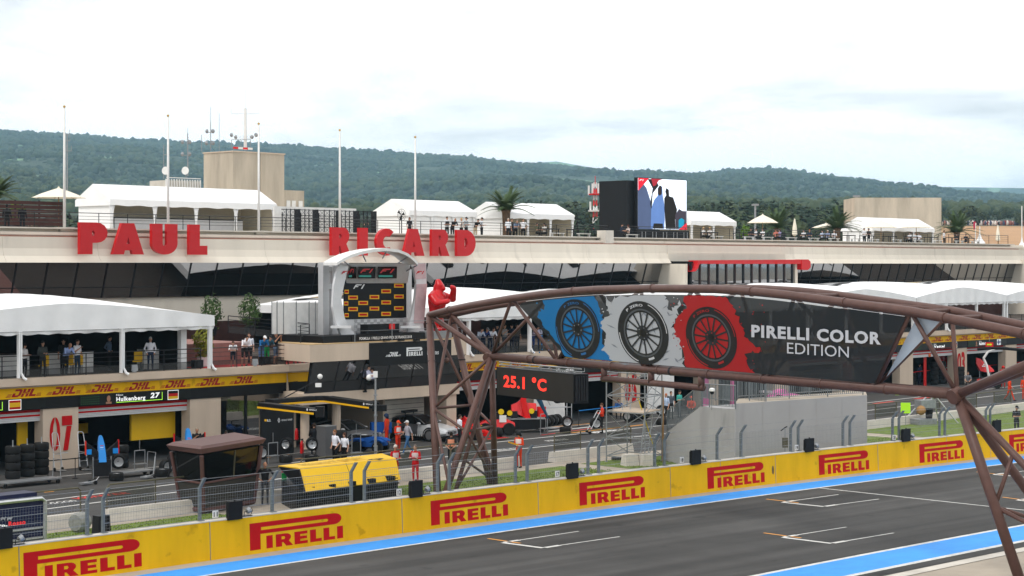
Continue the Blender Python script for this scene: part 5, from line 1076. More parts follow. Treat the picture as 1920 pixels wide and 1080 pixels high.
# palms
def palm(label, px, pyb, pyt, half, t, z0=11.72, name='palm_tree', n=44, trunkh=None):
    s = Sb(px, t); d = Bf(s, t).y; c = Bf(s, t, 0); zt = Zb(px, pyt, t); r_ = half*1.5*d/F; zc = zt-r_*.80 if trunkh is None else z0+trunkh; rr = random.Random(int(px)); o = thing(name, label, 'palm', Bf(s, t, z0), group='palm trees on the roof terrace')
    MB().lathe([(.36, z0), (.3, z0+.3), (.28, (z0+zc)/2), (.34, zc-.15), (.4, zc), (.1, zc+.3)], (c.x, c.y, 0), 10).build('trunk', 'trunk', o)
    cr = MB()
    for i in range(n):
        a = 2*math.pi*i/n*2.618; el = rr.uniform(.25, 1.35); L_ = r_*rr.uniform(1.05, 1.3); dr = Vector((math.cos(a), math.sin(a), 0)); p = []
        for k in range(9):
            q = k/8; p.append(Vector((c.x, c.y, zc))+dr*L_*q*math.cos(el)*(1+.1*q)+Vector((0, 0, L_*(q*math.sin(el)-.55*q*q*(1.25-.6*el)))))
        side = dr.cross(Vector((0, 0, 1)))
        cr.path(p, [.03*(1-.8*k/8) for k in range(9)], 4)
        for k in range(1, 9):
            for j in range(3):
                b = p[k-1].lerp(p[k], j/3); tg = (p[k]-p[k-1]).normalized(); ll = L_*.26*(1.1-.75*k/8)*rr.uniform(.8, 1.1)
                for sg in (-1, 1):
                    e = b+side*sg*ll*.75+tg*ll*.55+Vector((0, 0, -.12*ll)); wv = tg*.05; cr.add([b-wv, b+wv, e], [(0, 1, 2)])
    cr.build('crown', 'palm', o); return o
palm('palm tree in front of the open white roof tent', 949, 415, 352, 36, 24.6); palm('palm tree behind the cream parasol right of small tent', 1458, 420, 391, 32, 30); palm('palm tree left of the right roof tent', 1570, 440, 391, 32, 25.5); palm('palm tree at the right end of the roof', 1794, 440, 398, 32, 26); palm('palm fronds peeping in at the left frame edge', -12, 385, 325, 40, 30)
# shrubs in tubs
def leafball(c, r, n, seed, lf=.09):
    rr = random.Random(seed); g = MB()
    for i in range(n):
        v = Vector((rr.gauss(0, 1), rr.gauss(0, 1), rr.gauss(0, 1))).normalized()*rr.uniform(.5, 1.05)**.5; v *= 1+.5*mn.noise(v*2.3+Vector((seed, 0, 0)))
        p = Vector(c)+Vector((v.x*r[0], v.y*r[1], v.z*r[2])); nn = (v+Vector((rr.uniform(-.8, .8), rr.uniform(-.8, .8), rr.uniform(-.4, .8)))).normalized(); a = nn.orthogonal().normalized(); b = nn.cross(a); e = lf*rr.uniform(.7, 1.4)
        g.add([p-a*e, p+b*e*.55, p+a*e, p-b*e*.55], [(0, 1, 2, 3)])
    return g
def shrub(label, c, r, m, tub=.5, n=900):
    o = thing('shrub', label, 'shrub', c); leafball((c[0], c[1], c[2]+tub+r[2]*.95), r, n, int(c[0]*10), .08).build('foliage', m, o); MB().tube((c[0], c[1], c[2]+tub*.8), (c[0], c[1], c[2]+tub+r[2]), .05, 6).build('stem', 'bark', o); MB().lathe([(.26, 0), (.34, tub), (.3, tub), (.28, tub-.05)], c, 12).build('tub', 'white' if m == 'leafy' else 'blackm', o)
shrub('clipped dark green shrub behind the tent corner', Bf(Sb(397, 12), 12, 5.6), (.62, .62, .95), 'leaf'); shrub('clipped dark green shrub left of the white partition', Bf(Sb(468, 11), 11, 5.6), (.62, .62, .95), 'leaf'); shrub('yellow green shrub at the tent post on the balcony', Bf(Sb(381, 2.2), 2.2, 4.45), (.5, .5, .85), 'leafy'); shrub('bright green shrub behind the two suited men', Bf(Sb(32, 25), 25, 11.72), (.5, .5, .6), mat('bright_leaf', (.10, .19, .02), .7, var=.3), .8); shrub('green shrub right of the small roof tent', Bf(Sb(1397, 25), 25, 11.72), (.45, .45, .6), mat('bright_leaf', (.1, .19, .02)), .6)
# fans, speaker box, tables
def fan(label, px, py, t):
    c = K(px, py, t); o = thing('fan', label, 'fan', (c.x, c.y, 11.72), group='black pedestal fans on the roof'); MB().tube((c.x, c.y, 11.72), c, .04, 6).build('pole', 'blackm', o)
    for q in (.44, .3, .15): 
        pp = [c+U*q*math.cos(a)+Vector((0, 0, q*math.sin(a))) for a in [2*math.pi*i/16 for i in range(17)]]; MB().path(pp, .014, 4).build('cage_ring', 'blackm', o)
    for i in range(8): a = math.pi*i/4; MB().tube(c, c+U*.44*math.cos(a)+Vector((0, 0, .44*math.sin(a))), .009, 4).build('cage_spoke', 'blackm', o)
    for i in range(3): a = 2.1*i; MB().add([c+NB*.05, c+NB*.05+U*.4*math.cos(a)+Vector((0, 0, .4*math.sin(a))), c+NB*.09+U*.4*math.cos(a+.6)+Vector((0, 0, .4*math.sin(a+.6)))], [(0, 1, 2)]).build('blade', 'black', o)
    MB().lathe([(.2, 0), (.2, .04), (.05, .1)], (c.x, c.y, 11.72), 10).build('base', 'blackm', o)
fan('tall black pedestal fan before the closed roof tent', 753, 403, 23.5); fan('black pedestal fan right of the open roof tent', 1083, 413, 23.5)
o = thing('speaker_box', 'beige speaker box with open black front on the roof edge', 'speaker box', K(1145, 455, 20.9)); a = Sb(1130, 20.3); MB().fbox(Bf, a, a+1.05, 20.0, 20.9, 11.56, 12.62).build('case', 'concw', o); MB().fbox(Bf, a+1.052, a+1.06, 20.08, 20.85, 11.62, 12.56).build('grille', 'black', o)
def table_set(label, px, t=23, n=2, w_=1.6):
    s = Sb(px, t); o = thing('table', label, 'table', Bf(s, t, 11.72), group='dark dining tables on the roof'); z = 11.72
    MB().fbox(Bf, s-w_/2, s+w_/2, t-.4, t+.4, z+.98, z+1.04).build('top', 'black', o)
    for a in (-1, 1):
        for b in (-1, 1): MB().fbox(Bf, s+a*(w_/2-.06)-.03, s+a*(w_/2-.06)+.03, t+b*.34-.03, t+b*.34+.03, z, z+.98).build('leg', 'blackm', o)
    b_ = MB(); be = thing('bench', label.replace('dining table', 'pale stool bench at the table'), 'bench', Bf(s, t-.9, z), group='pale benches on the roof'); MB().fbox(Bf, s-w_/2, s+w_/2, t-1.0, t-.7, z+.62, z+.67).build('seat', 'white', be)
    for a in (-1, 1): MB().fbox(Bf, s+a*w_*.4-.03, s+a*w_*.4+.03, t-.95, t-.75, z, z+.62).build('leg', 'alu', be)
for i, px in enumerate([1030, 1080, 1120, 1170, 1330, 1390, 1425, 1470, 1512, 1550, 1590, 1625, 1668, 1708, 1745, 1785, 1815]):
    table_set('dark dining table by the roof railing, number %d from the letters' % (i+1) if 0 else ['dark dining table right of the open tent', 'dark dining table below the far fan', 'dark dining table left of the beige speaker box', 'dark dining table of the couple beside the screen', 'dark dining table of the two blond guests', 'dark dining table left of the open parasol', 'dark dining table under the open parasol', 'dark dining table left of the folded parasol', 'dark dining table right of the folded parasol', 'dark dining table of the three guests by the palm', 'dark dining table right of the middle palm', 'dark dining table of the standing pair', 'dark dining table before the right tent left bay', 'dark dining table before the right tent right bay', 'dark dining table left of the standing waiter', 'dark dining table left of the right palm', 'dark dining table at the right palm foot'][i], px, 23)
# far red and white lattice tower, light poles, flag, small marquee
lt_ = thing('lattice_tower', 'red and white communication tower in the trees', 'tower', (*W(1116, 430, 420)[:2], 0)); D = 420
for i in range(8):
    y0, y1 = 430-i*11, 419-i*11; m_ = 'redpaint' if i % 2 == 0 else 'white'
    for dx in (-4, 4): MB().tube(W(1116+dx*(1-i*.06), y0, D), W(1116+dx*(1-(i+1)*.06), y1, D), .15, 5).build('leg', m_, lt_)
    MB().tube(W(1112+i*.2, y0, D), W(1120-i*.2, y1, D), .1, 4).build('lacing', m_, lt_); MB().tube(W(1120-i*.2, y0, D), W(1112+i*.2, y1, D), .1, 4).build('lacing', m_, lt_)
for y in (397, 366): MB().lathe([(1.5, 0), (1.6, .3), (1.5, .35)], W(1116, y, D), 10).build('platform', 'white' if y > 380 else 'redpaint', lt_)
for i, (dx, y) in enumerate([(-12, 360), (12, 360), (-9, 390), (9, 390), (-5, 356), (6, 356)]): MB().tube(W(1116+dx, y+6, D), W(1116+dx, y-12, D), .22, 6).build('antenna', 'white', lt_)
MB().tube(W(1116, 345, D), W(1116, 330, D), .08, 5).build('spike', 'redpaint', lt_)
for i, (px, y0, y1) in enumerate([(1606, 420, 368), (1416, 430, 384)]): 
    o = thing('light_pole', ['tall thin light pole behind the right tent', 'short light pole with lamp cluster behind small tent'][i], 'light pole', W(px, 470, 300)); MB().tube(W(px, 470, 300), W(px, y1, 300), .16, 6).build('pole', 'steel', o); MB().box(W(px, y1, 300), (1.1, .5, .3)).build('lamp_head', 'steel', o)
cw = thing('concrete_building', 'plain beige concrete block behind the right roof tent', 'building', W(1670, 470, 240)); MB().box((W(1672, 440, 245).x, 245, 13), (11.2, 8, 11.0)).build('wall', stain, cw)
fl = thing('feather_flag', 'small white feather flag in the far field', 'flag', W(1829, 460, 260)); MB().tube(W(1829, 462, 260), W(1829, 418, 260), .06, 6).build('pole', 'white', fl); MB().box(W(1827.5, 423, 260), (.35, .03, 1.1)).build('cloth', cm('#b02848'), fl)
for i, (px, py, hw) in enumerate([(1837, 455, 8), (1916, 470, 14)]):
    o = thing('peaked_marquee', ['small white peaked marquee in the field', 'white peaked marquee with mast at the right frame edge'][i], 'marquee', W(px, py, 230)); c = W(px, py, 230); q = hw*230/F; rings = [[(c.x+a*q*k, c.y+b*q*k, c.z+z) for a, b in ((-1, -1), (1, -1), (1, 1), (-1, 1))] for k, z in ((1, -1.2), (1, 0), (.45, .45), (.12, 1.1), (.03, 1.8))]
    MB().loft(rings).build('canopy', 'tent', o); MB().tube(c+Vector((0, 0, 1.5)), c+Vector((0, 0, 2 if i == 0 else 5.5)), .06, 6).build('mast', 'white', o)
# ================================================================ people
def capsule(g, p, r0, q, r1, n=8):
    p = Vector(p); q = Vector(q); d = (q-p); L_ = d.length; d.normalize(); a = d.orthogonal().normalized(); b = d.cross(a); rings = []
    for k in (-.95, -.6, 0): rings.append((p+d*r0*k, r0*math.sqrt(1-k*k)))
    for k in (0, .6, .95): rings.append((q+d*r1*k, r1*math.sqrt(1-k*k)))
    g.loft([[c+(a*math.cos(2*math.pi*i/n)+b*math.sin(2*math.pi*i/n))*r for i in range(n)] for c, r in rings])
# facing -Y; joint names: hip, chest, neck, head, shoulders/elbows/wrists, hips/knees/ankles (x to the figure's right = -x)
def pose(kind):
    J = dict(hip=(0, 0, .93), waist=(0, 0, 1.06), chest=(0, 0, 1.30), neck=(0, .01, 1.46), head=(0, -.02, 1.63), look=(0, -1, 0))
    for sg, k in ((-1, 'R'), (1, 'L')):
        J['sh'+k] = (.185*sg, .01, 1.41); J['el'+k] = (.235*sg, .03, 1.13); J['wr'+k] = (.245*sg, -.05, .89)
        J['hp'+k] = (.09*sg, 0, .90); J['kn'+k] = (.105*sg, -.015, .50); J['an'+k] = (.11*sg, .02, .09)
    if kind == 'hips':
        for sg, k in ((-1, 'R'), (1, 'L')): J['el'+k] = (.40*sg, .1, 1.18); J['wr'+k] = (.2*sg, -.02, 1.02)
    if kind == 'pocket':
        for sg, k in ((-1, 'R'), (1, 'L')): J['el'+k] = (.29*sg, .09, 1.15); J['wr'+k] = (.2*sg, -.06, .93)
    if kind == 'hold':
        for sg, k in ((-1, 'R'), (1, 'L')): J['el'+k] = (.25*sg, .0, 1.13); J['wr'+k] = (.09*sg, -.25, 1.16)
        J['look'] = (0, -1, -.3)
    if kind == 'phone':
        J['elR'] = (-.24, -.06, 1.15); J['wrR'] = (-.1, -.26, 1.33); J['elL'] = (.25, .02, 1.13); J['wrL'] = (.1, -.2, 1.02)
    if kind == 'photo':
        for sg, k in ((-1, 'R'), (1, 'L')): J['el'+k] = (.27*sg, -.16, 1.25); J['wr'+k] = (.08*sg, -.30, 1.53)
    if kind == 'back':
        for sg, k in ((-1, 'R'), (1, 'L')): J['el'+k] = (.28*sg, .1, 1.14); J['wr'+k] = (.07*sg, .16, .96)
    if kind == 'cross':
        for sg, k in ((-1, 'R'), (1, 'L')): J['el'+k] = (.27*sg, -.03, 1.14); J['wr'+k] = (-.1*sg, -.2, 1.18)
    if kind == 'walk':
        J['knL'] = (.1, -.16, .50); J['anL'] = (.11, -.30, .10); J['knR'] = (-.1, .1, .48); J['anR'] = (-.1, .34, .16); J['elR'] = (-.24, -.08, 1.14); J['wrR'] = (-.2, -.25, 1.0); J['elL'] = (.25, .12, 1.13); J['wrL'] = (.24, .16, .9)
    if kind == 'lean':
        J.update(waist=(0, .0, 1.05), chest=(0, -.16, 1.25), neck=(0, -.28, 1.37), head=(0, -.40, 1.50)); J['look'] = (0, -1, -.25); J['hip'] = (0, .08, .92)
        for sg, k in ((-1, 'R'), (1, 'L')): J['sh'+k] = (.18*sg, -.24, 1.34); J['el'+k] = (.24*sg, -.36, 1.08); J['wr'+k] = (.07*sg, -.56, 1.07); J['hp'+k] = (.09*sg, .08, .90); J['kn'+k] = (.105*sg, .06, .5); J['an'+k] = (.11*sg, .14, .09)
    if kind == 'sit':
        dz = -.43; 
        for k in ('hip', 'waist', 'chest', 'neck', 'head'): J[k] = (J[k][0], J[k][1], J[k][2]+dz)
        for sg, k in ((-1, 'R'), (1, 'L')): J['sh'+k] = (.185*sg, .01, 1.41+dz); J['el'+k] = (.24*sg, -.12, 1.15+dz); J['wr'+k] = (.1*sg, -.34, 1.19+dz); J['hp'+k] = (.09*sg, 0, .92+dz); J['kn'+k] = (.12*sg, -.43, .5); J['an'+k] = (.12*sg, -.40, .09)
    if kind == 'squat':
        dz = -.45
        for k in ('hip', 'waist', 'chest', 'neck', 'head'): J[k] = (J[k][0], J[k][1]-(.12 if k in ('chest', 'neck', 'head') else 0), J[k][2]+dz)
        for sg, k in ((-1, 'R'), (1, 'L')): J['sh'+k] = (.185*sg, -.12, 1.41+dz); J['el'+k] = (.26*sg, -.3, 1.13+dz); J['wr'+k] = (.12*sg, -.5, 1.0+dz); J['hp'+k] = (.1*sg, .05, .9+dz); J['kn'+k] = (.16*sg, -.33, .52); J['an'+k] = (.13*sg, -.06, .09)
    return {k: Vector(v) for k, v in J.items()}
BODY = {}
def body_mesh(kind, female=False):
    key = (kind, female)
    if key in BODY: return BODY[key]
    J = pose(kind); g = MB(); segs = []
    def cap(a, ra, b, rb, lab): capsule(g, a, ra, b, rb); segs.append((Vector(a), Vector(b), ra, rb, lab))
    fw = .88 if female else 1.
    def tor(c0, c1, prof):
        rings = []
        d = (c1-c0).normalized(); ax = Vector((1, 0, 0)); ay = d.cross(ax)
        for k, rx, ry in prof: c = c0.lerp(c1, k); rings.append([c+ax*rx*math.cos(2*math.pi*i/14)+ay*ry*math.sin(2*math.pi*i/14) for i in range(14)])
        g.loft(rings)
    tor(J['hip'], J['waist'], [(-.75, .12, .10), (-.35, .165*(1.04 if female else 1), .12), (.2, .165, .118), (1.05, .142*fw, .105)]); segs.append((J['hip'], J['waist']-Vector((0, 0, .06)), .14, .12, 3))
    tor(J['waist'], J['neck'], [(-.05, .142*fw, .105), (.3, .158*fw, .115), (.58, .18*fw, .125), (.82, .165*fw, .105), (.98, .075, .07)]); segs.append((J['waist'], J['chest'], .14, .15, 1)); segs.append((J['chest'], J['neck'], .15, .07, 1))
    cap(J['neck']-Vector((0, 0, .03)), .055, J['head']-Vector((0, 0, .06)), .052, 0)
    hd = J['head']; lk = J['look'].normalized(); up = Vector((0, 0, 1)); rt = lk.cross(up).normalized(); up = rt.cross(lk)
    def ell(c, r, n=12, k=8):
        rings = []
        for j in range(k+1):
            th = math.pi*j/k; z = -math.cos(th); q = max(math.sin(th), .04); rings.append([c+(rt*math.cos(2*math.pi*i/n)*r[0]*q+lk*math.sin(2*math.pi*i/n)*r[1]*q+up*z*r[2]) for i in range(n)])
        g.loft(rings)
    ell(hd+up*.01, (.076, .096, .112)); ell(hd-up*.06+lk*.03, (.055, .062, .06)); ell(hd+lk*.098-up*.012, (.016, .02, .026), 6, 4); segs.append((hd-up*.05, hd+up*.05, .09, .09, 0))
    for sg in (-1, 1): ell(hd+rt*sg*.078-up*.005, (.014, .022, .032), 6, 4)
    for k in 'RL':
        cap(J['sh'+k], .062*fw, J['el'+k], .046*fw, 1); cap(J['el'+k], .046*fw, J['wr'+k], .031, 2)
        w_ = J['wr'+k]; d = (w_-J['el'+k]).normalized(); cap(w_, .03, w_+d*.07, .034, 0)
        cap(J['hp'+k], .088, J['kn'+k], .058, 3); cap(J['kn'+k], .057, J['an'+k]+Vector((0, 0, .02)), .042, 4)
        an = J['an'+k]; cap(an+Vector((0, .03, -.045)), .042, an+Vector((0, -.15, -.052)), .036, 5)
    me = bpy.data.meshes.new('raw'); me.from_pydata(g.v, [], g.f); ob = bpy.data.objects.new('raw', me); COL.objects.link(ob)
    md = ob.modifiers.new('r', 'REMESH'); md.mode = 'VOXEL'; md.voxel_size = .021; md.use_smooth_shade = True
    sm_ = ob.modifiers.new('s', 'SMOOTH'); sm_.factor = .5; sm_.iterations = 2
    ev = ob.evaluated_get(bpy.context.evaluated_depsgraph_get()); em = ev.to_mesh(); V = [tuple(v.co) for v in em.vertices]; Fs = [tuple(p.vertices) for p in em.polygons]
    bpy.data.objects.remove(ob); bpy.data.meshes.remove(me)
    A = np.array([s[0] for s in segs]); B = np.array([s[1] for s in segs]); ra = np.array([s[2] for s in segs]); rb = np.array([s[3] for s in segs]); lb = np.array([s[4] for s in segs])
    VV = np.array(V); Cn = np.array([VV[list(f)].mean(0) for f in Fs]); D = B-A; k = np.clip(((Cn[:, None]-A)*D).sum(2)/np.maximum((D*D).sum(1), 1e-9), 0, 1)
    dist = np.linalg.norm(Cn[:, None]-(A+k[..., None]*D), axis=2)/(ra+(rb-ra)*k); lab = lb[dist.argmin(1)]
    m = MB(); m.v = V; m.f = Fs; m.m = [int(x) for x in lab]
    for k in 'RL':                        # five fingers on each hand
        w_ = J['wr'+k]; d = (w_-J['el'+k]).normalized(); s_ = d.cross(Vector((0, 0, 1)) if abs(d.z) < .8 else Vector((0, 1, 0))).normalized(); n_ = d.cross(s_); sg = 1 if k == 'R' else -1
        for i, L_ in enumerate((.065, .08, .085, .072)):
            b = w_+d*.085+s_*(i-1.5)*.019; c = b+d*L_*.55+n_*.008; m.path([b, c, c+d*L_*.35+n_*.03*(1 if n_.y < 0 else -1)], [.0095, .009, .007], 5, 0)
        b = w_+d*.03+s_*sg*.032; m.path([b, b+s_*sg*.03+d*.03, b+s_*sg*.035+d*.06], [.011, .01, .008], 5, 0)
    for sg in (-1, 1): m.ball(hd+lk*.088+rt*sg*.03+up*.018, (.011, .008, .007), 6, 4, 6)
    m.ball(hd+lk*.094-up*.062, (.024, .008, .006), 6, 4, 6)
    me = m.mesh('person', ['skin', 'white', 'white', 'black', 'black', 'black', mat('eye_dark', (.03, .018, .015), .3, var=0)], smooth=True)
    BODY[key] = (me, J, (rt, lk, up)); return BODY[key]
HAIR = {}
def hair_mesh(kind, style, female):
    key = (kind, style, female)
    if key in HAIR: return HAIR[key]
    me, J, (rt, lk, up) = body_mesh(kind, female); hd = J['head']; g = MB()
    def shell(r, lo, c=hd, front=.35, n=14, k=6):
        rings = []
        for j in range(k+1):
            th = math.pi*j/k*.5; z = math.cos(th); q = max(math.sin(th), .05)
            rings.append([c+up*(r[2]*z*1.0)+(rt*math.cos(2*math.pi*i/n)*r[0]*q+lk*math.sin(2*math.pi*i/n)*r[1]*q) for i in range(n)])
        last = []
        for i in range(n):
            s_ = math.sin(2*math.pi*i/n); dz = lo*(.5-.5*s_) if s_ < front else -.0; last.append(rings[-1][i]-up*dz)
        g.loft(rings+[last], caps=True)
    if style == 'short': shell((.082, .10, .115), .075, hd+up*.02-lk*.012)
    elif style == 'long': shell((.088, .108, .118), .2, hd+up*.015-lk*.014)
    elif style == 'cap':
        shell((.086, .108, .105), .02, hd+up*.035); b = hd+up*.045+lk*.09; g.loft([[b-rt*.075, b+rt*.075, b+rt*.05+lk*.09-up*.02, b-rt*.05+lk*.09-up*.02], [b-rt*.075+up*.012, b+rt*.075+up*.012, b+rt*.05+lk*.09-up*.008, b-rt*.05+lk*.09-up*.008]])
    elif style == 'helmet':
        shell((.125, .14, .14), .17, hd+up*.0, front=.6); 
    HAIR[key] = g.mesh('hair', 'black', True); return HAIR[key]
PEOPLE = []
def person(label, loc, face, kind='stand', top='#d8d8d8', bottom='#1a1a1c', sleeve='skin', shin=None, hair='#2a1c14', style='short', skin='skin', shoe='#1a1a1a', h=1.0, female=False, group=None, vest=None):
    me, J, fr = body_mesh(kind, female); o = thing('person', label, 'person', loc, face, group)
    b = link('body', me, o); b.scale = (h, h, h)
    cols = [M[skin], cm(top), M[skin] if sleeve == 'skin' else cm(top), cm(bottom), (M[skin] if shin == 'skin' else cm(shin or bottom)), cm(shoe)]
    for i, c in enumerate(cols): b.material_slots[i].link = 'OBJECT'; b.material_slots[i].material = c
    if hair:
        hn = {'cap': 'cap', 'helmet': 'helmet'}.get(style, 'hair'); hh = link(hn, hair_mesh(kind, style, female), o); hh.scale = (h, h, h); hh.material_slots[0].link = 'OBJECT'; hh.material_slots[0].material = cm(hair)
    if vest:
        c = J['chest']; w_ = J['waist']; n_ = J['neck']; g = MB(); rings = []
        for k, rx, ry in [(0, .158, .125), (.35, .17, .132), (.62, .19, .142), (.85, .175, .122)]:
            q = w_.lerp(n_, k); rings.append([q+Vector((rx*math.cos(2*math.pi*i/14), ry*math.sin(2*math.pi*i/14), 0)) for i in range(14)])
        g.loft(rings, caps=False); v = g.build('vest', cm(vest), o, smooth=True, world=False); v.scale = (h, h, h)
    PEOPLE.append(o); return o
def cam_face(loc, off=0): return math.atan2(-loc[1], -loc[0])+math.pi/2+off      # turn a -Y facing figure to the camera
TG = 'guests on the roof terrace'
def terr(label, px, kind='stand', t=22.2, off=0, z=11.72, **k):
    p = Bf(Sb(px, t), t, z); k.setdefault('group', TG); return person(label, p, cam_face(p, off), kind, **k)
sit = dict(kind='sit', t=23.55, z=11.9)
terr('man in black suit seen from behind at the left roof end', 13, 'stand', off=3.0, top='#101012', sleeve='top', hair='#0a0808', skin='skin3', t=21.9); terr('man in black suit and white shirt facing the track at left roof end', 42, 'stand', off=.2, top='#131317', sleeve='top', skin='skin3', hair='#0a0808', t=21.9)
terr('woman with dark red hair behind the letter I', 768, 'stand', top='#241c20', hair='#4a1c10', style='long', female=True, h=.93, off=.5); terr('man in white shirt and dark vest left of the rail group', 838, 'hold', top='#d8d8da', vest='#16161a', hair='#2a2420', off=.6); terr('bald man in black shirt leaning at the rail', 849, 'lean', top='#141416', hair=None, skin='skin2', off=.5)
terr('blond woman in white top at the rail', 865, 'phone', top='#dcd8d2', hair='#b08850', female=True, h=.95, off=.8); terr('man in grey shirt with dark cap beside blond woman', 874, 'hold', top='#9aa0a4', hair='#15161a', style='cap', off=.9); terr('man in black shirt and beige trousers at the rail', 892, 'lean', top='#151517', bottom='#b8a890', hair='#241c16', off=.5); terr('man in white shirt with dark cap right of the black shirted man', 903, 'hold', top='#c8ccd0', hair='#18181c', style='cap', off=1.2)
terr('man in white shirt left of the railing trio by the palm', 953, 'stand', top='#dcdfe4', hair='#9a948c', off=.4); terr('person in dark top half hidden in the railing trio', 960, 'stand', top='#2a2622', hair='#201812', t=22.8, off=.2); terr('man in blue grey shirt in the middle of the trio', 967, 'lean', top='#6a7890', hair='#7a7068', off=.3); terr('man in white polo with lanyard at the trio right', 981, 'hips', top='#dedee2', hair='#1a1412', off=.1)
terr('seated man in olive shirt at the open tent table', 1007, top='#5a5a40', hair='#3a2c20', off=.8, **sit); terr('seated woman in white shirt at the open tent table', 1021, top='#c8c4be', hair='#2a1c14', style='long', female=True, off=-.8, **sit); terr('seated man in navy shirt left of the big screen', 1166, top='#1c2638', hair='#1c1612', off=1.0, t=22.6, kind='sit', z=11.95); terr('seated woman with long brown hair left of the big screen', 1178, top='#c8b8b0', hair='#4a2418', style='long', female=True, off=-.9, t=22.8, kind='sit', z=11.9)
terr('seated blond woman in white at the small tent', 1319, top='#dedcd8', hair='#c0a070', style='long', female=True, off=.9, **sit); terr('second seated blond guest in white right of the other', 1331, top='#d0ccc8', hair='#b89868', off=-.6, **sit)
for i, (px, top_, hr, lab) in enumerate([(1408, '#1c2028', '#1a1412', 'seated man in black shirt left of the open parasol'), (1418, '#d8d8dc', '#241a14', 'seated man in white shirt under the open parasol'), (1430, '#e0e0e2', '#2a201a', 'seated man in white at the parasol pole'), (1455, '#c87868', '#4a2a1c', 'seated woman in salmon top left of folded parasol'), (1462, '#a8a0c8', '#3a2018', 'seated woman in lilac top left of folded parasol'), (1507, '#d4d6da', '#2a2420', 'seated man in white right of the folded parasol'), (1518, '#20304a', '#a05a30', 'seated red haired guest in navy'), (1542, '#b8c4d8', '#2a2420', 'seated man in pale blue left of the middle palm'), (1552, '#8a94b0', '#b0a898', 'grey haired man in blue at the middle palm'), (1564, '#d4d4d8', '#a89c90', 'seated man in white right by the middle palm'), (1706, '#d8dade', '#1a1512', 'seated man in white before the right tent'), (1716, '#ccd0d4', '#2a221c', 'second seated man in white before the right tent'), (1723, '#d0d2da', '#4a3424', 'third seated man in white before the right tent'), (1794, '#1a1a1e', '#14100e', 'seated guest in black left of the right palm trunk'), (1811, '#161619', '#14100e', 'seated guest in black right of the right palm')]):
    terr(lab, px, top=top_, hair=hr, off=random.uniform(-1.2, 1.2), female='woman' in lab, style='long' if 'woman' in lab else 'short', **sit)
terr('standing man in white shirt talking before the right tent', 1620, 'hold', top='#dcdce0', hair='#1c1612', off=.8, t=22.4); terr('standing man in black shirt talking before the right tent', 1629, 'hold', top='#17171a', hair='#1c1612', off=-.7, t=22.5); terr('standing waiter in white shirt near the right palm', 1770, 'hold', top='#dedee0', hair='#1a1412', off=1.2, t=23); terr('standing barman in white in the right tent', 1709, 'stand', top='#c8ccd0', hair='#1a1412', t=27.6)
# balcony guests
BG = 'guests on the garage balconies'
def balc(label, px, kind='stand', t=.35, off=0, z=4.42, **k):
    p = Bf(Sb(px, t), t, z); k.setdefault('group', BG); return person(label, p, cam_face(p, off), kind, **k)
balc('woman in white top reading a sheet in the first tent', 46, 'hold', top='#c8c4c4', bottom='#16161a', hair='#1a1210', style='long', female=True, h=.95, off=.9, t=.6); balc('man in dark grey jacket with sunglasses in the first tent', 80, 'hold', top='#3a3e3c', sleeve='top', hair='#1a1614', t=.55, off=.5); balc('bald man in light blue shirt leaning on the balcony rail', 124, 'lean', top='#8a9cc8', sleeve='top', bottom='#14141a', hair=None, skin='skin2', t=.6, off=.5); balc('man in white polo drinking in the first tent', 145, 'phone', top='#d4d2d6', bottom='#1c3448', hair='#2a1c16', t=.7, off=.8)
balc('grey haired man in white shirt with lanyard by the tent', 282, 'pocket', top='#dcdce4', sleeve='top', bottom='#1a2840', hair='#a8a8a8', t=.8, off=.2); balc('man in pale blue shirt deep inside the first tent', 205, 'hips', top='#5a6a80', sleeve='top', hair='#1a1412', t=3.2, off=1.2); balc('man with sunglasses behind the leaning bald man', 119, 'stand', top='#1c1c1e', hair='#1a1412', t=1.6)
balc('boy in white shirt at the open balcony rail', 437, 'lean', top='#d8dade', bottom='#16202c', shin='skin', hair='#2a1a12', h=.86, t=.55); balc('heavy man in white polo leaning on the open balcony rail', 459, 'lean', top='#dcd8dc', bottom='#1a1a1c', shin='skin', hair='#1a1210', h=1.03, t=.6, off=.3); balc('man in white shirt standing behind the leaning man', 467, 'stand', top='#c8ccd4', bottom='#18181c', shin='skin', hair='#3a241a', t=1.3); balc('man in blue jacket and white cap at the balcony rail', 491, 'lean', top='#14588c', sleeve='top', bottom='#4a6488', shin='skin', hair='#dcdcdc', style='cap', t=.65, off=.4); balc('man in teal shirt and green shorts with black cap', 501, 'lean', top='#2a5060', bottom='#1a8c48', shin='skin', hair='#141416', style='cap', t=.75, off=.5); balc('man in black shirt and denim shorts taking photos', 517, 'photo', top='#141416', bottom='#5a6c84', shin='skin', hair='#8a7c70', skin='skin2', t=.7, off=.9)
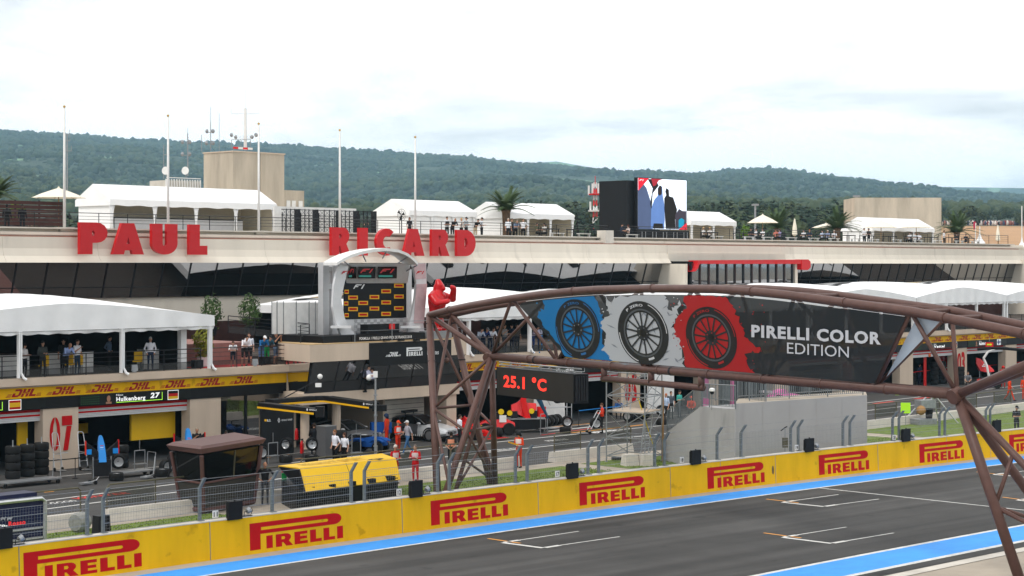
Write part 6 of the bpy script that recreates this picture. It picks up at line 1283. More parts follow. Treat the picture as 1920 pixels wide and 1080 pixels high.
for px, kd, tp_, bt, hr, st, off, lab in [(897, 'lean', '#a8b0c0', '#2a3a58', '#1a1412', 'short', .6, 'man in pale shirt left of the balcony group behind gantry'), (907, 'lean', '#2a3c6c', '#1c2438', '#6a6a6a', 'cap', .6, 'man in navy shirt and grey cap behind the gantry leg'), (920, 'lean', '#d8dae4', '#1a2438', '#3a241a', 'short', .5, 'man in white shirt leaning out behind the gantry leg'), (932, 'stand', '#1c2430', '#1a1c24', '#121214', 'cap', .6, 'man in dark shirt with black cap on the balcony behind gantry'), (946, 'phone', '#8a8684', '#3a3c44', '#2a1c14', 'short', .8, 'man in grey shirt beside the dark polo man'), (960, 'hold', '#18243a', '#20283a', '#1c1410', 'short', -.8, 'man in dark polo with badge by the white tent post'), (969, 'stand', '#4a4440', '#22242a', '#2a1c14', 'short', .3, 'man in brown shirt next to the white tent post'), (1000, 'lean', '#c0b8d0', '#24407a', '#2a1a14', 'short', .8, 'man in lilac shirt right of the white tent post'), (1012, 'lean', '#b0b4c8', '#2c4c80', '#2a1c14', 'short', -.3, 'second guest leaning right of the white tent post')]:
    balc(lab, px, kd, top=tp_, bottom=bt, sleeve='top' if kd == 'lean' else 'skin', hair=hr, style=st, off=off, t=.6 if kd == 'lean' else .9)
for px, lab, c, zz in ((690, 'man in white shirt sitting at the open podium window', '#b8b8cc', 3.08), (698, 'second man in white leaning at the open podium window', '#a8a8bc', 2.92)):
    p = Bf(Sb(px, -2.75), -2.78, zz); person(lab, p, cam_face(p, 1.2 if px < 695 else -1.3), 'sit', top=c, hair='#14100e', group='marshals at the podium window')
# people on the ground
GGp = 'people in the pit lane'
def grd(label, px, py, kind='stand', off=0, **k):
    p = G(px, py); k.setdefault('group', GGp); return person(label, p, cam_face(p, off), kind, **k)
grd('bald man in black shirt with hands on hips by the cabin', 497, 946, 'hips', top='#15161a', bottom='#3a3838', hair=None, skin='skin2', off=.1); grd('man in white shirt standing with hand in pocket in the pit lane', 628, 873, 'pocket', top='#dedee6', bottom='#101012', hair='#7a5030', off=-.9); grd('woman in white shirt beside the man in the pit lane', 646, 873, 'stand', top='#dadae0', bottom='#101012', hair='#4a2a1a', style='long', female=True, h=.92, off=-.6)
grd('mechanic in black shirt seen from behind at tool cabinet', 589, 858, 'hold', top='#131418', bottom='#101014', hair='#2a1c14', off=3.1); grd('marshal in orange overalls and helmet beside the dark car', 725, 836, 'stand', top='#c83010', sleeve='top', bottom='#c83010', hair='#1c2c48', style='helmet', off=-1.9, vest='#c84018'); grd('marshal in orange overalls and orange cap talking', 746, 852, 'hold', top='#c83010', sleeve='top', bottom='#c83010', hair='#d84010', style='cap', off=.9, vest='#d0c8c4')
grd('man in grey polo and jeans with white cap walking', 764, 852, 'walk', top='#9a98a0', bottom='#3a6088', hair='#c8c8c8', style='cap', off=-1.1, shoe='#c8c8c8'); grd('bald marshal in red overalls left of the pair', 741, 907, 'hold', top='#b00c14', sleeve='top', bottom='#b00c14', hair='#b8b0a8', skin='skin2', off=.7, vest='#c8b8b8'); grd('marshal in red overalls with crossed arms right of the pair', 779, 907, 'cross', top='#b00c14', sleeve='top', bottom='#b00c14', hair='#6a6058', off=-.5, vest='#c0b0b0')
grd('marshal in orange and white vest seen from behind at the lane', 846, 878, 'back', top='#1a1a1c', bottom='#141416', hair='#1c1612', off=3.0, vest='#d08868'); grd('man in white shirt next to the red race car', 862, 838, 'stand', top='#d8d8e0', bottom='#17171c', hair='#2a1c14', off=2.0, shoe='#d8d8d8'); grd('flag marshal in orange overalls and black helmet holding a yellow board', 973, 877, 'hold', top='#d03c14', sleeve='top', bottom='#c83812', hair='#141618', style='helmet', off=-.6, vest='#dcd4d0')
grd('mechanic in orange and black pushing a trolley', 1129, 812, 'hold', top='#d03818', sleeve='top', bottom='#131316', hair='#4a3020', off=-1.6); grd('man in light blue shirt at the scaffold', 1249, 790, 'stand', top='#a8b8d0', bottom='#1a1c22', hair='#a05838', off=-.8); grd('man in dark shirt behind the man in light blue', 1258, 785, 'stand', top='#4a5058', hair='#3a241a', off=.3); grd('man in teal shirt behind the stair railing', 1274, 783, 'hold', top='#3a9c90', bottom='#3a3c44', hair='#2a1c14', off=.9); grd('person in bright orange jacket behind the stair railing', 1296, 780, 'squat', top='#d84a20', sleeve='top', hair='#d84a20', style='cap'); grd('marshal in orange behind the far railing', 1325, 762, 'stand', top='#d84a20', sleeve='top', hair='#2a1c14')
grd('man with raised arm behind the brown cabin', 369, 868, 'phone', top='#141416', hair='#8a7c6c', skin='skin2', off=.3); grd('bald man in yellow shirt behind the brown cabin', 376, 880, 'squat', top='#c8a018', hair=None, skin='skin2'); grd('mechanic in pale blue top behind the cabin roof', 424, 872, 'stand', top='#3a90b8', hair='#1c1612', skin='skin3', h=.97); grd('mechanic in black bending by the garage wheels', 322, 896, 'lean', top='#131316', bottom='#1a1a1c', hair='#1a1412', off=1.5)
grd('mechanic in navy and red at far tyre stacks', 1724, 722, 'hold', top='#28304a', sleeve='top', bottom='#202840', hair='#3a241a', off=.8); grd('photographer in grey squatting by the far tyres', 1815, 727, 'squat', top='#6a6c70', hair='#3a2a20'); grd('crew member in red overalls and helmet by the far quad', 1881, 727, 'stand', top='#c01810', sleeve='top', bottom='#b81810', hair='#c01810', style='helmet'); grd('marshal in orange walking behind the gantry node', 1893, 752, 'walk', top='#d03c14', sleeve='top', bottom='#c83812', hair='#d84010', style='cap', off=1.2); grd('orange marshal cut by the right frame edge', 1921, 750, 'stand', top='#d03c14', sleeve='top', bottom='#c83812', hair='#d84010', style='cap'); grd('camera operator in black behind the gantry right leg', 1906, 818, 'hold', top='#16171a', bottom='#18191c', hair='#141416', style='cap', off=.6)
grd('mechanic in blue and white at garage 05 tyres', 1160, 785, 'squat', top='#2a4a7c', hair='#1a1412'); grd('mechanic in dark blue behind garage tyres', 1195, 772, 'hold', top='#1c2840', hair='#1a1412'); grd('mechanic in lime green vest behind the scaffold', 1170, 778, 'hold', top='#1a2028', vest='#a8d818', hair='#1a1412', off=.5)
# ---------------------------------------------------------------- red ape statue (generic standing ape with raised fist)
stt = thing('ape_statue', 'glossy red standing ape statue holding something to its face', 'statue', Bf(Sb(820, -2), -2, 6.08), cam_face(Bf(Sb(820, -2), -2), 1.15)); stt.scale = (1.16, 1.16, 1.02); g = MB()
def c_(a, ra, b, rb): capsule(g, a, ra, b, rb, 10)
g.loft([[Vector((rx*math.cos(2*math.pi*i/14), oy+ry*math.sin(2*math.pi*i/14), z)) for i in range(14)] for z, rx, ry, oy in ((.62, .34, .3, .05), (.9, .42, .36, .04), (1.2, .46, .38, .02), (1.6, .62, .44, 0), (1.95, .6, .4, .02), (2.2, .35, .3, .02))])
c_((0, -.02, 2.2), .26, (0, -.06, 2.45), .25); c_((0, -.1, 2.5), .25, (0, -.05, 2.72), .17); c_((0, -.25, 2.36), .17, (0, -.3, 2.34), .15); c_((-.12, -.28, 2.52), .06, (.12, -.28, 2.52), .06)
for sg in (-1, 1): c_((.22*sg, .05, .75), .24, (.27*sg, -.05, .4), .19); c_((.27*sg, -.05, .4), .18, (.27*sg, .0, .12), .16); c_((.27*sg, .05, .1), .13, (.3*sg, -.28, .09), .11)
c_((-.6, 0, 1.9), .24, (-.72, -.3, 1.55), .21); c_((-.72, -.3, 1.55), .2, (-.30, -.62, 1.62), .15); c_((-.3, -.62, 1.62), .15, (-.2, -.64, 1.66), .15)
c_((.6, 0, 1.95), .24, (.80, -.45, 1.75), .2); c_((.8, -.45, 1.75), .19, (.35, -.72, 2.3), .15); c_((.3, -.72, 2.36), .16, (.2, -.68, 2.42), .14)
me = bpy.data.meshes.new('raw'); me.from_pydata(g.v, [], g.f); ob = bpy.data.objects.new('raw', me); COL.objects.link(ob); md = ob.modifiers.new('r', 'REMESH'); md.mode = 'VOXEL'; md.voxel_size = .05; md.use_smooth_shade = True; q_ = ob.modifiers.new('s', 'SMOOTH'); q_.iterations = 2
em = ob.evaluated_get(bpy.context.evaluated_depsgraph_get()).to_mesh(); mm = MB(); mm.v = [tuple(v.co) for v in em.vertices]; mm.f = [tuple(p.vertices) for p in em.polygons]; mm.m = [0]*len(mm.f); bpy.data.objects.remove(ob); mm.build('body', 'letter', stt, smooth=True, world=False)
MB().tube((.3, -.75, 2.40), (.02, -.5, 2.5), .06, 8, .09).build('black_tube', 'black', stt, world=False)
# ================================================================ brown marshal cabin
def Xf(o, ang):          # local frame: a along ang, b to its left, z up
    ca, sa = math.cos(ang), math.sin(ang); return lambda a, b, z=0: Vector((o[0]+a*ca-b*sa, o[1]+a*sa+b*ca, o[2]+z))
cb = thing('marshal_cabin', 'brown marshal cabin with sloping walls and dark windows behind the wall', 'cabin', G(408, 960)); d0 = 74.5
lw = lambda px, py, d: W(px, py, d)
T_ = [lw(321, 825, 74.2), lw(378, 836, 72.6), lw(490, 826, 76.6), lw(440, 812, 78.6)]; Bt = [lw(340, 950, 74.6), lw(382, 961, 73.4), lw(476, 950, 76.2), lw(430, 942, 77.6)]
zb_ = .14; zt_ = 2.66
cen = Vector((sum(p.x for p in T_)/4, sum(p.y for p in T_)/4, 0))
tp4 = [Vector((p.x, p.y, zt_-.28)) for p in T_]; bt4 = [Vector((p.x, p.y, zb_)) for p in Bt]
lvl = lambda k: [bt4[i].lerp(tp4[i], k) for i in range(4)]
cabb = mat('cabin_brown', (.105, .052, .046), .55, var=.15)
MB().loft([lvl(0), lvl(.47)]).build('lower_wall', mat('cabin_panel', (.045, .042, .036), .6, var=.1), cb); MB().loft([[p.lerp(cen+Vector((0, 0, p.z)), .12) for p in lvl(.47)], [p.lerp(cen+Vector((0, 0, p.z)), .12) for p in lvl(1)]]).build('dark_core', 'dark', cb)
for i in range(4):
    j = (i+1) % 4; a0, a1 = bt4[i].lerp(tp4[i], .5), tp4[i]; b0, b1 = bt4[j].lerp(tp4[j], .5), tp4[j]
    MB().add([a0.lerp(b0, .06), b0.lerp(a0, .06), b1.lerp(a1, .05), a1.lerp(b1, .05)], [(0, 1, 2, 3)]).build('window', 'cabglass', cb)
    MB().tube(bt4[i], tp4[i], .085, 6).build('corner_post', cabb, cb); MB().tube(a0, b0, .05, 6).build('sill', cabb, cb); MB().tube(bt4[i], bt4[j], .1, 6).build('base_beam', cabb, cb)
    m0, m1 = a0.lerp(b0, .55), a1.lerp(b1, .55)
    if i == 1: MB().tube(m0, m1, .035, 6).build('mullion', olive, cb)
rf = [[p+(p-cen).normalized()*.12*(1) for p in [Vector((q.x, q.y, zt_-.28)) for q in T_]], [Vector((q.x, q.y, zt_+.0))+(Vector((q.x, q.y, 0))-cen).normalized()*.22 for q in T_], [Vector((q.x, q.y, zt_+.1))+(Vector((q.x, q.y, 0))-cen).normalized()*-.05 for q in T_]]
MB().loft(rf).build('roof', cabb, cb); MB().loft([[p.lerp(cen+Vector((0, 0, z)), .55) for p in [Vector((q.x, q.y, z)) for q in bt4]] for z in (0, zb_+.05)]).build('pedestal', 'blackm', cb)
# ---------------------------------------------------------------- yellow and black pit stand
rs = thing('pit_stand', 'yellow topped black pit wall stand behind the fence', 'pit stand', G(640, 940))
Q = lambda px, py, d: W(px, py, d)
d1, d2 = 74.0, 79.2
ytop = [Q(522, 873, 76.3), Q(560, 877, 74.6), Q(742, 859, 79.6), Q(716, 850, 81.5)]; yfront = [Q(560, 877, 74.6), Q(742, 859, 79.6), Q(751, 899, 79.0), Q(571, 922, 74.0)]
def slab(pts, th, name, m, par): 
    n = (pts[1]-pts[0]).cross(pts[3]-pts[0]).normalized(); n = n if n.dot(Vector((0, -1, .3))) > 0 else -n; lo = [p-n*th for p in pts]; return MB().hexa(lo+pts).build(name, m, par)
slab(ytop, .08, 'roof', 'ypaint', rs); slab(yfront, .07, 'front_panel', 'ypaint', rs)
fr_ = [Q(571, 922, 74.0), Q(751, 899, 79.0)]
blackb = [Q(571, 922, 74.0), Q(751, 899, 79.0), Q(749, 935, 79.0), Q(548, 957, 73.6)]
for p in blackb[2:]: pass
base = [Vector((p.x, p.y, 0)) for p in (Q(556, 955, 74.1), Q(746, 932, 78.9), Q(716, 880, 81.2), Q(528, 900, 76.6))]
topb = [Vector((p.x, p.y, yfront[3].z if i in (0, 1) else yfront[3].z+.2)) for i, p in enumerate(base)]
MB().hexa(base+topb).build('cabinet', 'black', rs)
slab([Q(522, 875, 76.2), Q(560, 880, 74.5), Q(571, 924, 73.9), Q(548, 905, 75.2)], .06, 'side_panel', 'black', rs)
for i in range(5): k = .12+i*.2; a = base[0].lerp(base[1], k)+Vector((0, 0, .85)); MB().box(a+Vector((0, -.1, 0)), (.35, .3, .18), rz=BANG).build('seat', 'rubber', rs)
n_ = (yfront[1]-yfront[0]).normalized()
tt = text('RENAULT SPORT', .02); e0 = ytop[0].lerp(ytop[3], .35); MB().geo(tt[:2], lambda u, v: ytop[0].lerp(ytop[1], .68-.42*v/.69)+(ytop[3]-ytop[0])*(.12+.6*u/tt[2])+Vector((0, 0, .012))).build('lettering', mat('dull_gold_print', (.42, .27, .02), .5), rs)
c = ytop[0].lerp(ytop[2], .82)+Vector((0, 0, .014)); dd = (ytop[3]-ytop[0]).normalized(); ww = (ytop[1]-ytop[0]).normalized()
MB().flat([[(0, -.45), (.32, 0), (0, .45), (-.32, 0)], [(0, -.22), (-.14, 0), (0, .22), (.14, 0)]], lambda a, b: c+dd*b*1.2+ww*a*1.4).build('emblem', 'black', rs)
MB().tube(Q(707, 850, 80), Q(707, 835, 80), .012, 4).build('aerial', 'steel', rs); MB().tube(yfront[0].lerp(yfront[1], .47), yfront[3].lerp(yfront[2], .5), .012, 4).build('panel_joint', 'blackm', rs)
# traffic light box by the stand
o = thing('signal_box', 'small red and green signal light beside the yellow stand', 'signal light', G(533, 945)); p = G(533, 945); MB().tube(p, p+Vector((0, 0, 1.3)), .03, 6).build('post', 'blackm', o); MB().box(p+Vector((0, 0, 1.45)), (.2, .15, .28)).build('red_lamp', 'redpaint', o); MB().box(p+Vector((0, 0, 1.12)), (.2, .15, .28)).build('green_lamp', cm('#108840'), o)
# ---------------------------------------------------------------- dark blue stand at the left frame edge
ts = thing('pit_stand', 'grey framed dark blue pit stand cut by the left frame edge', 'pit stand', Tf(St(20, 5), 5)); dB = 66.5
fr_ = Xf((W(56, 1000, 66.2).x, 66.2, 0), math.atan2(U.y, U.x)+math.pi)
tb = lambda a, b, z: fr_(a, b, z)
pan = mat('navy_panel', (.012, .014, .05), .4, var=.2)
MB().fbox(tb, .05, 4.0, .0, .9, 0, 1.55).build('cabinet', pan, ts); MB().path([tb(0, .95, 0), tb(0, .95, 1.5), tb(.15, .95, 1.62), tb(4, .95, 1.62)], .075, 6).build('frame', 'alu', ts)
for z in (.25, .6): MB().path([tb(.1, .93, z), tb(4, .93, z)], .05, 6).build('frame', 'alu', ts)
MB().fbox(tb, .3, 4, .1, .9, 1.63, 1.85).build('roof', pan, ts)
tS = toB(fr_(0, .96, 0))[1]
MB().geo(fit('Rosso', 16, 48, 0, 8, .045), lambda a, b: K(a, 986.5-b-(a-16)*.13, tS)).build('lettering', mat('red_neon', (.75, .02, .02), .5, var=0, emit=.4), ts); MB().geo(fit('ro-', -2, 14, 0, 6, .04), lambda a, b: K(a, 988-b, tS)).build('lettering', whiteL, ts)
for x in (6, 18): MB().flat([[(x-5, 976), (x-4.5, 971), (x-1, 969.5), (x+2, 970.5), (x+4.5, 968.5), (x+5.5, 971), (x+3.5, 973), (x+3.5, 976), (x+2.4, 976), (x+1.5, 973.5), (x-2, 974), (x-3.5, 976)]], lambda a, b: K(a, b, tS)).build('bull_emblem', cm('#a8a8b0'), ts)
o = thing('stone_drum', 'grey round concrete drum behind the left fence', 'drum', G(150, 998)); p = G(150, 997); MB().lathe([(.3, -.3), (.36, -.2), (.36, .2), (.3, .3)], (p.x, p.y, .36), 14, 'x', rz=BANG+.3).build('drum', mat('rough_stone', (.25, .25, .23), .9, var=.3, scale=5, bump=.5), o)
o = thing('covered_box', 'white plastic cover on the ground behind the left fence', 'cover', G(205, 1010)); p = Tf(St(205, 4.2), 4.2); MB().box((p.x, p.y, .3), (2.0, .9, .5), rz=BANG, tap=.85).build('cover', 'white', o)
o = thing('blue_case', 'dark blue flight case low behind the left fence', 'case', G(118, 1012)); p = Tf(St(118, 3.7), 3.7); MB().box((p.x, p.y, .55), (1.2, .7, .5), rz=BANG).build('body', pan, o); MB().box((p.x, p.y, .815), (1.22, .72, .02), rz=BANG).build('lid', pan, o)
o = thing('loudspeaker', 'black loudspeaker on the wall left of the brown cabin', 'loudspeaker', Tf(St(193, FT), FT+.6, 1)); p = Tf(St(190, FT+1), FT+1, 1.35); MB().box(p, (.5, .4, .75), rz=BANG, tap=.85).build('case', 'black', o); MB().tube((p.x, p.y, 0), p, .04, 6).build('post', 'blackm', o)
# ================================================================ tyres, trolleys, small gear
def tyre_mesh():
    g = MB(); g.lathe([(.22, -.15), (.30, -.18), (.335, -.12), (.335, .12), (.30, .18), (.22, .15), (.215, .05), (.215, -.05), (.22, -.15)], n=22, caps=False); return g.mesh('tyre', 'rubber', True)
TYM = tyre_mesh()
g = MB(); g.lathe([(.225, -.14), (.23, -.1), (.05, -.08), (.05, .08), (.23, .1), (.225, .14), (.21, .13), (.19, .09), (.04, .06), (.04, -.06), (.19, -.09), (.21, -.13)], n=18, caps=False)
for i in range(10):
    a = 2*math.pi*i/10; g.tube((.05*math.cos(a), .05*math.sin(a), .1), (.21*math.cos(a), .21*math.sin(a), .12), .014, 4)
RIMM = g.mesh('rim', 'alu')
def race_wheel(label, loc, axis_up=True, rz=0, tilt=0, group=None):
    o = thing('racing_slick', label, 'racing slick', loc, rz, group or 'race wheels lying about the pit lane')
    t = link('tyre', TYM, o); r = link('rim', RIMM, o)
    if not axis_up:
        for q in (t, r): q.rotation_euler = (R(90), 0, 0)
    return o
def tyre_stack(label, px, py, n=4, z=0, cover=True):
    p = G(px, py); 
    for i in range(n):
        race_wheel('tyre %s of the %s' % ({0: 'at the bottom', 1: 'second from the bottom', 2: 'third from the bottom', 3: 'fourth from bottom', 4: 'at the very top'}[i] if i < n-1 or n == 1 else 'on top', label), (p.x, p.y, z+.18+i*.365), True)
    if cover:
        o = thing('stack_rod', 'steel rod sticking out of the %s' % label, 'rod', (p.x, p.y, z+n*.365)); MB().tube((p.x, p.y, z+.1), (p.x, p.y, z+n*.365+.25), .025, 6).build('rod', 'alu', o)
def trolley(label, p, ang, L_=2.2, wd=.8, handle=True):
    o = thing('tyre_trolley', label, 'trolley', p); f = Xf(p, ang); MB().fbox(f, -L_/2, L_/2, -wd/2, wd/2, .2, .26).build('deck', 'steel', o)
    for a in (-L_/2+.15, L_/2-.15):
        for b in (-wd/2+.08, wd/2-.08): c = f(a, b, .1); MB().lathe([(.1, -.03), (.1, .03)], tuple(c), 12, 'x', rz=ang+1.57).build('wheel', 'rubber', o)
    if handle: MB().path([f(L_/2, -.3, .26), f(L_/2+.05, -.3, 1.05), f(L_/2+.05, .3, 1.05), f(L_/2, .3, .26)], .02, 6).build('handle', 'steel', o)
    return o
pA, pB = G(24, 907), G(78, 899); trolley('long flat trolley carrying three tyre stacks', G(52, 910), BANG, 3.0, .85)
tyre_stack('black tyre stack nearest the left frame edge', 24, 909, 4, .28); tyre_stack('black tyre stack in the middle of the trolley', 51, 905, 4, .28); tyre_stack('black tyre stack beside the steel ladder trolley', 78, 901, 4, .28)
def sack_truck(label, px, py, rz=0):
    p = G(px, py); o = thing('hand_truck', label, 'hand truck', p, group='aluminium hand trucks by the garage'); f = Xf(p, BANG+rz)
    for a in (-.22, .22): MB().path([f(a, .1, .1), f(a*.9, .25, 1.0), f(a*.7, .4, 1.75)], .022, 6).build('rail', 'alu', o)
    MB().path([f(-.155, .4, 1.75), f(-.1, .42, 1.82), f(.1, .42, 1.82), f(.155, .4, 1.75)], .022, 6).build('handle', 'alu', o)
    for z, y in ((.45, .16), (.8, .22), (1.2, .28)): MB().tube(f(-.2, y, z), f(.2, y, z), .016, 6).build('rung', 'alu', o)
    MB().path([f(-.22, .2, .9), f(-.22, -.35, .9), f(.22, -.35, .9), f(.22, .2, .9)], .018, 6).build('loop', 'alu', o)
    for a in (-.22, .22): MB().lathe([(.09, -.025), (.09, .025)], tuple(f(a, .1, .1)), 12, 'x', rz=BANG+rz).build('wheel', 'rubber', o)
    MB().fbox(f, -.2, .2, -.25, .1, .04, .07).build('foot', 'alu', o)
sack_truck('aluminium ladder truck leaning before pillar 07', 112, 884); sack_truck('aluminium ladder truck right of pillar 07', 160, 882)
# barrier posts with tape
def tape_line(label, pts, h=.95, m='blackm'):
    o = thing('tape_barrier', label, 'barrier', G(*pts[0])); P_s = [G(*p) for p in pts]
    for p in P_s: MB().tube(p, p+Vector((0, 0, h)), .02, 6).build('post', 'blackm', o); MB().lathe([(.14, 0), (.14, .02), (.03, .05)], p, 10).build('foot', 'blackm', o)
    for a, b in zip(P_s, P_s[1:]): a = a+Vector((0, 0, h-.06)); b = b+Vector((0, 0, h-.06)); MB().hexa([a, b, b+Vector((0, .01, 0)), a+Vector((0, .01, 0)), a+Vector((0, 0, .05)), b+Vector((0, 0, .05)), b+Vector((0, .01, .05)), a+Vector((0, .01, .05))]).build('tape', m, o)
tape_line('black tape barrier before the garage of pillar 07', [(90, 902), (141, 897), (190, 890)]); tape_line('black tape barrier beside the black and yellow boom', [(500, 868), (568, 857)])
tape_line('red tape barrier at the far garage', [(1690, 728), (1735, 722), (1790, 717)], 1.2, 'redpaint'); tape_line('red tape barrier at the last garage', [(1840, 712), (1880, 708), (1925, 702)], 1.2, 'redpaint'); tape_line('blue tape barrier behind the orange mechanic', [(1085, 800), (1125, 795), (1175, 789)], 1.0, 'bluepaint')
# front wing / nose assembly rack
def nose_rack(label, px, py, col='bluepaint', full=True):
    p = G(px, py); o = thing('nose_rack', label, 'nose cone', p); f = Xf(p, BANG-.35)
    MB().loft([[f(a*w_, b, z) for a, b in ((-1, b0-.1), (1, b0-.1), (1, b0+.12), (-1, b0+.12))] for z, w_, b0 in ((.75, .17, .0), (1.2, .16, .12), (1.6, .13, .24), (1.85, .08, .3), (1.95, .03, .32))]).build('nose_cone', col, o, smooth=False)
    for i, (z, c) in enumerate(((1.45, '#d04830'), (1.36, '#e8e8e8'), (1.27, '#e09020'))): MB().fbox(f, -.08, .08, .075+(z-1.2)*.25-.035, .078+(z-1.2)*.25-.03, z, z+.06).build('sticker', cm(c), o)
    for sg in (-1, 1):
        MB().loft([[f(sg*.18, .05, .95), f(sg*.75, .05, 1.15), f(sg*.75, .1, 1.2), f(sg*.18, .1, 1.0)], [f(sg*.18, .05, 1.2), f(sg*.75, .05, 1.7), f(sg*.75, .1, 1.72), f(sg*.18, .1, 1.25)]]).build('wing_flap', 'black', o); MB().fbox(f, min(sg*.5, sg*.74), max(sg*.5, sg*.74), .0, .04, 1.12, 1.36).build('wing_panel', col, o); MB().fbox(f, min(sg*.75, sg*.78), max(sg*.75, sg*.78), -.02, .15, 1.1, 1.75).build('end_plate', 'redpaint', o)
    MB().fbox(f, -.4, .4, .0, .35, .1, .85).build('cabinet', 'blackm', o)
    for a in (-.42, .42): MB().tube(f(a, 0, 0), f(a, .05, 1.0), .025, 6).build('rack_leg', 'steel', o)
    return o
nose_rack('blue nose cone standing on its rack before the garage', 192, 897); nose_rack('blue nose cone behind the brown cabin roof', 356, 880)
race_wheel('race wheel with silver rim leaning on a tyre by the blue nose', G(221, 893)+Vector((0, 0, .68)), False, .5); race_wheel('tyre lying flat under the wheel by the blue nose', G(218, 901)+Vector((0, 0, .18)))
for i in range(3): race_wheel('%s tyre of the stack inside the yellow lined garage' % ['bottom', 'middle', 'top'][i], G(228, 884)+Vector((0, 0, .36+i*.36)))
race_wheel('black tyre lying flat beside the jack trolley', G(304, 893)+Vector((0, 0, .18))); race_wheel('covered tyre standing behind the flat tyre near cabin', G(312, 888)+Vector((0, 0, .34)), False, .8)
trolley('low flat trolley between blue nose and cabin', G(250, 893), BANG, 2.0, .7)
def jack(label, px, py, rz=0, h=.95):
    p = G(px, py); o = thing('car_jack', label, 'jack', p); f = Xf(p, BANG+rz)
    MB().path([f(-.5, 0, .12), f(.0, 0, .12), f(.25, 0, .15), f(.42, 0, h)], .018, 6).build('lever', 'alu', o); MB().fbox(f, -.6, -.1, -.18, .18, .05, .12).build('frame', 'steel', o)
    for b in (-.2, .2): MB().lathe([(.09, -.03), (.09, .03)], tuple(f(.05, b, .09)), 10, 'x', rz=BANG+rz+1.57).build('wheel', 'rubber', o)
jack('silver jack before the yellow lined garage', 282, 896, .4); jack('silver jack lying in the pit lane left of blue nose', 172, 908, 0.1, .3)
def tool_stand(label, px, py, h=1.0):
    p = G(px, py); o = thing('tool_stand', label, 'tool stand', p); f = Xf(p, BANG)
    for a in (-.3, .3): MB().tube(f(a, 0, 0), f(a, 0, h), .022, 6).build('leg', 'steel', o)
    MB().tube(f(-.3, 0, h), f(.3, 0, h), .022, 6).build('bar', 'steel', o); MB().fbox(f, -.3, .3, -.15, .15, .35, .38).build('tray', 'steel', o); MB().tube(f(0, 0, h), f(0, 0, h+.5), .015, 5).build('rod', 'steel', o)
tool_stand('steel tool stand in the yellow lined garage mouth', 262, 884); tool_stand('thin steel gun stand by the tyre row', 1020, 815, 1.2); tool_stand('steel tool stand below the black boom', 512, 868, 1.0)
# black and yellow pit boom with screen wall
bm = thing('pit_boom', 'black pit stop boom with yellow edge over the wheels', 'boom', G(560, 862)); yb = mat('boom_yellow', (.78, .42, .01), .4, var=.03)
def beam(pts, wd, ht, name, par, stripe=True):
    for a, b in zip(pts, pts[1:]):
        d = (b-a); d.z = 0; d.normalize(); n = Vector((-d.y, d.x, 0))*wd/2; h_ = Vector((0, 0, ht))
        MB().hexa([a-n, b-n, b+n, a+n, a-n+h_, b-n+h_, b+n+h_, a+n+h_]).build(name, 'black', par)
        if stripe: n2 = n if n.y < 0 else -n; a2, b2 = a+n2*1.04, b+n2*1.04; MB().hexa([a2, b2, b2+n2*.04, a2+n2*.04, a2+Vector((0, 0, .09)), b2+Vector((0, 0, .09)), b2+n2*.04+Vector((0, 0, .09)), a2+n2*.04+Vector((0, 0, .09))]).build('yellow_edge', yb, par)
beam([W(491, 765, 92.5), W(597, 777, 88.5)], .5, .28, 'boom_arm', bm); beam([W(505, 760, 94), W(590, 753.5, 96.5), W(615, 753.5, 96.5), W(702, 766, 92.5)], .6, .3, 'boom_arm', bm); MB().box(W(600, 772, 88.4), (.4, .4, .5)).build('boom_head', 'black', bm); MB().box(W(712, 765, 92), (.7, .4, .3)).build('boom_head', 'black', bm)
for x, y, d, wd in ((580, 768.5, 88.55, 14), (686, 758, 92.6, 13)): MB().geo(fit('RENAULT', 0, 1, 0, 1, .02), lambda u, v: W(x+u*wd, y+.8-v*2.6+u*1.2, d-.42)).build('lettering', whitep, bm); MB().flat([[(0, -3), (1.5, 0), (0, 3), (-1.5, 0)]], lambda a, b: W(x-4+a, y-.5+b, d-.42)).build('emblem', whitep, bm)
scw = MB().hexa([G(490, 858), G(551, 849), G(551, 849)+NB*.1, G(490, 858)+NB*.1]+[v+Vector((0, 0, 2.45)) for v in (G(490, 858), G(551, 849), G(551, 849)+NB*.1, G(490, 858)+NB*.1)]).build('screen_wall', 'black', bm)
MB().geo(fit('RENAULT SPORT', 0, 1, 0, 1, .02), lambda u, v: W(528+u*20, 789.5-v*3-u*1.5, 92.2)).build('lettering', whitep, bm); MB().flat([[(0, -5), (2.6, 0), (0, 5), (-2.6, 0)], [(0, -2.5), (-1.2, 0), (0, 2.5), (1.2, 0)]], lambda a, b: W(523+a, 788+b, 92.2)).build('emblem', whitep, bm); MB().geo(fit('R.S.', 0, 1, 0, 1, .03), lambda u, v: W(501+u*7, 790.5-v*4-u*.5, 92.2)).build('lettering', whitep, bm); MB().flat([rect(496, 786, 500, 790)], lambda a, b: W(a, b, 92.2)).build('emblem', yb, bm)
MB().tube(W(512, 757, 95), W(600, 710, 96.5), .03, 6).build('stay_rod', 'blackm', bm); c = W(600, 706, 96); MB().ball(c, .14, 8, 5).build('camera_ball', 'white', bm); MB().box(W(597, 722, 96), (.3, .2, .2)).build('camera_box', 'white', bm)
race_wheel('race wheel with silver rim leaning by the cabin edge', G(490, 861)+Vector((0, 0, .34)), False, .6); race_wheel('tyre standing under the black boom', G(538, 858)+Vector((0, 0, .7)), False, -.4); race_wheel('tyre lying flat under the black boom', G(536, 867)+Vector((0, 0, .18))); race_wheel('race wheel with silver rim facing the track under the boom', G(585, 858)+Vector((0, 0, .7)), False, .15); race_wheel('tyre lying flat under the facing race wheel', G(584, 866)+Vector((0, 0, .18)))
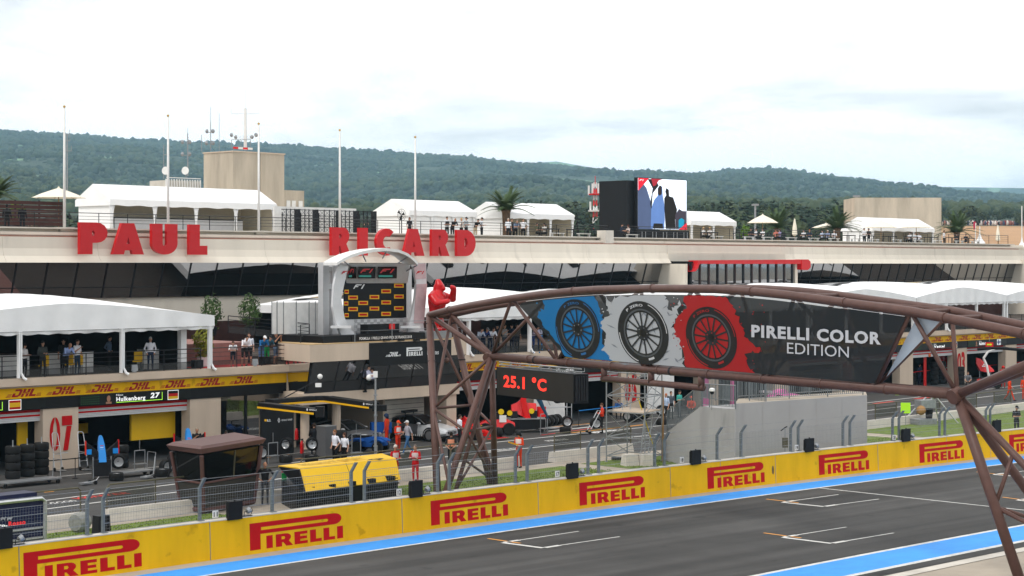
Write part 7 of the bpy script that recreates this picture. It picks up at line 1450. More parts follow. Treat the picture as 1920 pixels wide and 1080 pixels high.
for i in range(4): race_wheel('%s tyre of the stack before the round column' % ['bottom', 'second', 'third', 'top'][i], G(638, 862)+Vector((0, 0, .2+i*.365)))
o = thing('tool_cabinet', 'grey metal tool cabinet beside the mechanic in black', 'cabinet', G(612, 858)); p = G(612, 858); MB().box((p.x, p.y, .85), (.75, .7, 1.5), rz=BANG).build('body', 'matgrey', o); MB().box((p.x, p.y, 1.62), (.78, .73, .03), rz=BANG).build('top', 'steel', o)
for a in (-.3, .3):
    for b in (-.25, .25): f = Xf(p, BANG); MB().tube(f(a, b, 0), f(a, b, .1), .04, 6).build('caster', 'rubber', o)
def extinguisher(label, p):
    o = thing('fire_extinguisher', label, 'fire extinguisher', p, group='red fire extinguishers'); MB().lathe([(.09, 0), (.1, .05), (.1, .5), (.05, .62), (.03, .66)], (0, 0, 0), 10).build('cylinder', 'redpaint', o, world=False); MB().lathe([(.03, .66), (.04, .72)], (0, 0, 0), 8).build('valve', 'black', o, world=False); MB().path([(.03, 0, .7), (.14, -.05, .6), (.13, -.06, .3)], .015, 5).build('hose', 'black', o, world=False)
extinguisher('red fire extinguisher on the pier beside the screen wall', K(556, 826, -.5)); extinguisher('red fire extinguisher standing on the ground near the screen wall', G(566, 850)); extinguisher('red fire extinguisher right of the slatted door', G(858, 818)+Vector((0, 0, .3))); extinguisher('second red fire extinguisher right of the slatted door', G(871, 816)+Vector((0, 0, .45)))
# camera mast in the pit lane
o = thing('camera_mast', 'grey mast with round white camera head in the pit lane', 'camera mast', G(704, 872)); p = G(704, 872); zt = H+(YH-702)/F*p.y
MB().tube(p, Vector((p.x, p.y, 2.4)), .07, 10, .06).build('pole', 'steel', o); MB().tube(Vector((p.x, p.y, 2.4)), Vector((p.x, p.y, zt)), .055, 10, .045).build('pole', 'steel', o); MB().box((p.x, p.y, zt), (.2, .2, .3)).build('box', 'white', o); MB().tube((p.x, p.y, zt), (p.x-.3, p.y, zt-.02), .03, 6).build('arm', 'white', o); MB().ball((p.x-.32, p.y, zt-.16), (.13, .13, .15), 12, 8).build('camera_dome', 'white', o, smooth=True)
for z in (.9, 2.4, 3.4): MB().lathe([(.1, 0), (.1, .06)], (p.x, p.y, z), 8).build('clamp', 'steel', o)
# ================================================================ cars
def car(label, pos, ang, paint, paint2, lightbar=True, cat='car', name='coupe_car'):
    o = thing(name, label, cat, pos); f = Xf(pos, ang)      # a forward, b left
    st = [(-2.35, .62, .55, .78), (-2.25, .84, .38, .95), (-1.7, .92, .28, 1.02), (-1.0, .93, .24, .95), (-.2, .92, .24, .93), (.6, .92, .24, .92), (1.1, .93, .26, .90), (1.6, .91, .28, .82), (2.1, .82, .30, .70), (2.32, .62, .34, .58)]
    rings = []
    for a, w_, z0, z1 in st: rings.append([f(a, b*w_, z) for b, z in ((-.82, z0), (.82, z0), (1, z0+.12), (1.0, (z0+z1)/2), (.93, z1-.04), (.6, z1+.02), (-.6, z1+.02), (-.93, z1-.04), (-1.0, (z0+z1)/2), (-1, z0+.12))])
    g = MB(); g.loft(rings); n = len(g.f)
    for i in range(n-2): g.m[i] = 1 if i//10 < 5 else 0
    g.build('body', [paint, paint2], o, smooth=False)
    gs = [(-1.95, .62, 1.0, 1.02), (-1.3, .70, .98, 1.25), (-.5, .68, .94, 1.38), (.1, .68, .93, 1.37), (.5, .70, .92, 1.22), (1.05, .72, .91, .93)]
    MB().loft([[f(a, -w_*1.12, z0), f(a, w_*1.12, z0), f(a, w_*.86, z1-.03), f(a, w_*.6, z1), f(a, -w_*.6, z1), f(a, -w_*.86, z1-.03)] for a, w_, z0, z1 in gs]).build('windows', 'glassd', o)
    MB().loft([[f(a, -w_*.62, z1+.005), f(a, w_*.62, z1+.005), f(a, w_*.62, z1+.03), f(a, -w_*.62, z1+.03)] for a, w_, z0, z1 in gs[1:4]]).build('roof', paint2, o)
    for a0, a1 in ((.1, 1.02), (-.5, -1.9)):
        for sg in (-1, 1): MB().path([f(a0, sg*.60, 1.36), f((a0+a1)/2, sg*.68, 1.2), f(a1, sg*.80, .95)], .03, 5).build('roof_pillar', paint2, o)
    for a in (-1.42, 1.42):
        for sg in (-1, 1):
            c = f(a, sg*.86, .34); MB().lathe([(.2, -.11), (.33, -.11), (.345, -.07), (.345, .07), (.33, .11), (.2, .11)], tuple(c), 20, 'x', rz=ang+1.57).build('tyre', 'rubber', o, smooth=True); MB().lathe([(.22, -.115), (.24, -.1), (.05, -.06), (.05, .06), (.24, .1), (.22, .115)], tuple(c), 14, 'x', rz=ang+1.57).build('rim', 'matgrey', o)
            MB().path([f(a+.42*math.cos(R(t_)), sg*.925, .34+.42*math.sin(R(t_))) for t_ in range(0, 181, 20)], .035, 5).build('wheel_arch', 'black', o)
    for sg in (-1, 1):
        MB().loft([[f(2.0, sg*.5, .62), f(1.88, sg*.8, .64), f(1.82, sg*.8, .76), f(1.95, sg*.5, .74)], [f(2.2, sg*.5, .60), f(2.05, sg*.8, .62), f(1.9, sg*.83, .74), f(2.05, sg*.5, .73)]]).build('headlight', mat('headlamp', (.6, .62, .65), .1, .3, var=0), o); MB().ball(f(.75, sg*1.0, .98), (.12, .1, .07), 8, 5).build('mirror', 'silver', o); MB().box(f(-2.3, sg*.55, .75), (.1, .4, .1), rz=ang).build('tail_light', 'redpaint', o)
    MB().loft([[f(2.26, -.42, .42), f(2.26, .42, .42), f(2.2, .42, .62), f(2.2, -.42, .62)], [f(2.36, -.4, .42), f(2.36, .4, .42), f(2.3, .4, .62), f(2.3, -.4, .62)]]).build('grille', 'black', o)
    for z in (.46, .5, .54, .58): MB().tube(f(2.37, -.38, z), f(2.37, .38, z), .01, 4).build('grille_bar', 'alu', o)
    MB().lathe([(.09, 0), (.09, .03)], tuple(f(2.34, 0, .52)), 12, 'x', rz=ang).build('badge', 'alu', o)
    MB().fbox(f, 2.1, 2.42, -.8, .8, .2, .27).build('splitter', 'black', o); MB().fbox(f, -2.35, -2.1, -.75, .75, 1.08, 1.11).build('rear_wing', 'black', o)
    for sg in (-1, 1): MB().fbox(f, -1.0, 1.0, sg*.93-.02, sg*.93+.02, .18, .26).build('sill', 'black', o)
    if lightbar:
        MB().fbox(f, -.75, -.45, -.6, .6, 1.50, 1.62).build('light_bar', 'black', o); [MB().tube(f(-.6, b, 1.37), f(-.6, b, 1.5), .03, 5).build('light_bar_foot', 'black', o) for b in (-.4, .4)]
        stamp(MB(), F1L, lambda u, v: f(-.75+u*.26, -.945, .48+v*.28)).build('lettering', 'black', o)
        for i in range(14): MB().flat([[(0, 0), (.06, 0), (.1, .09), (.04, .09)]], lambda a, b: f(-.95+i*.14+a, -.945, .28+b)).build('sill_dash', 'white', o)
    return o
pc = G(806, 828); ang = math.atan2(-.54, .84); fwd = Vector((.84, -.54, 0)).normalized(); lft = Vector((-fwd.y, fwd.x, 0))
car('silver grey coupe with black roof light bar beside the gantry leg', pc-fwd*1.42+lft*.86, ang, M['silver'], M['matgrey'])
pc2 = G(672, 838); car('dark grey estate car parked under the podium wing', Vector((pc2.x, pc2.y, 0))+NB*1.2, math.atan2(-.54, .84), M['matgrey'], M['matgrey'], False, name='parked_car')
def quad_bike(label, pos, ang, col):
    o = thing('quad_bike', label, 'quad bike', pos); f = Xf(pos, ang)
    for a in (-.6, .6):
        for b in (-.42, .42): MB().lathe([(.1, -.12), (.27, -.13), (.3, -.07), (.3, .07), (.27, .13), (.1, .12)], tuple(f(a, b, .3)), 16, 'x', rz=ang+1.57).build('tyre', 'rubber', o)
    for b in (-.4, .4): MB().loft([[f(a, b-.16, z), f(a, b+.16, z), f(a, b+.16, z+.05), f(a, b-.16, z+.05)] for a, z in ((.2, .55), (.4, .68), (.7, .7), (.95, .58))]).build('front_fender', col, o); MB().loft([[f(a, b-.16, z), f(a, b+.16, z), f(a, b+.16, z+.05), f(a, b-.16, z+.05)] for a, z in ((-.2, .6), (-.4, .7), (-.7, .7), (-.95, .6))]).build('rear_fender', col, o)
    MB().loft([[f(a, -w_, z0), f(a, w_, z0), f(a, w_*.8, z1), f(a, -w_*.8, z1)] for a, w_, z0, z1 in ((-.9, .2, .35, .7), (-.3, .2, .3, .75), (.2, .2, .3, .85), (.7, .22, .35, .8), (.95, .15, .4, .65))]).build('body', col, o); MB().box(f(-.35, 0, .82), (.8, .3, .12), rz=ang).build('seat', 'black', o)
    MB().path([f(.35, -.38, 1.02), f(.45, 0, 1.0), f(.35, .38, 1.02)], .02, 6).build('handlebar', 'black', o); MB().tube(f(.45, 0, .8), f(.45, 0, 1.0), .03, 6).build('steering_column', 'black', o)
    for b in (-.2, 0, .2): MB().tube(f(-.9, b, .8), f(-.5, b, .8), .015, 5).build('rack_bar', 'black', o)
    return o
quad_bike('blue quad bike behind the camera mast', G(694, 848), -.35, cm('#0c4890')); quad_bike('red quad bike in front of the far garage', G(1855, 728), -.2, 'redpaint')
o = thing('blue_crate', 'blue open crate on the trolley behind the quad bike', 'crate', G(706, 838)); p = G(714, 835); 
for q, d3 in (((0, -.3), (1.1, .05, .5)), ((0, .3), (1.1, .05, .5)), ((-.53, 0), (.05, .55, .5)), ((.53, 0), (.05, .55, .5))): f = Xf((p.x, p.y, 0), BANG-.6); MB().box(f(q[0], q[1], 1.0), d3, rz=BANG-.6).build('side', cm('#0c4890'), o)
MB().box(f(0, 0, .72), (1.1, .6, .05), rz=BANG-.6).build('bottom', cm('#0c4890'), o)
for a in (-.45, .45): MB().tube(f(a, 0, 0), f(a, 0, .72), .04, 6).build('leg', 'steel', o)
tool_stand('white jack stand leaning by the blue quad bike', 668, 862, 1.3)
# red race car being wheeled
rc = thing('race_car', 'red single seater race car behind the gantry leg', 'race car', G(884, 822)); f = Xf(G(884, 820), -.95)
MB().loft([[f(a, -w_, z0), f(a, w_, z0), f(a, w_*.7, z1), f(a, -w_*.7, z1)] for a, w_, z0, z1 in ((-2.2, .2, .2, .45), (-1.4, .35, .12, .75), (-.6, .42, .1, .85), (0, .38, .1, .65), (.8, .28, .15, .58), (1.8, .16, .2, .42), (2.4, .1, .18, .28))]).build('body', 'redpaint', rc)
for sg in (-1, 1): MB().loft([[f(a, sg*.35, .1), f(a, sg*w_, .12), f(a, sg*w_, z1), f(a, sg*.35, z1+.05)] for a, w_, z1 in ((-1.5, .5, .4), (-.8, .72, .52), (0, .74, .5), (.4, .6, .42))]).build('side_pod', 'redpaint', rc)
MB().loft([[f(a, -w_, z0), f(a, w_, z0), f(a, w_*.5, z1), f(a, -w_*.5, z1)] for a, w_, z0, z1 in ((-1.8, .05, .5, .7), (-.9, .14, .7, 1.05), (-.5, .16, .75, 1.1), (-.3, .1, .7, .95))]).build('engine_cover', 'redpaint', rc)
for a, b, r_ in ((-1.75, .72, .33), (1.55, .72, .33)):
    for sg in (-1, 1): MB().lathe([(.2, -.16), (r_-.03, -.17), (r_, -.1), (r_, .1), (r_-.03, .17), (.2, .16)], tuple(f(a, sg*b, .33)), 20, 'x', rz=-.95+1.57).build('tyre', 'rubber', rc, smooth=True); MB().lathe([(.2, -.1), (.03, -.05), (.03, .05), (.2, .1)], tuple(f(a, sg*b, .33)), 12, 'x', rz=-.95+1.57).build('rim', 'matgrey', rc); MB().tube(f(a, sg*.2, .35), f(a, sg*b, .35), .025, 5).build('suspension_arm', 'black', rc)
MB().fbox(f, 2.1, 2.5, -.85, .85, .1, .14).build('front_wing', 'redpaint', rc); MB().fbox(f, -2.35, -2.0, -.5, .5, .85, .9).build('rear_wing', 'black', rc)
for sg in (-1, 1): MB().fbox(f, -2.4, -1.95, sg*.5-.02, sg*.5+.02, .3, .95).build('end_plate', 'black', rc); MB().lathe([(.11, 0), (.11, .015)], tuple(f(-.2, sg*.75, .6)), 12).build('yellow_disc', cm('#d8b818'), rc)
# red engine cover on a black flight case, quad tug
fc = thing('flight_case', 'long black flight case with alloy edges in the pit lane', 'flight case', G(975, 808)); p = G(978, 810); f = Xf(p, .12); MB().fbox(f, -1.35, 1.35, -.5, .5, .18, .78).build('body', 'black', fc); MB().fbox(f, -1.37, 1.37, -.52, .52, .78, .83).build('lid', 'alu', fc)
for a in (-1.36, 1.36): MB().tube(f(a, -.51, .18), f(a, -.51, .8), .02, 5).build('edge', 'alu', fc); MB().tube(f(a*.85, -.4, .0), f(a*.85, -.4, .18), .06, 8).build('caster', 'rubber', fc)
ec = thing('engine_cover', 'bright red race car engine cover standing on the flight case', 'engine cover', p+Vector((0, 0, .83)))
MB().loft([[f(a, -w_, z0), f(a, w_, z0), f(a, w_*.5, z1), f(a, -w_*.5, z1)] for a, w_, z0, z1 in ((-.62, .3, 1.2, 1.6), (-.3, .26, 1.1, 1.72), (0, .2, .95, 1.95), (.15, .16, .85, 1.85), (.32, .22, 1.2, 1.72), (.85, .3, 1.3, 1.68))]).build('shell', 'redpaint', ec); MB().loft([[f(a-.05, -.3, z), f(a+.28, -.3, z), f(a+.28, -.2, z), f(a-.05, -.2, z)] for a, z in ((.22, .84), (.08, 1.3), (-.05, 1.9), (-.02, 2.05))]).build('fin', 'redpaint', ec); MB().lathe([(.16, 0), (.16, .02)], tuple(f(.55, -.36, 1.25)), 14, 'x', rz=1.69).build('yellow_disc', cm('#d8b818'), ec); MB().lathe([(.16, 0), (.16, .02)], tuple(f(-.75, -.4, 1.15)), 14, 'x', rz=1.69).build('yellow_disc', cm('#d8b818'), ec)
for a in (-.45, .7): MB().fbox(f, a-.18, a+.18, -.3, .2, .835, 1.25).build('radiator_box', 'blackm', ec)
tg_ = thing('tow_quad', 'black and red tow quad left of the flight case', 'quad bike', G(935, 818)); f = Xf(G(932, 815), .1)
for a in (-.7, .65):
    for b in (-.45, .45): MB().lathe([(.12, -.14), (.33, -.15), (.36, -.08), (.36, .08), (.33, .15), (.12, .14)], tuple(f(a, b, .36)), 16, 'x', rz=.1+1.57).build('tyre', 'rubber', tg_)
MB().loft([[f(a, -w_, z0), f(a, w_, z0), f(a, w_*.8, z1), f(a, -w_*.8, z1)] for a, w_, z0, z1 in ((-1.2, .3, .4, .62), (-.7, .5, .45, .85), (0, .35, .4, .9), (.6, .5, .5, .88), (1.0, .4, .5, .7))]).build('body', 'redpaint', tg_); MB().box(f(-.1, 0, 1.05), (.6, .5, .5), rz=.1).build('engine', 'blackm', tg_); MB().lathe([(.17, 0), (.17, .02)], tuple(f(.2, -.4, 1.35)), 14, 'x', rz=1.7).build('yellow_disc', cm('#d8b818'), tg_); MB().fbox(f, .1, .5, -.42, -.38, .75, 1.15).build('white_board', 'white', tg_)
# tyre racks
def tyre_row(label, px0, py0, px1, py1, n, z, grp):
    a, b = G(px0, py0), G(px1, py1); rz = math.atan2((b-a).y, (b-a).x)+math.pi/2
    for i in range(n):
        p = a.lerp(b, i/(n-1)); race_wheel('%s tyre of the %s' % (['left end', 'second', 'third', 'fourth', 'fifth', 'sixth'][i] if i < n-1 else 'right end', label), (p.x, p.y, z), False, rz)
tyre_row('row of tyres on the low rack', 1020, 808, 1044, 804, 4, .55, ''); tyre_row('three tyres on the high rack', 1046, 800, 1062, 798, 3, 1.75, '')
race_wheel('big race wheel with silver rim right of the tyre row', G(1063, 808)+Vector((0, 0, .55)), False, .2); race_wheel('tyre lying flat before the tyre rack', G(1060, 812)+Vector((0, 0, .18)))
rk = thing('tyre_rack', 'silver tube tyre rack with two tiers in the pit lane', 'rack', G(1042, 810)); f = Xf(G(1042, 808), .45)
for a in (-.9, .9):
    for b in (-.3, .3): MB().tube(f(a, b, 0), f(a, b, 1.5 if a < 0 else 2.0), .025, 6).build('post', 'alu', rk)
for z in (.2, 1.4):
    for b in (-.3, .3): MB().tube(f(-.9, b, z), f(.9, b, z), .022, 6).build('rail', 'alu', rk)
MB().path([f(-.9, -.3, 1.5), f(-1.0, 0, 1.75), f(-.5, .2, 1.9), f(-.2, .3, 1.5)], .03, 6).build('hoop', 'alu', rk); o = MB().box(f(-1.1, -.3, 1.2), (.45, .3, .6), rz=.45).build('red_glove_box', 'redpaint', rk)
o = thing('umbrella_folded', 'folded dark blue umbrella leaning on the white garage panel', 'umbrella', G(1020, 795)); p = W(1008, 743, 104); q = W(1028, 785, 104); MB().path([p, p.lerp(q, .5), q], [.16, .1, .04], 8).build('canopy', cm('#1c4058'), o); MB().tube(q, q+(q-p)*.15, .015, 5).build('handle', 'black', o)
o = thing('hand_truck', 'silver hand truck tilted by the orange mechanic', 'hand truck', G(1115, 812)); f = Xf(G(1114, 814), .3)
for b in (-.25, .25): MB().path([f(-.4, b, .1), f(.3, b, 1.35)], .025, 6).build('rail', 'alu', o); MB().lathe([(.1, -.03), (.1, .03)], tuple(f(-.35, b, .1)), 10, 'x', rz=1.87).build('wheel', 'rubber', o)
MB().tube(f(.3, -.25, 1.35), f(.3, .25, 1.35), .025, 6).build('handle', 'alu', o); MB().fbox(f, -1.0, -.4, -.25, .25, .06, .1).build('plate', 'steel', o); race_wheel('race wheel on the tilted hand truck', f(.1, 0, .62), False, .3)
for i, (px, py, n) in enumerate([(1226, 795, 1), (1238, 800, 1), (1225, 802, 2)]): pass
tyre_row('row of tyres behind the scaffold', 1178, 792, 1208, 788, 5, .4, ''); race_wheel('race wheel with silver rim right behind the scaffold', G(1240, 792)+Vector((0, 0, .75)), False, .1); race_wheel('tyre under the race wheel behind the scaffold', G(1240, 797)+Vector((0, 0, .2)))
# far garage: tyre stacks, red bodywork, red boom
FS = [(1665, 726, 4, 'far tyre stack beside the pale blue triangle'), (1710, 724, 3, 'low far tyre stack left of the red upright'), (1752, 722, 5, 'tall far tyre stack behind red bodywork'), (1766, 720, 5, 'second tall far tyre stack behind red bodywork'), (1801, 722, 4, 'far tyre stack before pillar 03'), (1893, 705, 4, 'far tyre stack at the last red bodywork')]
for px, py, n, lab in FS: tyre_stack(lab, px, py, n, .05, False)
def bodywork(label, px, py, k=1.):
    p = G(px, py); o = thing('engine_cover', label, 'engine cover', p, group='red engine covers at the far garage'); f = Xf(p, .2)
    MB().loft([[f(a*k, -w_, z0*k), f(a*k, w_, z0*k), f(a*k, w_*.4, z1*k), f(a*k, -w_*.4, z1*k)] for a, w_, z0, z1 in ((-.9, .08, 1.9, 2.5), (-.5, .2, 1.1, 2.4), (0, .35, 1.0, 2.0), (.6, .4, 1.0, 1.6), (1.0, .3, 1.05, 1.25))]).build('shell', 'redpaint', o)
    for a in (-.4, .6): MB().tube(f(a, 0, 0), f(a, 0, 1.05), .04, 6).build('stand_leg', 'steel', o)
    stamp(MB(), [[rect(0, 0, .3, .1)], [rect(.1, .15, .45, .25)]], lambda u, v: f(-.35+u, -.36, 1.25+v)).build('lettering', whitep, o)
bodywork('red engine cover on a stand left of pillar 03', 1778, 718); bodywork('red engine cover on a stand right of pillar 03', 1885, 708); bodywork('red engine cover low behind the far quad bike', 1845, 715, .8)
ub = thing('pit_boom', 'red pit boom post with horizontal arm at the far garage', 'boom', G(1734, 724)); p = G(1734, 724); MB().box((p.x, p.y, 1.6), (.22, .22, 3.2)).build('post', 'redpaint', ub); MB().tube(W(1695, 668, p.y), W(1742, 665, p.y), .12, 8).build('arm', 'redpaint', ub); MB().ball(W(1742, 666, p.y), .16, 8, 5).build('arm_end', cm('#e07030'), ub)
wb_ = thing('pit_boom', 'white and black curved pit boom at the far garage', 'boom', G(1850, 716)); dd = 155; MB().path([W(1833, 655, dd), W(1855, 653, dd), W(1880, 653, dd), W(1925, 657, dd)], .13, 8).build('arm', 'black', wb_); MB().path([W(1844, 672, dd), W(1852, 660, dd), W(1866, 653.5, dd)], .1, 8).build('brace', 'white', wb_); MB().path([W(1844, 672, dd), W(1850, 685, dd), W(1856, 715, dd)], .1, 8).build('post', 'white', wb_)
o = thing('arrow_sign', 'small red sign with yellow arrow over the far garage', 'sign', W(1855, 646, 152)); MB().box(W(1855, 646, 152), (.62, .08, .36)).build('board', 'redpaint', o); MB().flat([[(-.2, -.06), (.1, -.06), (.1, -.11), (.22, 0), (.1, .11), (.1, .06), (-.2, .06)]], lambda a, b: W(1855, 646, 151.9)+Vector((a, 0, b))).build('arrow', cm('#c8d818'), o); MB().tube(W(1855, 640, 152), W(1855, 632, 152), .02, 4).build('hanger', 'steel', o)
# pink gear behind the grey block
for i, (px, py, h_, c, lab) in enumerate([(1322, 745, 2.6, '#c85a94', 'pink upright board behind the stairs'), (1373, 742, 2.5, '#c85a94', 'pink boom post behind the grey block'), (1418, 748, .5, '#d060a0', 'small pink box behind the grey block')]):
    o = thing('pink_gear', lab, 'garage gear', G(px, py+20)); p = G(px, py+20); MB().box((p.x, p.y, h_/2), (.45 if i != 1 else .2, .3, h_), rz=.3, tap=.85).build('panel', cm(c), o); MB().box((p.x, p.y, .05), (.6, .5, .1), rz=.3).build('base', 'black', o)
o = thing('race_car', 'pink and white race car behind the grey block railing', 'race car', G(1475, 752)); f = Xf(G(1475, 755), .7)
MB().loft([[f(a, -w_, z0), f(a, w_, z0), f(a, w_*.7, z1), f(a, -w_*.7, z1)] for a, w_, z0, z1 in ((-2.2, .2, .2, .45), (-1.2, .4, .12, .9), (-.5, .45, .1, 1.0), (0, .4, .1, .7), (.8, .3, .15, .6), (2.3, .1, .18, .3))]).build('body', cm('#d878b0'), o)
for a in (-1.6, 1.5):
    for sg in (-1, 1): MB().lathe([(.2, -.16), (.33, -.15), (.33, .15), (.2, .16)], tuple(f(a, sg*.72, .33)), 16, 'x', rz=.7+1.57).build('tyre', 'rubber', o)
MB().fbox(f, -2.3, -2.0, -.5, .5, .8, .95).build('rear_wing', cm('#e0d8dc'), o)
pb('white_screen_wall', 'white', 33.6, 36.4, -.6, -.5, 0, 2.7); pb('white_screen_wall', 'white', 45.2, 48, -.3, -.2, 0, 2.8)
# ================================================================ grey stair block
gb = thing('stair_block', 'grey panelled platform block with stairs and upright bar railing', 'platform', G(1378, 895))
c0 = G(1378, 893); c1 = G(1626, 868); bl0 = G(1246, 862); ax = (c1-c0).normalized(); bk_ = Vector((.16, .987, 0)); zt = H+(YH-757)/F*c0.y; zt2 = H+(YH-741)/F*c1.y
wdt = 3.6; L_ = (c1-c0).length
n = 5
for i in range(n):
    a, b = c0+ax*L_*i/n, c0+ax*L_*(i+1)/n-ax*.012; z0, z1 = zt+(zt2-zt)*i/n, zt+(zt2-zt)*(i+1)/n
    MB().hexa([a, b, b+bk_*.08, a+bk_*.08, a+Vector((0, 0, z0)), b+Vector((0, 0, z1)), b+bk_*.08+Vector((0, 0, z1)), a+bk_*.08+Vector((0, 0, z0))]).build('wall_panel', 'podgrey', gb)
MB().hexa([c0+bk_*.09, c1+bk_*.09, c1+bk_*wdt, c0+bk_*wdt]+[p+Vector((0, 0, z-.02)) for p, z in ((c0+bk_*.09, zt), (c1+bk_*.09, zt2), (c1+bk_*wdt, zt2), (c0+bk_*wdt, zt))]).build('platform', 'sand', gb)
# sloping stair flank: from corner c0 going back-left
fl0 = c0-ax*.012; sl_pts = [(1250, 860, None)]
e = G(1246, 864); vd = (e-fl0); LL = vd.length; vd.normalize(); nn = Vector((-vd.y, vd.x, 0)); nn = nn if nn.x > 0 else -nn
zs = lambda px, py: H+(YH-py)/F*(fl0+vd*LL*((1378-px)/(1378-1246))).y
prof = [(0, 0), (0, zs(1377, 767)), (LL*.42, zs(1322, 763)), (LL*.47, zs(1315, 762)), (LL*.98, zs(1250, 812)), (LL, zs(1248, 822)), (LL, 0)]
MB().prism([prof], lambda a, b, w_: fl0+vd*a+nn*w_+Vector((0, 0, b)), 0, .08).build('stair_flank', 'podgrey', gb)
for i in range(9):
    k0 = LL*(.98-.055*i); z = zs(1250, 812)*0+prof[4][1]+(prof[3][1]-prof[4][1])*(i+.5)/9.5
    MB().hexa([fl0+vd*(k0-LL*.055)+ax*.1+vd*.12, fl0+vd*k0+ax*.1+vd*.12, fl0+vd*k0+ax*1.5, fl0+vd*(k0-LL*.055)+ax*1.5]+[p+Vector((0, 0, z-.1)) for p in (fl0+vd*(k0-LL*.055)+ax*.1+vd*.12, fl0+vd*k0+ax*.1+vd*.12, fl0+vd*k0+ax*1.5, fl0+vd*(k0-LL*.055)+ax*1.5)]).build('stair_step', 'steel', gb)
MB().hexa([fl0+ax*.1+vd*.12, fl0+vd*LL*.45+ax*.1+vd*.12, fl0+vd*LL*.45+ax*2.4, fl0+ax*2.4]+[p+Vector((0, 0, prof[1][1]-.1)) for p in (fl0+ax*.1+vd*.12, fl0+vd*LL*.45+ax*.1+vd*.12, fl0+vd*LL*.45+ax*2.4, fl0+ax*2.4)]).build('landing', 'podgrey', gb)
def bar_fence(label, pts, h=1.15, step=.13):
    o = thing('bar_railing', label, 'railing', pts[0], group='upright bar railings of the grey block')
    for p, q in zip(pts, pts[1:]):
        n = int((q-p).length/step); up = Vector((0, 0, h))
        for i in range(n+1):
            a = p.lerp(q, i/n); big = i % 18 == 0 or i == n; MB().tube(a+Vector((0, 0, .0 if big else .1)), a+up, .03 if big else .017, 5).build('post' if big else 'bar', 'postg', o)
        MB().tube(p+up, q+up, .024, 5).build('rail', 'steel', o); MB().tube(p+Vector((0, 0, .1)), q+Vector((0, 0, .1)), .02, 5).build('rail', 'steel', o)
Vz = lambda p, z: Vector((p.x, p.y, z))
bar_fence('grey upright bar railing along the platform front', [Vz(c0+ax*.9+bk_*1.4, zt), Vz(c1+bk_*.5-ax*.3, zt2)], 1.15, .14); bar_fence('grey upright bar railing along the platform back', [Vz(c0+bk_*wdt, zt), Vz(c1+bk_*wdt, zt2)], 1.15, .14)
bar_fence('grey upright bar railing on the stair landing', [Vz(fl0+nn*.04, prof[1][1]), Vz(fl0+vd*LL*.45+nn*.04, prof[3][1])], 1.1, .14); bar_fence('grey upright bar railing down the sloping stairs', [Vz(fl0+vd*LL*.46+nn*.04, prof[3][1]), Vz(fl0+vd*LL*.97+nn*.04, prof[4][1])], 1.1, .14); bar_fence('grey upright bar railing behind the stair landing', [Vz(fl0+ax*2.3+vd*.3, prof[1][1]), Vz(fl0+vd*LL*.95+ax*2.3, prof[3][1])], 1.1, .14)
o = thing('dome_camera', 'white dome camera on the landing railing', 'camera', W(1335, 735, 88)); p = W(1335, 733, c0.y); MB().lathe([(.05, .14), (.13, .1), (.14, 0), (.12, -.02)], p, 12).build('housing', 'white', o); MB().ball(p+Vector((0, 0, -.06)), .1, 10, 6).build('dome', 'black', o); MB().tube(p+Vector((0, 0, .14)), p+Vector((0, .1, -.9)), .02, 5).build('post', 'steel', o)
# ---------------------------------------------------------------- scaffold tower
sf = thing('scaffold_tower', 'open steel scaffold tower with plank decks behind the fence', 'scaffold', G(1195, 868))
bs_ = [G(1137, 866), G(1209, 872), G(1241, 864), G(1176, 858)]; ht = H+(YH-697)/F*bs_[1].y
for p in bs_: MB().tube(p, p+Vector((0, 0, ht)), .035, 7).build('standard', 'steel', sf); MB().lathe([(.1, 0), (.1, .03)], p, 8).build('base_plate', 'steel', sf)
lv_ = [.3, 1.25, 2.5, 3.3, ht-.1]
for z in lv_:
    for a, b in zip(bs_, bs_[1:]+bs_[:1]): MB().tube(a+Vector((0, 0, z)), b+Vector((0, 0, z)), .026, 6).build('ledger', 'steel', sf)
for z0, z1 in zip(lv_, lv_[1:]):
    for a, b in zip(bs_, bs_[1:]+bs_[:1]): MB().tube(a+Vector((0, 0, z0)), b+Vector((0, 0, z1)), .022, 6).build('brace', 'steel', sf)
for z in (2.53, ht-.06): MB().hexa([p.lerp((bs_[0]+bs_[2])/2, .04)+Vector((0, 0, z)) for p in bs_]+[p.lerp((bs_[0]+bs_[2])/2, .04)+Vector((0, 0, z+.05)) for p in bs_]).build('deck', 'conc' if z < 3 else 'blackm', sf)
def ladder(label, p, q, wd=.4):
    o = thing('ladder', label, 'ladder', p); d = (q-p); s_ = Vector((1, .3, 0)).normalized()*wd/2
    for sg in (-1, 1): MB().tube(p+s_*sg, q+s_*sg, .025, 6).build('rail', 'alu', o)
    for i in range(1, 9): MB().tube(p.lerp(q, i/9)-s_, p.lerp(q, i/9)+s_, .015, 5).build('rung', 'alu', o)
m0 = (bs_[0]+bs_[2])/2; ladder('aluminium ladder inside the scaffold tower', Vz(m0, 2.55)+Vector((-.4, 0, 0)), Vz(m0, ht)+Vector((-.1, .1, 0))); ladder('aluminium ladder leaning right on the scaffold deck', Vz(m0, 2.55)+Vector((.75, .2, 0)), Vz(m0, ht-.4)+Vector((1.0, .3, 0))); ladder('aluminium ladder at the scaffold foot', Vz(m0, .05)+Vector((.5, .2, 0)), Vz(m0, 2.5)+Vector((.75, .3, 0)))
o = tag(MB().tube(Vz(m0, 3.25)+Vector((.15, -.3, 0)), Vz(m0, .9)+Vector((.9, -.4, 0)), .025, 6).build('yellow_strap', cm('#c8b020'), None), 'yellow strap hanging inside the scaffold tower', 'strap')
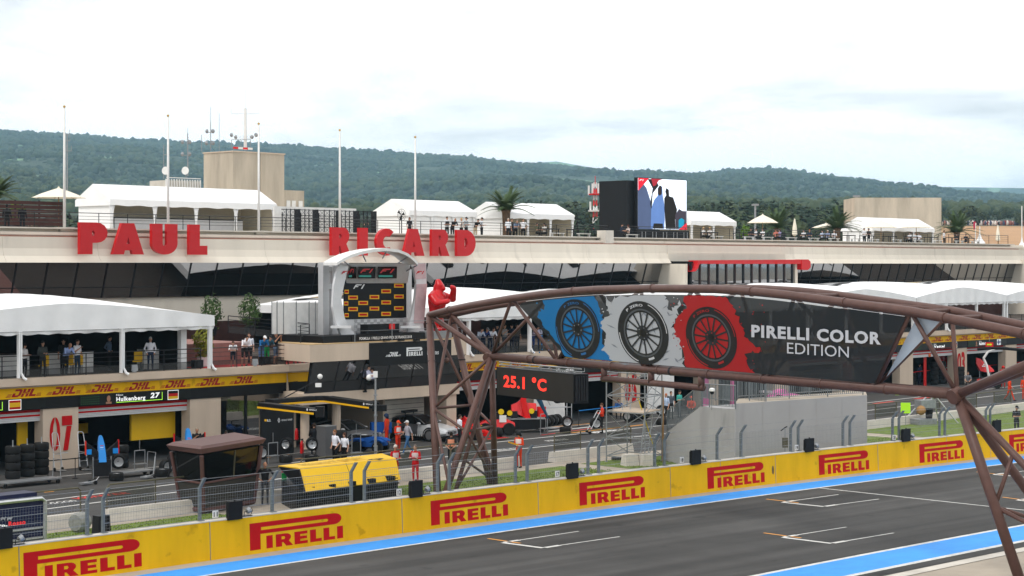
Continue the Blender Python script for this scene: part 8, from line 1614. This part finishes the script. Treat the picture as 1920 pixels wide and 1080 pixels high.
for i, px in enumerate((1181, 1213)): 
    p = G(px, 873); o = MB().box((p.x, p.y, .28), (.75, .6, .56), rz=.4, tap=.82).build('ballast_block', 'concw', None); tag(o, ['left pale concrete ballast block at the scaffold foot', 'right pale concrete ballast block at the scaffold foot'][i], 'ballast block', 'concrete ballast blocks')
o = MB().tube(G(1243, 866), W(1243, 720, 94), .05, 6).build('timber_pole', 'wood', None); tag(o, 'brown timber pole at the right side of the scaffold', 'pole')
o = thing('cable_pile', 'dark coils of cable under the scaffold', 'cable pile', G(1185, 866)); rr = random.Random(3)
for i in range(5): p = G(1160+i*14, 864); MB().path([(p.x+.35*math.cos(a)*rr.uniform(.8, 1.1), p.y+.3*math.sin(a), .06+.05*i*rr.random()+a*.01) for a in [k*.5 for k in range(26)]], .03, 5).build('cable', 'black', o)
# camera crane on the right lawn edge
o = thing('camera_crane', 'camera crane base with tripod legs on the far lawn', 'camera crane', G(1745, 797)); p = G(1742, 795); f = Xf(p, .5)
MB().fbox(f, -1.2, .2, -.5, .5, .0, .35).build('base', 'steel', o); MB().lathe([(.2, .35), (.25, .9), (.18, 1.2)], p, 10).build('column', 'black', o); MB().fbox(f, -.9, .3, -.3, .3, 1.0, 1.5).build('weight_box', 'steel', o); MB().ball(f(-.9, -.3, .9), .3, 10, 6).build('round_weight', 'wood', o)
for a, b in ((1.8, -.6), (1.6, .9), (-1.2, 1.2)): MB().tube(f(.2, 0, 2.0), f(a, b, 0), .04, 6).build('tripod_leg', 'alu', o)
MB().tube(f(.2, 0, .9), f(.2, 0, 2.3), .06, 8).build('mast', 'alu', o)
o = thing('lime_board', 'lime green signal board on the fence post', 'sign', W(1698, 765, 97)); c = W(1698, 765, 97); MB().box(c, (.5, .03, .55)).build('board', mat('lime_panel', (.42, .80, .03), .5, var=0), o); MB().tube(c, c+Vector((0, 0, -.9)), .015, 5).build('stick', 'steel', o)
o = thing('wind_gauge', 'small wind gauge on a post before the grey block', 'wind gauge', Tf(St(1475, 4), 4)); p = Tf(St(1472, 3.6), 3.6); MB().tube(p, p+Vector((0, 0, 2.3)), .02, 6).build('post', 'steel', o); MB().box(p+Vector((0, 0, 1.6)), (.25, .2, .45)).build('box', olive, o); MB().path([p+Vector((-.2, 0, 2.15)), p+Vector((0, 0, 2.3)), p+Vector((.1, 0, 2.35))], .03, 5).build('vane', 'blackm', o)
o = thing('signal_board', 'yellow flat board held by the flag marshal', 'board', W(962, 833, 90)); MB().hexa([W(953, 830, 89.6), W(972, 836, 89.4), W(972, 836, 89.9), W(953, 830, 90.1)]+[v+Vector((0, 0, .07)) for v in (W(953, 830, 89.6), W(972, 836, 89.4), W(972, 836, 89.9), W(953, 830, 90.1))]).build('board', cm('#d8a018'), o)
# first tent furniture
for i, (a, b, lab) in enumerate([(5, 55, 'white bar counter at the left of the first tent'), (90, 175, 'white bar counter behind the guests in the first tent'), (270, 305, 'white service counter by the grey haired man')]):
    o = thing('counter', lab, 'counter', Bf(Sb(a, 2.4), 2.4, 4.42)); MB().fbox(Bf, Sb(a, 2.4), Sb(b, 2.4), 2.4, 3.0, 4.42, 5.45).build('front', 'white', o); MB().fbox(Bf, Sb(a, 2.4)-.05, Sb(b, 2.4)+.05, 2.35, 3.05, 5.453, 5.5).build('top', 'black', o)
for i, (px, lab) in enumerate([(82, 'yellow bar stool left in the first tent'), (128, 'yellow bar stool behind the leaning man'), (146, 'yellow bar stool behind the man in white polo'), (258, 'yellow chair beside the small table')]):
    p = Bf(Sb(px, 1.5), 1.5, 4.42); o = thing('stool', lab, 'stool', p, group='yellow stools in the first tent'); MB().box(p+Vector((0, 0, .5)), (.42, .4, .06)).build('seat', 'ypaint', o); MB().box(p+Vector((0, .18, .75)), (.42, .05, .5)).build('backrest', 'ypaint', o)
    for a in (-.17, .17):
        for b in (-.16, .16): MB().tube(p+Vector((a, b, 0)), p+Vector((a, b, .5)), .02, 5).build('leg', 'blackm', o)
for i, (px, lab) in enumerate([(252, 'grey floodlight on the first tent balcony'), (478, 'grey floodlight on the open balcony')]):
    p = Bf(Sb(px, -.3), -.3, 4.5); o = thing('floodlight', lab, 'floodlight', p); MB().box(p+Vector((0, 0, .22)), (.32, .2, .3), rz=.4, tap=.85).build('lamp_head', 'steel', o); MB().box(p+Vector((0, 0, .03)), (.2, .2, .06)).build('foot', 'steel', o)
for i, (px, lab) in enumerate([(370, 'black loudspeaker at the end of the first balcony'), (496, 'black loudspeaker on the open balcony')]):
    p = Bf(Sb(px, -.15), -.15, 4.5); o = thing('loudspeaker', lab, 'loudspeaker', p); MB().box(p+Vector((0, 0, .24)), (.55, .3, .42), rz=BANG).build('case', 'black', o); MB().lathe([(.12, -.01), (.12, .01)], tuple(p+Vector((0, 0, .24))-NB*.16), 12, 'x', rz=BANG-1.57).build('cone', 'blackm', o)
